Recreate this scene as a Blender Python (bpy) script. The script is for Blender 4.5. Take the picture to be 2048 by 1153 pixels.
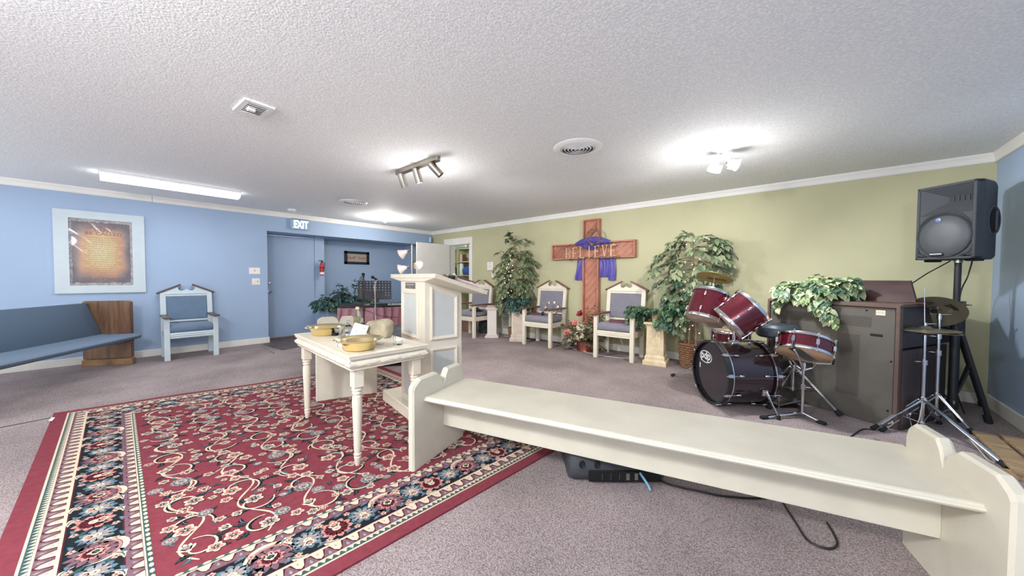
import bpy, bmesh, math, random
from mathutils import Matrix, Vector
PI = math.pi
random.seed(7)
C = bpy.context.scene.collection
for o in list(bpy.data.objects):
    bpy.data.objects.remove(o, do_unlink=True)

# ------------------------------------------------------------------ camera, world, lights, exposure
CAM_H = 1.2189
yaw, pitch, roll = 0.7114, 0.0288, 0.0043
fw = Vector((-math.sin(yaw)*math.cos(pitch), math.cos(yaw)*math.cos(pitch), -math.sin(pitch)))
rt = Vector((math.cos(yaw), math.sin(yaw), 0))
up = rt.cross(fw)
r2 = rt*math.cos(roll) + up*math.sin(roll)
u2 = -rt*math.sin(roll) + up*math.cos(roll)
cd = bpy.data.cameras.new('camera')
cd.sensor_width = 36.0
cd.lens = 685.94/2048*36
cd.clip_start = 0.02
cam = bpy.data.objects.new('camera', cd)
C.objects.link(cam)
cam.matrix_world = Matrix(((r2.x, u2.x, -fw.x, 0), (r2.y, u2.y, -fw.y, 0), (r2.z, u2.z, -fw.z, CAM_H), (0, 0, 0, 1)))
bpy.context.scene.camera = cam

sc = bpy.context.scene
sc.view_settings.view_transform = 'Standard'
sc.view_settings.look = 'None'
sc.view_settings.gamma = 1.0
sc.view_settings.use_curve_mapping = False
sc.view_settings.exposure = 0.40

w = bpy.data.worlds.new('world')
sc.world = w
w.use_nodes = True
w.node_tree.nodes['Background'].inputs[0].default_value = (0.97, 0.985, 1.0, 1)
w.node_tree.nodes['Background'].inputs[1].default_value = 1.6

def light(name, kind, loc, energy, size=None, color=(1, 1, 1), target=None, spot=None, blend=0.5, sy=None):
    l = bpy.data.lights.new(name, kind)
    l.energy = energy
    l.color = color
    if kind == 'AREA':
        l.shape = 'RECTANGLE'
        l.size = size
        l.size_y = sy or size
    elif size is not None:
        l.shadow_soft_size = size
    if kind == 'SPOT':
        l.spot_size = spot
        l.spot_blend = blend
    o = bpy.data.objects.new(name, l)
    C.objects.link(o)
    o.location = loc
    if target is not None:
        o.rotation_euler = (Vector(target)-Vector(loc)).to_track_quat('-Z', 'Y').to_euler()
    return o

light('ceiling_light_behind_camera', 'AREA', (-1.2, -1.3, 2.36), 25, 1.3, (1, 0.97, 0.93), sy=0.5)
light('ceiling_light_left_rows', 'AREA', (-4.6, -1.2, 2.36), 10, 1.3, (0.93, 0.97, 1.0), sy=0.5)
light('ceiling_light_far_left', 'AREA', (-6.4, -1.4, 2.36), 4, 1.3, (0.9, 0.95, 1.0), sy=0.5)
light('fluorescent_glow', 'AREA', (-6.28, 0.56, 2.31), 12, 0.14, (0.92, 0.96, 1.0), sy=1.28)
light('added_fill_behind_camera', 'POINT', (-1.5, -1.1, 2.22), 128, 0.10, (0.975, 0.99, 1))  # added fill light behind the camera, no lamp of the room
light('added_fill_right', 'POINT', (0.6, -0.8, 2.22), 62, 0.12, (0.975, 0.99, 1))  # extra fill, added to brighten the right side; no fixture there
light('flood_glow', 'SPOT', (-0.62, 3.62, 2.2), 62, 0.05, (1, 0.98, 0.95), target=(-1.9, 5.0, 0.4), spot=2.5, blend=0.8)
light('flood_glow_right', 'SPOT', (-0.52, 3.70, 2.12), 80, 0.05, (0.95, 0.98, 1), target=(1.1, 4.3, 0.6), spot=2.1, blend=0.6)
light('added_fill_under_flood', 'POINT', (-0.70, 3.70, 2.0), 14, 0.12, (1, 0.985, 0.96))  # added point fill floating below the flood fixture, lifts the ceiling
light('track_glow', 'SPOT', (-3.20, 2.19, 2.12), 130, 0.04, (1, 0.98, 0.95), target=(-3.0, 4.3, 0.2), spot=2.3, blend=0.8)
light('added_fill_under_track', 'POINT', (-3.19, 2.25, 2.0), 11, 0.12, (1, 0.985, 0.96))  # added point fill hung in the air below the track fixture
light('corner_bulb_glow', 'POINT', (-6.5, 3.6, 2.24), 26, 0.06, (1, 0.96, 0.9))
light('closet_glow', 'POINT', (-7.2, 6.1, 2.25), 14, 0.08, (1, 0.97, 0.92))

# ------------------------------------------------------------------ helpers
def T(x=0, y=0, z=0): return Matrix.Translation((x, y, z))
def R(a, ax='Z'): return Matrix.Rotation(a, 4, ax)
def S(x, y=None, z=None):
    return Matrix.Diagonal((x, x if y is None else y, x if z is None else z, 1))
def lookz(p, d, spin=0):
    """matrix whose local z points along d, at p"""
    return T(*p) @ Vector(d).to_track_quat('Z', 'Y').to_matrix().to_4x4() @ R(spin)

def crv(pts, n=8):
    pts = [Vector(p) for p in pts]; out = []
    for i in range(len(pts)-1):
        p0 = pts[max(0, i-1)]; p1 = pts[i]; p2 = pts[i+1]; p3 = pts[min(len(pts)-1, i+2)]
        for k in range(n):
            t = k/n
            out.append(0.5*((2*p1)+(p2-p0)*t+(2*p0-5*p1+4*p2-p3)*t*t+(3*p1-p0-3*p2+p3)*t**3))
    out.append(pts[-1]); return out
class MB:
    def __init__(s):
        s.v = []; s.f = []; s.m = []
    def add(s, vs, fs, M=None, mi=0):
        b = len(s.v)
        for p in vs:
            p = Vector(p)
            if M is not None: p = M @ p
            s.v.append((p.x, p.y, p.z))
        flip = M is not None and M.to_3x3().determinant() < 0
        for f in fs:
            f = [b+i for i in f]
            s.f.append(f[::-1] if flip else f)
            s.m.append(mi)
        return s
    def box(s, c, d, bev=0.0, M=None, mi=0):
        cx, cy, cz = c
        h = (d[0]/2, d[1]/2, d[2]/2)
        if bev <= 0:
            vs = [(cx+sx*h[0], cy+sy*h[1], cz+sz*h[2]) for sx in (-1, 1) for sy in (-1, 1) for sz in (-1, 1)]
            fs = [(0, 1, 3, 2), (4, 6, 7, 5), (0, 4, 5, 1), (2, 3, 7, 6), (0, 2, 6, 4), (1, 5, 7, 3)]
            return s.add(vs, fs, M, mi)
        bev = min(bev, min(h)*0.95)
        vs = []; idx = {}
        for sx in (-1, 1):
            for sy in (-1, 1):
                for sz in (-1, 1):
                    sg = (sx, sy, sz)
                    for a in range(3):
                        p = [sg[i]*(h[i] if i == a else h[i]-bev) for i in range(3)]
                        idx[(sx, sy, sz, a)] = len(vs)
                        vs.append((cx+p[0], cy+p[1], cz+p[2]))
        fs = []
        def put(f):
            a, b, c_ = Vector(vs[f[0]]), Vector(vs[f[1]]), Vector(vs[f[2]])
            n = (b-a).cross(c_-a)
            m = sum((Vector(vs[i]) for i in f), Vector())/len(f) - Vector(c)
            fs.append(f if n.dot(m) > 0 else f[::-1])
        for a in range(3):
            b, c_ = [i for i in range(3) if i != a]
            for sa in (-1, 1):
                f = []
                for sb, scn in ((-1, -1), (1, -1), (1, 1), (-1, 1)):
                    k = [0, 0, 0]; k[a] = sa; k[b] = sb; k[c_] = scn
                    f.append(idx[(k[0], k[1], k[2], a)])
                put(f)
        for a in range(3):
            for b in range(a+1, 3):
                c_ = 3-a-b
                for sa in (-1, 1):
                    for sb in (-1, 1):
                        k1 = [0, 0, 0]; k1[a] = sa; k1[b] = sb; k1[c_] = -1
                        k2 = list(k1); k2[c_] = 1
                        put([idx[(*k1, a)], idx[(*k2, a)], idx[(*k2, b)], idx[(*k1, b)]])
        for sx in (-1, 1):
            for sy in (-1, 1):
                for sz in (-1, 1):
                    put([idx[(sx, sy, sz, a)] for a in range(3)])
        return s.add(vs, fs, M, mi)
    def prism(s, poly, t0, t1, M=None, mi=0):
        """poly in xz-plane, extruded along y from t0 to t1"""
        n = len(poly)
        ar = sum(poly[i][0]*poly[(i+1) % n][1]-poly[(i+1) % n][0]*poly[i][1] for i in range(n))
        if ar < 0: poly = poly[::-1]
        vs = [(x, t0, z) for x, z in poly] + [(x, t1, z) for x, z in poly]
        fs = [list(range(n)), [n+i for i in range(n)][::-1]] + [[(i+1) % n, i, n+i, n+(i+1) % n] for i in range(n)]
        return s.add(vs, fs, M, mi)
    def lathe(s, prof, seg=24, M=None, mi=0, cap=True, arc=2*PI):
        """prof: (r,z) list, around z"""
        vs = []; fs = []
        full = abs(arc-2*PI) < 1e-6
        n = seg if full else seg+1
        for r, z in prof:
            for i in range(n):
                a = arc*i/seg
                vs.append((r*math.cos(a), r*math.sin(a), z))
        for j in range(len(prof)-1):
            for i in range(seg):
                k = (i+1) % n
                fs.append((j*n+i, j*n+k, (j+1)*n+k, (j+1)*n+i))
        if cap and full:
            if prof[0][0] > 1e-6: fs.append(list(range(n))[::-1])
            if prof[-1][0] > 1e-6: fs.append([(len(prof)-1)*n+i for i in range(n)])
        return s.add(vs, fs, M, mi)
    def cyl(s, p0, p1, r0, r1=None, seg=12, mi=0, M=None):
        p0 = Vector(p0); p1 = Vector(p1); d = p1-p0
        L = lookz(p0, d)
        if M is not None: L = M @ L
        return s.lathe([(r0, 0), (r1 if r1 is not None else r0, d.length)], seg, L, mi)
    def tube(s, pts, r, seg=8, closed=False, mi=0, M=None, cap=True):
        pts = [Vector(p) for p in pts]; n = len(pts)
        rr = r if isinstance(r, (list, tuple)) else [r]*n
        vs = []; fs = []
        prev = None
        for i, p in enumerate(pts):
            if closed: t = pts[(i+1) % n]-pts[i-1]
            else: t = pts[min(i+1, n-1)]-pts[max(i-1, 0)]
            if t.length < 1e-9: t = Vector((0, 0, 1))
            t.normalize()
            if prev is None:
                a = Vector((0, 0, 1)) if abs(t.z) < 0.9 else Vector((1, 0, 0))
                u = t.cross(a).normalized()
            else:
                u = (prev - t*prev.dot(t))
                u = u.normalized() if u.length > 1e-6 else t.orthogonal().normalized()
            prev = u
            v_ = t.cross(u)
            for k in range(seg):
                an = 2*PI*k/seg
                vs.append(p + (u*math.cos(an)+v_*math.sin(an))*rr[i])
        m = n if closed else n-1
        for i in range(m):
            j = (i+1) % n
            for k in range(seg):
                l = (k+1) % seg
                fs.append((i*seg+k, i*seg+l, j*seg+l, j*seg+k))
        if not closed and cap:
            fs.append(list(range(seg))[::-1]); fs.append([(n-1)*seg+k for k in range(seg)])
        return s.add(vs, fs, M, mi)
    def grid(s, fn, nu, nv, mi=0, M=None, cu=False, cv=False):
        vs = [fn(i/nu, j/nv) for i in range(nu+1) for j in range(nv+1)]
        fs = [(i*(nv+1)+j, (i+1)*(nv+1)+j, (i+1)*(nv+1)+j+1, i*(nv+1)+j+1) for i in range(nu) for j in range(nv)]
        return s.add(vs, fs, M, mi)
    def sphere(s, c, r, seg=16, rings=8, M=None, mi=0, sc_=(1, 1, 1)):
        prof = [(max(1e-5, math.sin(PI*i/rings)), -math.cos(PI*i/rings)) for i in range(rings+1)]
        L = T(*c) @ S(r*sc_[0], r*sc_[1], r*sc_[2])
        if M is not None: L = M @ L
        return s.lathe(prof, seg, L, mi, cap=False)
    def mesh(s, name, mats, smooth=True, angle=35):
        me = bpy.data.meshes.new(name)
        me.from_pydata(s.v, [], s.f)
        for m in (mats if isinstance(mats, (list, tuple)) else [mats]): me.materials.append(m)
        if len(set(s.m)) > 1 or (s.m and s.m[0] != 0): me.polygons.foreach_set('material_index', s.m)
        if smooth:
            me.polygons.foreach_set('use_smooth', [True]*len(me.polygons))
            me.set_sharp_from_angle(angle=math.radians(angle))
        me.update()
        return me

def link(name, me, parent=None, M=None):
    o = bpy.data.objects.new(name, me)
    C.objects.link(o)
    if parent is not None: o.parent = parent
    if M is not None: o.matrix_local = M
    return o
def part(name, mb, mats, parent, M=None, smooth=True, angle=35, label=None, kind=None):
    o = link(name, mb.mesh(name, mats, smooth, angle), parent, M)
    if label: o['label'] = label
    if kind: o['kind'] = kind
    return o
def tag(o, label, cat, group=None):
    o['label'] = label; o['category'] = cat
    if group: o['group'] = group
    return o
def thing(name, label, cat, loc=(0, 0, 0), rz=0, group=None, M=None):
    o = bpy.data.objects.new(name, None)
    C.objects.link(o)
    o.empty_display_size = 0.1
    if M is not None: o.matrix_world = M
    else:
        o.location = loc; o.rotation_euler = (0, 0, rz)
    return tag(o, label, cat, group)
def solo(name, mb, mats, label, cat, M=None, group=None, smooth=True, angle=35):
    return tag(link(name, mb.mesh(name, mats, smooth, angle), None, M), label, cat, group)
def struct(name, mb, mats, parent=None, M=None, smooth=False, label=None):
    o = link(name, mb.mesh(name, mats, smooth), parent, M)
    if parent is None: o['kind'] = 'structure'
    if label: o['label'] = label
    return o
def dup(root, loc, rz, label, group=None):
    def cp(o, par):
        n = o.copy(); C.objects.link(n)
        if par is not None: n.parent = par
        for ch in kids[o]: cp(ch, n)
        return n
    kids = {}
    def walk(o):
        kids[o] = list(o.children)
        for c_ in kids[o]: walk(c_)
    walk(root)
    n = cp(root, None)
    n.location = loc; n.rotation_euler = (0, 0, rz); n['label'] = label
    if group: n['group'] = group
    return n
_tc = {}
def textmesh(name, s, size, mat, extrude=0.0008, xs=1.0, align='CENTER', shear=0, bold=0.0):
    cu = bpy.data.curves.new(name, 'FONT')
    cu.body = s; cu.size = size; cu.extrude = extrude; cu.align_x = align; cu.align_y = 'CENTER'
    cu.resolution_u = 2; cu.shear = shear; cu.offset = bold; cu.space_line = 1.0
    o = bpy.data.objects.new(name, cu); C.objects.link(o)
    dg = bpy.context.evaluated_depsgraph_get(); dg.update()
    me = bpy.data.meshes.new_from_object(o.evaluated_get(dg))
    bpy.data.objects.remove(o, do_unlink=True)
    me.name = name
    if xs != 1.0: me.transform(S(xs, 1, 1))
    me.materials.clear(); me.materials.append(mat)
    return me
# text frames: local x right, local y up, local z out of the surface
def onto(origin, xdir, ydir):
    x = Vector(xdir).normalized(); y = Vector(ydir).normalized(); z = x.cross(y)
    return Matrix(((x.x, y.x, z.x, origin[0]), (x.y, y.y, z.y, origin[1]), (x.z, y.z, z.z, origin[2]), (0, 0, 0, 1)))

# ------------------------------------------------------------------ materials
def lin(c):
    if isinstance(c, str):
        c = tuple(int(c[i:i+2], 16) for i in (0, 2, 4))
    r = []
    for v in c:
        v = v/255.0
        r.append(v/12.92 if v <= 0.04045 else ((v+0.055)/1.055)**2.4)
    return (r[0], r[1], r[2], 1)
def mat(name, col, rough=0.6, metal=0.0, var=0.0, vscale=6.0, bump=0.0, bscale=80.0, col2=None, stretch=None,
        emit=0.0, trans=0.0, ior=1.45, coat=0.0, alpha=1.0, sheen=0.0, spec=None, detail=4.0, wave=None, sss=None):
    m = bpy.data.materials.new(name)
    m.use_nodes = True
    nt = m.node_tree; N = nt.nodes; L = nt.links
    b = N['Principled BSDF']
    b.inputs['Base Color'].default_value = lin(col)
    b.inputs['Roughness'].default_value = rough
    b.inputs['Metallic'].default_value = metal
    b.inputs['IOR'].default_value = ior
    if trans: b.inputs['Transmission Weight'].default_value = trans
    if coat: b.inputs['Coat Weight'].default_value = coat; b.inputs['Coat Roughness'].default_value = 0.08
    if sheen: b.inputs['Sheen Weight'].default_value = sheen
    if spec is not None: b.inputs['Specular IOR Level'].default_value = spec
    if emit:
        b.inputs['Emission Color'].default_value = lin(col); b.inputs['Emission Strength'].default_value = emit
    if alpha < 1: b.inputs['Alpha'].default_value = alpha
    tc = N.new('ShaderNodeTexCoord')
    mp = N.new('ShaderNodeMapping')
    L.new(tc.outputs['Object'], mp.inputs['Vector'])
    if stretch: mp.inputs['Scale'].default_value = stretch
    if var or col2:
        n = N.new('ShaderNodeTexNoise'); n.inputs['Scale'].default_value = vscale; n.inputs['Detail'].default_value = detail
        L.new(mp.outputs[0], n.inputs['Vector'])
        cr = N.new('ShaderNodeValToRGB')
        L.new(n.outputs['Fac'], cr.inputs[0])
        c1 = lin(col)
        if col2: c2 = lin(col2)
        else: c2 = tuple(min(1, c*(1-var)) for c in c1[:3])+(1,)
        cr.color_ramp.elements[0].color = c2; cr.color_ramp.elements[0].position = 0.35
        cr.color_ramp.elements[1].color = c1; cr.color_ramp.elements[1].position = 0.65
        L.new(cr.outputs[0], b.inputs['Base Color'])
    if bump:
        n2 = N.new('ShaderNodeTexNoise'); n2.inputs['Scale'].default_value = bscale; n2.inputs['Detail'].default_value = 3
        L.new(mp.outputs[0], n2.inputs['Vector'])
        bp = N.new('ShaderNodeBump'); bp.inputs['Strength'].default_value = bump; bp.inputs['Distance'].default_value = 0.004
        L.new(n2.outputs['Fac'], bp.inputs['Height']); L.new(bp.outputs[0], b.inputs['Normal'])
    return m

M_blue = mat('blue_wall_paint', (160, 181, 209), 0.55, var=0.05, vscale=1.3, bump=0.25, bscale=140)
M_green = mat('green_wall_paint', (190, 187, 152), 0.6, var=0.09, vscale=1.1, bump=0.3, bscale=60)
M_white = mat('white_trim_paint', (232, 230, 226), 0.4, var=0.04, vscale=4)
M_base = mat('baseboard_paint', (232, 230, 222), 0.45, var=0.05, vscale=6)
M_closet = mat('closet_paint', (196, 196, 158), 0.6, var=0.1, vscale=3)
M_cream = mat('cream_paint', (214, 208, 191), 0.42, var=0.09, vscale=5, bump=0.12, bscale=60, stretch=(1, 1, 1))
M_cream2 = mat('cream_paint_furniture', (223, 214, 196), 0.42, var=0.07, vscale=7, bump=0.1, bscale=70)
M_panelgrey = mat('pale_grey_panel', (196, 197, 194), 0.5, var=0.05, vscale=8)
M_brown = mat('stained_wood_trim', (128, 84, 70), 0.4, var=0.3, vscale=12, stretch=(1, 6, 6), bump=0.1)
M_greybrown = mat('grey_brown_wood_trim', (96, 82, 78), 0.4, var=0.25, vscale=12, stretch=(1, 6, 6))
M_fabricgrey = mat('grey_upholstery', (132, 130, 142), 0.9, var=0.12, vscale=20, bump=0.35, bscale=500, sheen=0.2)
M_fabricblue = mat('slate_blue_upholstery', (102, 124, 148), 0.85, var=0.12, vscale=10, bump=0.35, bscale=400, sheen=0.2)
M_paleblue = mat('pale_blue_white_paint', (196, 208, 214), 0.45, var=0.05, vscale=7)
M_pewwood = mat('pew_oak', (128, 96, 72), 0.38, col2=(92, 66, 50), vscale=3.5, stretch=(6, 6, 0.7), bump=0.1, bscale=60, detail=8)
M_pewedge = mat('pew_oak_light', (150, 116, 80), 0.4, col2=(104, 78, 54), vscale=5, stretch=(1, 1, 1))
M_redwood = mat('redwood_planks', (192, 134, 110), 0.55, col2=(166, 108, 88), vscale=5, stretch=(1, 1, 1), bump=0.15, bscale=90, detail=7)
M_redwood2 = mat('redwood_planks_dark', (172, 114, 94), 0.55, col2=(142, 92, 76), vscale=7, bump=0.15, bscale=90, detail=7)
M_redframe = mat('redwood_frame', (188, 128, 106), 0.5, col2=(168, 110, 90), vscale=6, detail=6)
M_purple = mat('purple_cloth', (86, 74, 168), 0.35, var=0.25, vscale=6, sheen=0.3)
M_twig = mat('thorn_twig', (150, 120, 100), 0.7, var=0.4, vscale=30)
M_gold = mat('brass_letter', (226, 206, 162), 0.4, metal=0.25, var=0.2, vscale=20)
M_wire = mat('bronze_wire', (96, 72, 52), 0.4, metal=0.7)
M_brass = mat('polished_brass', (238, 220, 168), 0.16, metal=1.0)
M_chrome = mat('chrome', (222, 224, 228), 0.13, metal=1.0)
M_steel = mat('brushed_steel', (168, 160, 150), 0.32, metal=1.0, var=0.1, vscale=60)
M_nickel = mat('satin_nickel', (178, 176, 176), 0.3, metal=1.0)
M_black = mat('black_plastic', (34, 36, 40), 0.45)
M_rubber = mat('black_rubber', (24, 25, 28), 0.75)
M_speaker = mat('charcoal_speaker_shell', (62, 65, 70), 0.55, bump=0.5, bscale=500)
M_dark = mat('deep_black', (10, 10, 12), 0.6)
M_tray = mat('dark_metal', (30, 30, 34), 0.4, metal=0.4)
M_glass = mat('clear_glass', (245, 250, 250), 0.02, trans=1.0, ior=1.4)
M_plasticclear = mat('clear_bottle_plastic', (240, 244, 236), 0.08, trans=0.95, ior=1.2)
M_oil = mat('pale_oil', (226, 216, 160), 0.1, trans=0.8, ior=1.3)
M_rock = mat('sandstone', (176, 164, 140), 0.85, col2=(140, 130, 108), vscale=9, bump=0.8, bscale=40, detail=9)
M_paper = mat('white_paper', (240, 240, 240), 0.7)
M_ink = mat('pencil_ink', (96, 100, 116), 0.7)
M_copper = mat('copper_pot', (170, 104, 90), 0.28, metal=0.85, var=0.2, vscale=8)
M_stone = mat('cream_plaster', (224, 208, 176), 0.75, col2=(206, 186, 150), vscale=9, bump=0.3, bscale=70)
M_stone2 = mat('pinkish_cream_plaster', (222, 208, 192), 0.75, col2=(206, 190, 172), vscale=9, bump=0.3, bscale=70)
M_pedw = mat('white_painted_pedestal', (224, 214, 208), 0.6, var=0.04)
M_wicker = mat('wicker', (150, 112, 84), 0.7, col2=(112, 80, 58), vscale=40, bump=0.3, bscale=120)
M_wickerpale = mat('pale_wicker', (170, 140, 112), 0.7, col2=(140, 112, 86), vscale=40, bump=0.3)
M_bark = mat('pale_bark', (168, 146, 120), 0.8, col2=(132, 112, 88), vscale=30, bump=0.4)
M_twigbr = mat('leaf_stem', (110, 104, 78), 0.7)
M_soil = mat('moss_fill', (70, 72, 50), 0.95, var=0.4, vscale=40, bump=0.5)
def leafmat(n, c, v=0.3):
    m = mat(n, c, 0.42, var=v, vscale=25)
    return m
L_olive = [leafmat('leaf_olive_a', (112, 126, 92)), leafmat('leaf_olive_b', (92, 108, 80)), leafmat('leaf_olive_c', (134, 146, 104))]
L_ficus2 = [leafmat('leaf_ficus_a', (124, 140, 108)), leafmat('leaf_ficus_b', (98, 116, 90)), leafmat('leaf_ficus_c', (156, 168, 130))]
L_ivy = [leafmat('leaf_ivy_a', (72, 108, 84)), leafmat('leaf_ivy_b', (52, 86, 70)), leafmat('leaf_ivy_c', (112, 142, 96))]
L_dark = [leafmat('leaf_dark_a', (58, 90, 86)), leafmat('leaf_dark_b', (42, 72, 70)), leafmat('leaf_dark_c', (78, 112, 98))]
L_poth = [leafmat('leaf_pothos_a', (108, 132, 96)), leafmat('leaf_pothos_b', (74, 104, 84)), leafmat('leaf_pothos_c', (158, 176, 124)), leafmat('leaf_pothos_d', (184, 192, 150))]
L_rust = [leafmat('leaf_rust_a', (110, 110, 76)), leafmat('leaf_rust_b', (128, 92, 80)), leafmat('leaf_rust_c', (84, 92, 62))]
M_rose1 = mat('deep_red_petal', (160, 40, 66), 0.6, var=0.3, vscale=30)
M_rose2 = mat('pink_red_petal', (206, 76, 88), 0.6, col2=(232, 168, 158), vscale=40)
M_cfl = mat('cream_petal', (222, 212, 186), 0.6, var=0.15, vscale=30)
M_bulb = mat('fairy_light', (255, 236, 206), 0.3, emit=7)
M_lamp = mat('lit_lamp_lens', (255, 248, 232), 0.3, emit=18)
M_tube = mat('lit_fluorescent_diffuser', (250, 252, 255), 0.3, emit=3.2)
M_fixture = mat('white_enamel', (232, 232, 232), 0.35)
M_bulbbig = mat('lit_bulb', (255, 250, 238), 0.3, emit=40)
M_maroon = mat('maroon_sparkle_wrap', (108, 24, 44), 0.2, metal=0.6, var=0.4, vscale=90, coat=1.0)
M_darkwrap = mat('dark_plum_wrap', (40, 22, 32), 0.14, metal=0.2, var=0.2, vscale=60, coat=1.0)
M_head = mat('drum_head_cream', (214, 178, 142), 0.5, var=0.1, vscale=8)
M_headclear = mat('worn_drum_head', (196, 180, 164), 0.45, col2=(170, 140, 116), vscale=14, detail=9)
M_bronze = mat('cymbal_bronze', (190, 168, 110), 0.32, metal=0.6, var=0.15, vscale=8)
M_bronze2 = mat('dull_cymbal_bronze', (146, 138, 116), 0.34, metal=0.6, var=0.15, vscale=8)
M_organ = mat('organ_back_board', (92, 88, 82), 0.4, var=0.1, vscale=4, bump=0.1)
M_organedge = mat('organ_edge_wood', (98, 80, 72), 0.4, var=0.2, vscale=5, stretch=(1, 1, 4))
M_organside = mat('organ_side_wood', (66, 54, 52), 0.4, col2=(50, 42, 42), vscale=4, stretch=(8, 8, 0.6), detail=6)
M_organdark = mat('organ_dark_wood', (48, 44, 48), 0.4)
M_rackwood = mat('dark_walnut', (70, 44, 44), 0.35, col2=(52, 34, 36), vscale=4, stretch=(1, 1, 5))
M_pinkcloth = mat('dusty_pink_satin', (178, 120, 132), 0.4, var=0.2, vscale=5, sheen=0.3)
M_red = mat('extinguisher_red', (186, 52, 56), 0.3)
M_navy = mat('navy_frame', (30, 38, 52), 0.4)
M_print = mat('beige_print', (182, 166, 150), 0.6, var=0.15, vscale=20)
M_inkred = mat('brown_red_ink', (130, 70, 64), 0.6)
M_label = mat('cream_label', (226, 206, 184), 0.6)
M_book = mat('maroon_book_cover', (110, 66, 70), 0.5, var=0.15, vscale=20)
M_page = mat('book_pages', (226, 206, 196), 0.7, var=0.08, vscale=60)
M_hazel = mat('tambourine_wood', (184, 142, 112), 0.4, var=0.15, vscale=20)
M_shade = mat('frosted_lamp_shade', (238, 226, 218), 0.35, trans=0.0, emit=0.0)
M_plank = mat('weathered_plank', (178, 152, 118), 0.6, col2=(138, 114, 84), vscale=4, stretch=(8, 1, 1), detail=7, bump=0.15)
M_bluecloth = mat('royal_blue_bag', (52, 84, 168), 0.4, var=0.3, vscale=12)
M_towel = mat('white_paper_roll', (228, 238, 232), 0.8)
M_tealclear = mat('pale_teal_plastic', (150, 176, 172), 0.25, alpha=1.0)
M_orange = mat('orange_petal', (222, 152, 84), 0.6, var=0.3, vscale=50)
M_mat = mat('dark_vinyl_mat', (104, 88, 84), 0.5, col2=(80, 66, 64), vscale=6, detail=8)
M_cable = mat('black_cable', (30, 26, 28), 0.5)
M_cablew = mat('pale_cable', (196, 188, 182), 0.5)
M_exit = mat('lit_exit_letters', (222, 246, 246), 0.4, emit=1.6)
M_exitbox = mat('exit_sign_box', (150, 178, 202), 0.35)
M_switch = mat('switch_plate_plastic', (240, 232, 226), 0.4)
M_timber = mat('brown_timber', (150, 112, 92), 0.6, var=0.2, vscale=12)

# ceiling: popcorn
def popcorn():
    m = mat('popcorn_ceiling', (214, 214, 214), 0.75)
    nt = m.node_tree; N = nt.nodes; L = nt.links; b = N['Principled BSDF']
    tc = N.new('ShaderNodeTexCoord')
    v = N.new('ShaderNodeTexVoronoi'); v.inputs['Scale'].default_value = 85
    L.new(tc.outputs['Object'], v.inputs['Vector'])
    n = N.new('ShaderNodeTexNoise'); n.inputs['Scale'].default_value = 190; n.inputs['Detail'].default_value = 4
    L.new(tc.outputs['Object'], n.inputs['Vector'])
    n3 = N.new('ShaderNodeTexNoise'); n3.inputs['Scale'].default_value = 70; n3.inputs['Detail'].default_value = 6
    L.new(tc.outputs['Object'], n3.inputs['Vector'])
    mx = N.new('ShaderNodeMath'); mx.operation = 'SUBTRACT'
    L.new(n3.outputs['Fac'], mx.inputs[0]); L.new(v.outputs['Distance'], mx.inputs[1])
    ad = N.new('ShaderNodeMath'); ad.operation = 'ADD'
    L.new(mx.outputs[0], ad.inputs[0]); L.new(n.outputs['Fac'], ad.inputs[1])
    bp = N.new('ShaderNodeBump'); bp.inputs['Strength'].default_value = 0.5; bp.inputs['Distance'].default_value = 0.004
    L.new(ad.outputs[0], bp.inputs['Height']); L.new(bp.outputs[0], b.inputs['Normal'])
    cr = N.new('ShaderNodeValToRGB')
    L.new(n3.outputs['Fac'], cr.inputs[0])
    cr.color_ramp.elements[0].position = 0.42; cr.color_ramp.elements[0].color = lin((228, 230, 232))
    cr.color_ramp.elements[1].position = 0.72; cr.color_ramp.elements[1].color = lin((252, 252, 252))
    L.new(cr.outputs[0], b.inputs['Base Color'])
    return m
M_ceil = popcorn()
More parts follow.
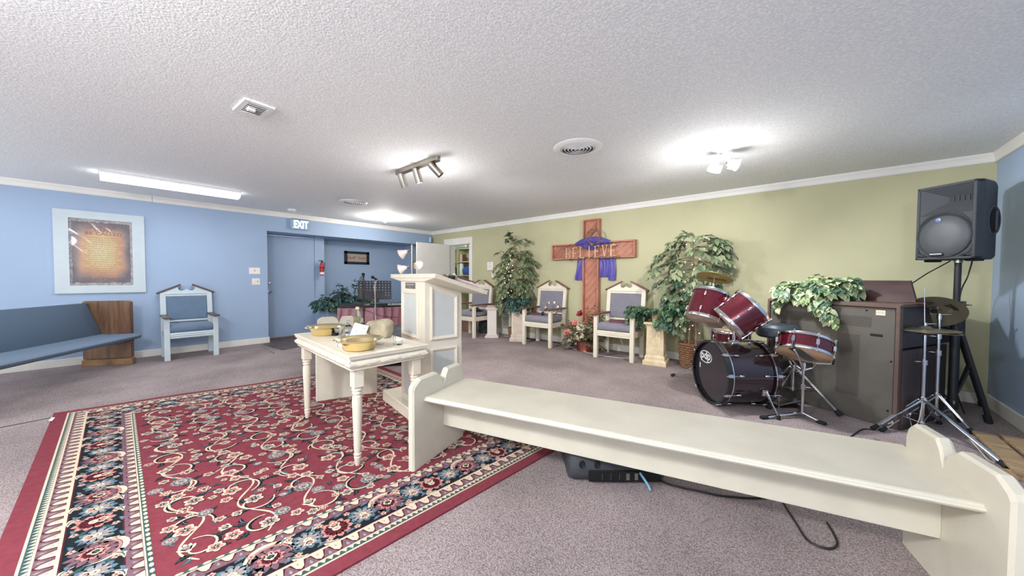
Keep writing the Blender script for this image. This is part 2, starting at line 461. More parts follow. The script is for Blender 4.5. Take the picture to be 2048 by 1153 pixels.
def carpetmat():
    m = mat('mauve_loop_carpet', (150, 134, 134), 0.95)
    nt = m.node_tree; N = nt.nodes; L = nt.links; b = N['Principled BSDF']
    b.inputs['Specular IOR Level'].default_value = 0.1
    tc = N.new('ShaderNodeTexCoord')
    v = N.new('ShaderNodeTexVoronoi'); v.inputs['Scale'].default_value = 150; v.inputs['Randomness'].default_value = 0.9
    L.new(tc.outputs['Object'], v.inputs['Vector'])
    cr = N.new('ShaderNodeValToRGB')
    L.new(v.outputs['Distance'], cr.inputs[0])
    cr.color_ramp.elements[0].position = 0.1; cr.color_ramp.elements[0].color = lin((180, 170, 169))
    cr.color_ramp.elements[1].position = 0.75; cr.color_ramp.elements[1].color = lin((132, 117, 117))
    n = N.new('ShaderNodeTexNoise'); n.inputs['Scale'].default_value = 130; n.inputs['Detail'].default_value = 8
    L.new(tc.outputs['Object'], n.inputs['Vector'])
    n2 = N.new('ShaderNodeTexNoise'); n2.inputs['Scale'].default_value = 1.4; n2.inputs['Detail'].default_value = 5
    L.new(tc.outputs['Object'], n2.inputs['Vector'])
    ad = N.new('ShaderNodeMath'); ad.operation = 'ADD'
    L.new(n.outputs['Fac'], ad.inputs[0]); L.new(n2.outputs['Fac'], ad.inputs[1])
    mr = N.new('ShaderNodeMapRange')
    mr.inputs['From Min'].default_value = 0.7; mr.inputs['From Max'].default_value = 1.3
    mr.inputs['To Min'].default_value = 0.62; mr.inputs['To Max'].default_value = 1.32
    L.new(ad.outputs[0], mr.inputs['Value'])
    mu = N.new('ShaderNodeVectorMath'); mu.operation = 'SCALE'
    L.new(cr.outputs[0], mu.inputs[0]); L.new(mr.outputs[0], mu.inputs['Scale'])
    L.new(mu.outputs[0], b.inputs['Base Color'])
    bp = N.new('ShaderNodeBump'); bp.inputs['Strength'].default_value = 0.7; bp.inputs['Distance'].default_value = 0.004; bp.invert = True
    L.new(v.outputs['Distance'], bp.inputs['Height']); L.new(bp.outputs[0], b.inputs['Normal'])
    return m
M_carpet = carpetmat()
def dotmat(name, base, dot, pitch, rad, rough=0.4, metal=0.0, plane='xz'):
    """staggered small round holes printed by object coordinates"""
    m = mat(name, base, rough, metal=metal)
    nt = m.node_tree; N = nt.nodes; L = nt.links; b = N['Principled BSDF']
    tc = N.new('ShaderNodeTexCoord'); sp = N.new('ShaderNodeSeparateXYZ')
    L.new(tc.outputs['Object'], sp.inputs[0])
    def mth(op, a, b_=None, c_=None):
        n = N.new('ShaderNodeMath'); n.operation = op
        for i, q in enumerate((a, b_, c_)):
            if q is None: continue
            if isinstance(q, (int, float)): n.inputs[i].default_value = q
            else: L.new(q, n.inputs[i])
        return n.outputs[0]
    ax = {'x': 0, 'y': 1, 'z': 2}
    X = mth('DIVIDE', sp.outputs[ax[plane[0]]], pitch)
    Z = mth('DIVIDE', sp.outputs[ax[plane[1]]], pitch)
    a = mth('ADD', X, Z); c = mth('SUBTRACT', X, Z)
    fa = mth('SUBTRACT', mth('FRACT', mth('MULTIPLY', a, 0.5)), 0.5)
    fc = mth('SUBTRACT', mth('FRACT', mth('MULTIPLY', c, 0.5)), 0.5)
    d = mth('SQRT', mth('ADD', mth('MULTIPLY', fa, fa), mth('MULTIPLY', fc, fc)))
    k = mth('LESS_THAN', d, rad)
    mx = N.new('ShaderNodeMix'); mx.data_type = 'RGBA'
    L.new(k, mx.inputs[0]); mx.inputs[6].default_value = lin(base); mx.inputs[7].default_value = lin(dot)
    L.new(mx.outputs[2], b.inputs['Base Color'])
    return m
M_perf = dotmat('perforated_board', (92, 88, 82), (14, 14, 14), 0.0155, 0.2)
M_grille = dotmat('speaker_grille', (84, 87, 92), (40, 42, 46), 0.0045, 0.28, 0.5)
M_pewfab = dotmat('dotted_slate_blue_fabric', (84, 102, 122), (120, 138, 156), 0.016, 0.1, 0.9, plane='xz')
M_pewseat = dotmat('dotted_slate_blue_fabric_seat', (102, 120, 140), (134, 150, 168), 0.012, 0.14, 0.9, plane='xy')

# ------------------------------------------------------------------ room shell
XL, XR, YG, ZC = -7.572, 1.348, 5.535, 2.44
YB = -2.3
mb = MB(); mb.box(((XL-0.9+XR+0.3)/2, (YB+YG+2.2)/2, -0.05), (XR-XL+1.5, YG-YB+2.4, 0.1))
fl = struct('floor', mb, M_carpet, label='mauve loop pile carpet')
mb = MB(); mb.box(((XL-0.9+XR+0.3)/2, (YB+YG+2.2)/2, ZC+0.05), (XR-XL+1.5, YG-YB+2.4, 0.1))
ceil = struct('ceiling', mb, M_ceil)
# left wall with the deep recess (exit door, alcove)
JY = 1.857; HZ = 2.073; RX = -8.02
mb = MB()
mb.box((XL-0.075, (YB+JY)/2, ZC/2), (0.15, JY-YB, ZC))
mb.box(((XL-8.6)/2, (JY+YG+0.1)/2, (HZ+ZC)/2), (8.6+XL, YG-JY+0.1, ZC-HZ))
mb.box((XL-0.15-0.225, JY-0.075, HZ/2), (0.45, 0.15, HZ))
wl = struct('wall_left', mb, M_blue, label='pale blue painted wall')
mb = MB()
mb.box((RX-0.05-0.33, 4.2, HZ/2), (0.1, 2.9, HZ))
mb.box((RX-0.05, (JY+1.95)/2-0.02, HZ/2), (0.1, 0.14, HZ))
mb.box((RX-0.05, 1.93+0.5, HZ-0.014), (0.1, 1.0, 0.02))
mb.box((RX-0.13, 2.90, HZ/2), (0.34, 0.19, HZ))
mb.box((RX-0.2, 5.35, HZ/2), (0.5, 0.35, HZ))
wa = struct('wall_alcove', mb, M_blue, label='blue recessed alcove wall')
# back (green) wall with closet doorway
DX0, DX1, DZ = -6.80, -6.09, 2.05
mb = MB()
mb.box(((XL-0.15+DX0)/2, YG+0.06, ZC/2), (DX0-XL+0.15, 0.12, ZC))
mb.box(((DX1+XR+0.15)/2, YG+0.06, ZC/2), (XR-DX1+0.15, 0.12, ZC))
mb.box(((DX0+DX1)/2, YG+0.06, (DZ+ZC)/2), (DX1-DX0, 0.12, ZC-DZ))
wb = struct('wall_back', mb, M_green, label='olive green painted wall')
mb = MB(); mb.box((XR+0.06, (YB+YG)/2, ZC/2), (0.12, YG-YB+0.2, ZC))
mb.box((XR-0.002, 4.60, ZC/2), (0.004, 0.012, ZC))
wr = struct('wall_right', mb, M_blue)
# closet behind the door
mb = MB()
mb.box((-7.4, 7.3, ZC/2), (3.2, 0.1, ZC)); mb.box((-8.95, 6.5, ZC/2), (0.1, 1.7, ZC)); mb.box((-5.8, 6.5, ZC/2), (0.1, 1.7, ZC))
struct('wall_closet', mb, M_closet)
# baseboards
mb = MB(); mb.box((XL+0.008, (YB+JY)/2, 0.053), (0.016, JY-YB+0.03, 0.105), 0.004)
struct('baseboard_left', mb, M_base)
mb = MB(); mb.box(((DX1+0.1+XR)/2, YG-0.008, 0.053), (XR-DX1-0.1, 0.016, 0.105), 0.004)
struct('baseboard_back', mb, M_base)
mb = MB(); mb.box((XR-0.009, (YB+4.95)/2+0.28, 0.06), (0.018, 4.95-YB+0.54, 0.12), 0.004)
struct('baseboard_right', mb, M_base)
# crown boards
def crown(name, a, b, inward):
    mb = MB()
    a = Vector(a); b = Vector(b); d = (b-a); n = Vector(inward)
    Ln = d.length; x = d.normalized()
    M = Matrix(((x.x, n.x, 0, a.x), (x.y, n.y, 0, a.y), (0, 0, 1, 0), (0, 0, 0, 1)))
    prof = [(0, 2.35), (0.012, 2.35), (0.02, 2.36), (0.022, 2.40), (0.032, 2.425), (0.034, 2.44), (0, 2.44)]
    vs = [(0, p[0], p[1]) for p in prof]+[(Ln, p[0], p[1]) for p in prof]
    k = len(prof)
    fs = [list(range(k)), [k+i for i in range(k)][::-1]]+[[(i+1) % k, i, k+i, k+(i+1) % k] for i in range(k)]
    mb.add(vs, fs, M)
    return struct(name, mb, M_white)
c1 = crown('trim_1', (XL, YG, 0), (XL, 0.402, 0), (1, 0, 0)); c1b = crown('trim_2', (XL, 0.398, 0), (XL, YB, 0), (1, 0, 0))
c2 = crown('trim_3', (XL, YG, 0), (XR, YG, 0), (0, -1, 0)); c3 = crown('trim_4', (XR, YG, 0), (XR, YB, 0), (-1, 0, 0))
# closet door casing
mb = MB()
mb.box((DX0-0.13, YG-0.008, 1.0), (0.26, 0.022, 2.2+0.19), 0.004)
mb.box(((DX0+DX1)/2, YG-0.008, DZ+0.07), (DX1-DX0+0.02, 0.022, 0.15), 0.004)
mb.box((DX1+0.045, YG-0.008, 1.0), (0.09, 0.022, 2.2+0.19), 0.004)
mb.box((DX0+0.008, YG+0.05, DZ/2), (0.016, 0.14, DZ)); mb.box((DX1-0.008, YG+0.05, DZ/2), (0.016, 0.14, DZ)); mb.box(((DX0+DX1)/2, YG+0.05, DZ-0.008), (DX1-DX0, 0.14, 0.016))
struct('trim_5', mb, M_white, label='white door casing')
# white open door, hinged at the left of the opening
hx, hy = -6.79, 5.53; fx, fy = -6.86, 4.50
dl = math.hypot(fx-hx, fy-hy); da = math.atan2(fy-hy, fx-hx)
r_ = bpy.data.objects.new('door_2', None); C.objects.link(r_); r_.location = (hx, hy, 0); r_.rotation_euler = (0, 0, da); r_['kind'] = 'structure'
r_['label'] = 'white storage room door standing open'
mb = MB(); mb.box((dl/2-0.01, 0, 1.03), (dl-0.12, 0.035, 2.02), 0.003); part('door_panel', mb, M_white, r_)
mb = MB(); mb.lathe([(0.0, 0), (0.012, 0), (0.012, 0.03), (0.028, 0.04), (0.03, 0.055), (0.02, 0.07), (0, 0.072)], 16, T(dl-0.14, 0.018, 0.95) @ R(-PI/2, 'X')); part('door_knob', mb, M_nickel, r_)
# exit door (blue)
r_ = bpy.data.objects.new('door_1', None); C.objects.link(r_); r_.location = (RX, 1.93, 0); r_['kind'] = 'structure'
r_['label'] = 'blue painted exit door in the recess'
mb = MB(); mb.box((0.012, 0.44, 1.025), (0.045, 0.86, 2.03), 0.003); part('door_panel', mb, M_blue, r_)
mb = MB(); mb.box((0.02, 0.89, 1.03), (0.03, 0.015, 2.04)); part('hinge_gap', mb, M_navy, r_)
for z in (0.25, 1.05, 1.75):
    mb = MB(); mb.cyl((0.04, 0.885, z-0.05), (0.04, 0.885, z+0.05), 0.01); part('hinge', mb, M_nickel, r_)
mb = MB(); mb.lathe([(0, 0), (0.03, 0), (0.03, 0.008), (0.012, 0.012), (0.012, 0.04), (0.028, 0.05), (0.03, 0.065), (0.018, 0.08), (0, 0.08)], 16, T(0.035, 0.06, 0.93) @ R(PI/2, 'Y')); part('door_knob', mb, M_chrome, r_)
mb = MB(); mb.lathe([(0, 0), (0.028, 0), (0.026, 0.02), (0.01, 0.024), (0, 0.024)], 16, T(0.035, 0.06, 1.1) @ R(PI/2, 'Y')); part('deadbolt', mb, M_chrome, r_)
mb = MB(); mb.box((0.03, 0.44, 0.012), (0.06, 0.9, 0.02)); part('threshold', mb, M_timber, r_)
# low blue ledge in front of the alcove
mb = MB(); mb.box((-7.60, 3.28, 0.29), (0.68, 1.0, 0.58), 0.006)
solo('ledge_box', mb, M_blue, 'low blue painted box ledge under the artificial plants', 'ledge')
# vinyl mat at the exit door and carpet edge strip
mb = MB()
mb.add([(-7.93, 1.9, 0.004), (-7.93, 3.0, 0.004), (-7.2, 2.95, 0.004), (-6.75, 2.2, 0.004), (-6.6, 1.8, 0.004), (-7.4, 1.72, 0.004)], [(0, 5, 4, 3, 2, 1)])
solo('door_mat', mb, M_mat, 'dark scuffed mat lying in front of the blue exit door', 'mat')
mb = MB(); mb.tube([(-7.45, 1.68, 0.006), (-7.1, 1.67, 0.006), (-6.4, 1.64, 0.006)], 0.006, 6)
solo('edge_strip', mb, M_nickel, 'thin metal carpet edge strip beside the dark mat', 'strip')
mb = MB(); mb.box((-4.9, -0.62, 0.001), (0.012, 0.5, 0.003)); mb.v = [(x+(y+0.37)*-0.07, y, z) for x, y, z in mb.v]
struct('trim_6', mb, M_dark, label='carpet seam')

# ------------------------------------------------------------------ oriental rug
RC = [Vector((-5.03, -0.37)), Vector((-1.50, -0.36)), Vector((-1.31, 2.22)), Vector((-4.45, 2.36))]
RW, RH = 3.55, 2.68
def rmap(s_, t_, z=0.0):
    u, v = s_/RW, t_/RH
    p = RC[0]*(1-u)*(1-v)+RC[1]*u*(1-v)+RC[2]*u*v+RC[3]*(1-u)*v
    wv = 0.012*math.sin(5*t_+1)*(1-min(1, s_/0.6))
    return (p.x+wv, p.y, z)
RUGZ = 0.010
rug = thing('area_rug', 'red oriental rug with dark floral border under the cream table', 'rug', (0, 0, 0))
RM = [mat('rug_red', (128, 60, 70), 0.95, var=0.16, vscale=30, bump=0.4, bscale=350, spec=0.1),
      mat('rug_cream', (218, 200, 176), 0.95, var=0.14, vscale=60, bump=0.4, bscale=350, spec=0.1),
      mat('rug_black_green', (30, 38, 42), 0.95, var=0.2, vscale=40, bump=0.4, bscale=350, spec=0.1),
      mat('rug_green', (62, 88, 88), 0.95, var=0.2, vscale=50, spec=0.1),
      mat('rug_slate_blue', (100, 122, 138), 0.95, var=0.25, vscale=80, spec=0.1),
      mat('rug_rose', (196, 134, 128), 0.95, var=0.2, vscale=70, spec=0.1),
      mat('rug_mauve', (120, 92, 102), 0.95, var=0.2, vscale=60, spec=0.1),
      mat('rug_wine', (86, 34, 44), 0.95, var=0.2, vscale=60, spec=0.1),
      mat('rug_grey', (160, 150, 148), 0.95, var=0.25, vscale=90, spec=0.1)]
RED, CRM, BLK, GRN, SLT, ROS, MAU, WIN, GRY = range(9)
rb = MB()
n = 48
def rug_top(u, v): return rmap(u*RW, v*RH, RUGZ)
rb.grid(rug_top, n, n, RED)
edge = [rmap(i/n*RW, 0) for i in range(n)]+[rmap(RW, i/n*RH) for i in range(n)]+[rmap(RW-i/n*RW, RH) for i in range(n)]+[rmap(0, RH-i/n*RH) for i in range(n)]
ne = len(edge)
rb.add([(x, y, 0.0005) for x, y, z in edge]+[(x, y, RUGZ) for x, y, z in edge], [(i, (i+1) % ne, ne+(i+1) % ne, ne+i) for i in range(ne)], None, 0)
part('pile', rb, [RM[0]], rug, smooth=False)
rp = MB()
def lz(l): return RUGZ+0.0006+0.00035*l
def rpoly(pts, col, l):
    rp.add([rmap(a, b, lz(l)) for a, b in pts], [list(range(len(pts)))], None, col)
def rstrip(left, right, col, l):
    k = len(left)
    rp.add([rmap(a, b, lz(l)) for a, b in left]+[rmap(a, b, lz(l)) for a, b in right], [(i, i+1, k+i+1, k+i) for i in range(k-1)], None, col)
def ring(d0, d1, col, l):
    n = 40
    def side(fa, fb):
        rstrip([fa(i/n) for i in range(n+1)], [fb(i/n) for i in range(n+1)], col, l)
    side(lambda u: (d0+u*(RW-2*d0), d0), lambda u: (d1+u*(RW-2*d1), d1))
    side(lambda u: (d0+u*(RW-2*d0), RH-d0), lambda u: (d1+u*(RW-2*d1), RH-d1))
    side(lambda u: (d0, d0+u*(RH-2*d0)), lambda u: (d1, d1+u*(RH-2*d1)))
    side(lambda u: (RW-d0, d0+u*(RH-2*d0)), lambda u: (RW-d1, d1+u*(RH-2*d1)))
ring(0.078, 0.460, BLK, 0)
ring(0.078, 0.088, CRM, 1)
ring(0.088, 0.112, GRN, 1)
ring(0.112, 0.120, CRM, 1)
ring(0.120, 0.180, MAU, 1)
ring(0.180, 0.192, CRM, 1)
ring(0.192, 0.198, WIN, 1)
ring(0.376, 0.382, WIN, 1); ring(0.382, 0.392, MAU, 1)
ring(0.392, 0.436, MAU, 1); ring(0.436, 0.442, CRM, 1); ring(0.442, 0.462, GRN, 1)
# frames along the four sides: (u along, d inward) -> (s,t)
SIDES = [(RW, lambda u, d: (u, d)), (RH, lambda u, d: (RW-d, u)), (RW, lambda u, d: (u, RH-d)), (RH, lambda u, d: (d, u))]
for Ls, F in SIDES:
    # sawtooth in green band
    st = 0.030
    a = 0.10
    while a < Ls-0.10:
        rpoly([F(a, 0.111), F(a+st*0.8, 0.111), F(a+st*0.45, 0.092)], CRM, 2); a += st
    # triangles in the mauve band with dark zigzag
    st = 0.077
    a = 0.15
    while a < Ls-0.15:
        rpoly([F(a-0.004, 0.180), F(a+st*0.85, 0.180), F(a+st*0.55, 0.122), F(a+st*0.3, 0.122)], WIN, 2)
        rpoly([F(a+0.006, 0.180), F(a+st*0.72, 0.180), F(a+st*0.60, 0.140), F(a+st*0.42, 0.128), F(a+st*0.22, 0.142)], CRM, 3)
        rpoly([F(a+st*0.28, 0.168), F(a+st*0.42, 0.168), F(a+st*0.38, 0.155)], GRY, 4)
        rpoly([F(a+st*0.84, 0.135), F(a+st*0.94, 0.126), F(a+st*1.04, 0.135), F(a+st*0.94, 0.155)], GRY, 3); a += st
    st = 0.077; a = 0.42
    while a < Ls-0.42:
        rpoly([F(a-0.004, 0.434), F(a+st*0.82, 0.434), F(a+st*0.5, 0.394), F(a+st*0.3, 0.394)], WIN, 2)
        rpoly([F(a+0.006, 0.434), F(a+st*0.68, 0.434), F(a+st*0.52, 0.404), F(a+st*0.38, 0.398), F(a+st*0.22, 0.408)], CRM, 3)
        rpoly([F(a+st*0.84, 0.405), F(a+st*0.92, 0.398), F(a+st*1.0, 0.405), F(a+st*0.92, 0.420)], GRY, 3); a += st
    st = 0.044; a = 0.46
    while a < Ls-0.45:
        pts = [(a+st*0.5+0.016*math.cos(k*PI/3), 0.454+0.0085*math.sin(k*PI/3)) for k in range(6)]
        rpoly([F(*q) for q in pts], CRM, 2); a += st
def petalpoly(cx, cy, ang, L, wd, F=lambda a, b: (a, b), base=0.0):
    ca, sa = math.cos(ang), math.sin(ang)
    out = []
    for u, v in ((0, 0.0), (0.25, 0.75), (0.6, 1.0), (0.88, 0.6), (1, 0), (0.88, -0.6), (0.6, -1.0), (0.25, -0.75)):
        x = base+u*(L-base); y = v*wd/2
        out.append(F(cx+x*ca-y*sa, cy+x*sa+y*ca))
    return out
def flower(cx, cy, r, n, c1, c2, c3, l, F=lambda a, b: (a, b), ph=0.0, ser=False):
    """c1 outline petals, c2 inner petals, c3 centre"""
    for k in range(n):
        a = ph+2*PI*k/n
        rpoly(petalpoly(cx, cy, a, r, r*(2.4/n+0.28), F), c1, l)
    for k in range(n):
        a = ph+2*PI*k/n
        rpoly(petalpoly(cx, cy, a, r*0.74, r*(1.3/n+0.16), F, r*0.2), c2, l+1)
    rpoly([F(cx+r*0.27*math.cos(k*PI/4), cy+r*0.27*math.sin(k*PI/4)) for k in range(8)], c3, l+2)
    rpoly([F(cx+r*0.12*math.cos(k*PI/3), cy+r*0.12*math.sin(k*PI/3)) for k in range(6)], c1, l+3)
def tulip(cx, cy, ang, r, c1, c2, l, F=lambda a, b: (a, b)):
    for da, q in ((-0.75, 0.85), (0.75, 0.85), (-0.35, 1.0), (0.35, 1.0), (0, 1.1)):
        rpoly(petalpoly(cx, cy, ang+da, r*q, r*0.36, F), c1, l)
    for da, q in ((-0.3, 0.75), (0.3, 0.75), (0, 0.85)):
        rpoly(petalpoly(cx, cy, ang+da, r*q, r*0.18, F, r*0.25), c2, l+1)
    rpoly([F(cx+r*0.2*math.cos(k*PI/3), cy+r*0.2*math.sin(k*PI/3)) for k in range(6)], c1, l+2)
def leafp(cx, cy, ang, L, wd, c, l, F=lambda a, b: (a, b), bend=0.35, rib=None):
    k = 9; le = []; ri = []; mid = []
    for i in range(k):
        u = i/(k-1); a = ang+bend*(u-0.5)*2
        x = cx+L*u*math.cos(ang)-math.sin(ang)*bend*L*0.35*math.sin(PI*u)
        y = cy+L*u*math.sin(ang)+math.cos(ang)*bend*L*0.35*math.sin(PI*u)
        wv = wd*0.5*math.sin(PI*min(1, u*0.9+0.05))*(1.0+0.25*((i % 2)*2-1))
        le.append(F(x-math.sin(a)*wv, y+math.cos(a)*wv)); ri.append(F(x+math.sin(a)*wv, y-math.cos(a)*wv)); mid.append((x, y, a))
    rstrip(le, ri, c, l)
    if rib is not None:
        rstrip([F(x-math.sin(a)*0.0025, y+math.cos(a)*0.0025) for x, y, a in mid[:-1]], [F(x+math.sin(a)*0.0025, y-math.cos(a)*0.0025) for x, y, a in mid[:-1]], rib, l+1)
def stroke(pts, wd, c, l, F=lambda a, b: (a, b)):
    le = []; ri = []; n = len(pts)
    for i, (x, y) in enumerate(pts):
        a, b = pts[max(0, i-1)], pts[min(n-1, i+1)]
        dx, dy = b[0]-a[0], b[1]-a[1]; q = math.hypot(dx, dy) or 1
        ww = wd*0.5*(0.55+0.45*math.sin(PI*i/(n-1)))
        le.append(F(x-dy/q*ww, y+dx/q*ww)); ri.append(F(x+dy/q*ww, y-dx/q*ww))
    rstrip(le, ri, c, l)
def crescent(cx, cy, ang, r, c, l, F, th=0.02):
    pts1 = []; pts2 = []
    for i in range(15):
        a = ang-1.9+3.8*i/14
        wv = th*math.sin(PI*i/14)
        pts1.append(F(cx+(r+wv)*math.cos(a), cy+(r+wv)*math.sin(a))); pts2.append(F(cx+r*math.cos(a), cy+r*math.sin(a)))
    rstrip(pts1, pts2, c, l)
# main border motifs
rr = random.Random(3)
for si, (Ls, F) in enumerate(SIDES):
    D = 0.288
    nper = round((Ls-0.5)/0.62); per = (Ls-0.54)/nper
    for k in range(nper+1):
        a = 0.27+per*k
        corner = k in (0, nper)
        # palmette
        for q in range(12):
            rpoly(petalpoly(a, D, q*PI/6, 0.088, 0.032, F), MAU, 2)
        crescent(a, D, PI/2, 0.088, CRM, 3, F, 0.022); crescent(a, D, PI/2, 0.076, ROS, 3, F, 0.010)
        flower(a, D, 0.052, 9, ROS, WIN, GRN, 4, F)
        tulip(a, D-0.012, PI/2, 0.042, CRM, GRN, 8, F)
        if k == nper: break
        for (u, col, c2, r) in ((0.27, SLT, GRY, 0.068), (0.5, ROS, WIN, 0.075), (0.75, SLT, GRY, 0.068)):
            x = a+per*u
            flower(x, D+0.006*(1 if col == SLT else -1), r, 10, col, c2, CRM, 3, F, 0.3)
            tulip(x, D, -PI/2 if col == SLT else PI/2, r*0.6, CRM, ROS, 7, F)
        for u in (0.14, 0.38, 0.62, 0.87):
            x = a+per*u
            for sg in (-1, 1):
                leafp(x-0.03, D+sg*0.05, sg*0.5+(0 if u < 0.5 else PI), 0.085, 0.026, CRM, 2, F, 0.5*sg, GRN)
                leafp(x+0.0, D+sg*0.02, sg*1.1, 0.06, 0.022, GRN, 2, F, -0.4*sg)
                flower(x+0.012, D+sg*0.066, 0.017, 5, ROS, CRM, WIN, 4, F)
                leafp(x-0.045, D+sg*0.078, 0.2, 0.045, 0.016, SLT, 3, F, 0.3)
# field: mirrored scrolling vines
FX0, FX1, FY0, FY1 = 0.47, RW-0.47, 0.47, RH-0.47
def infield(x, y, m=0.05): return FX0+m < x < FX1-m and FY0+m < y < FY1-m
cell = 0.225
nx = int((FX1-FX0)/cell); ny = int((FY1-FY0)/cell)
cxs = (FX1-FX0)/nx; cys = (FY1-FY0)/ny
def cl(pts):
    return [(min(max(x, FX0+0.004), FX1-0.004), min(max(y, FY0+0.004), FY1-0.004)) for x, y in pts]
placed = []
def free(x, y, r):
    if not infield(x, y, r*0.8): return False
    for a, b, q in placed:
        if (a-x)**2+(b-y)**2 < ((q+r)*0.85)**2: return False
    placed.append((x, y, r)); return True
LVL = [0]
def motif(x, y, a, r, kind):
    l = 5+(LVL[0] % 3)*0.2; LVL[0] += 1
    if kind == 0:
        flower(x, y, r*1.06, 6, BLK, CRM, GRY, l); flower(x, y, r, 6, CRM, GRY, WIN, l+0.5)
    elif kind == 1:
        flower(x, y, r*1.1, 13, GRY, SLT, WIN, l); flower(x, y, r*0.62, 8, CRM, GRY, WIN, l+3)
    elif kind == 2: tulip(x, y, a, r*1.25, CRM, GRY, l)
    elif kind == 3:
        flower(x, y, r*1.05, 5, CRM, ROS, GRN, l)
    elif kind == 4:
        for m_ in range(5):
            ax_, ay_ = x+r*0.6*math.cos(m_*1.26), y+r*0.6*math.sin(m_*1.26)
            rpoly([(ax_+r*0.36*math.cos(k*PI/4), ay_+r*0.36*math.sin(k*PI/4)) for k in range(8)], CRM, l+0.3*m_)
            rpoly([(ax_+r*0.2*math.cos(k*PI/3), ay_+r*0.2*math.sin(k*PI/3)) for k in range(6)], RED, l+2)
    else:
        tulip(x, y, a, r*1.3, SLT, CRM, l); tulip(x, y, a, r*0.7, CRM, ROS, l+3)
for j in range(ny):
    yb_ = FY0+(j+0.5)*cys
    # long undulating main vine along the field
    ph = 0 if j % 2 else PI
    pts = [(FX0+0.03+(FX1-FX0-0.06)*q/200, yb_+0.055*math.sin(2*PI*q/200*nx/2+ph)) for q in range(201)]
    for k in range(0, 200, 10):
        stroke(cl(pts[k:k+12]), 0.011, CRM, 2+0.1*(k % 20 == 0))
for i in range(nx):
    for j in range(ny):
        cx = FX0+(i+0.5)*cxs+rr.uniform(-0.015, 0.015); cy = FY0+(j+0.5)*cys+rr.uniform(-0.015, 0.015)
        sg = 1 if (i+j) % 2 else -1
        a0 = PI/2*(i % 4)+rr.uniform(-0.5, 0.5)
        r0 = rr.uniform(0.078, 0.10)
        pts = [(cx+(r0-0.050*q/16)*math.cos(a0+sg*q*0.30), cy+(r0-0.050*q/16)*math.sin(a0+sg*q*0.30)) for q in range(17)]
        stroke(cl([(x+0.005, y+0.007) for x, y in pts[1:12]]), 0.020, BLK, 1)
        stroke(cl(pts), 0.0105, CRM, 3)
        ex, ey = pts[-1]
        kind = (i*3+j*5+(i*j) % 3) % 4
        if free(ex, ey, 0.045): motif(ex, ey, a0, 0.046, kind)
        for q in (3, 7, 12):
            px_, py_ = pts[q]
            la = a0+sg*q*0.30+sg*0.7+rr.uniform(-0.4, 0.4)
            ex2, ey2 = px_+0.06*math.cos(la), py_+0.06*math.sin(la)
            if infield(ex2, ey2, 0.02):
                leafp(px_, py_, la, 0.072, 0.028, BLK, 2, bend=0.5*sg, rib=GRN)
        for q in range(9):
            ang = rr.uniform(0, 2*PI); d = rr.uniform(0.07, 0.15); r = rr.uniform(0.022, 0.038)
            x, y = cx+d*math.cos(ang), cy+d*math.sin(ang)
            if free(x, y, r): motif(x, y, ang, r, rr.choice((0, 0, 1, 2, 2, 3, 3, 4, 5)))
        for q in range(3):
            x, y = cx+rr.uniform(-0.12, 0.12), cy+rr.uniform(-0.12, 0.12)
            if infield(x, y, 0.05): leafp(x, y, rr.uniform(0, 6.28), 0.055, 0.022, rr.choice((GRN, BLK)), 1.5, bend=0.4, rib=SLT)
ptn = part('woven_pattern', rp, RM, rug, smooth=False, kind='stuff')
mb = MB(); mb.grid(lambda u, v: (-4.86+0.1*u+0.03*v, -0.37+0.02*v-0.01*u, 0.0145), 3, 2); part('tape_patch', mb, M_paper, rug)

# ------------------------------------------------------------------ white benches
def board_profile():
    pts = [(-0.10, 0.0), (-0.10, 0.525), (-0.088, 0.545), (-0.03, 0.578), (0.135, 0.578), (0.185, 0.545), (0.212, 0.478),
           (0.238, 0.545), (0.262, 0.578), (0.405, 0.578), (0.448, 0.545), (0.460, 0.51), (0.460, 0.0)]
    return pts
def bevel_board(x0, x1):
    """end board with chamfered rim: local x thickness"""
    mb = MB()
    P_ = board_profile(); n = len(P_)
    cx = sum(p[0] for p in P_)/n; cz = 0.3
    def inset(p, d):
        ix = p[0]+(d if p[0] < 0.2 else -d) if (p[0] < -0.05 or p[0] > 0.44) else p[0]
        return (ix, p[1]-(d if p[1] > 0.3 else 0))
    b = 0.01
    rings_ = [(x0, [inset(p, b) for p in P_]), (x0+b, P_), (x1-b, P_), (x1, [inset(p, b) for p in P_])]
    vs = [(x, y, z) for x, pp in rings_ for y, z in pp]
    fs = [list(range(n)), [3*n+i for i in range(n)][::-1]]
    for k in range(3):
        fs += [[k*n+(i+1) % n, k*n+i, (k+1)*n+i, (k+1)*n+(i+1) % n] for i in range(n)]
    mb.add(vs, fs)
    return mb
def make_bench(label, loc, rz):
    L = 2.417
    t = thing('bench', label, 'bench', loc, rz, 'cream painted plank benches')
    part('end_board', bevel_board(-0.048, 0.0), M_cream, t, smooth=False)
    part('end_board', bevel_board(L, L+0.048), M_cream, t, smooth=False)
    mb = MB()
    prof = [(0.0, 0.425), (-0.004, 0.432), (0.0, 0.438), (0.006, 0.441), (0.008, 0.447), (0.016, 0.450), (0.478, 0.450), (0.485, 0.446), (0.485, 0.418), (0.012, 0.418), (0.004, 0.421)]
    k = len(prof)
    mb.add([(0, a, b) for a, b in prof]+[(L, a, b) for a, b in prof], [list(range(k)), [k+i for i in range(k)][::-1]]+[[(i+1) % k, i, k+i, k+(i+1) % k] for i in range(k)])
    part('seat', mb, M_cream, t, smooth=False)
    mb = MB(); mb.box((L/2, 0.218, 0.303), (L, 0.024, 0.228), 0.002)
    part('apron', mb, M_cream, t, smooth=False)
    return t
make_bench('long cream painted bench in the foreground with chamfered lobed ends', (-1.854, 1.288, 0), math.radians(15.3))
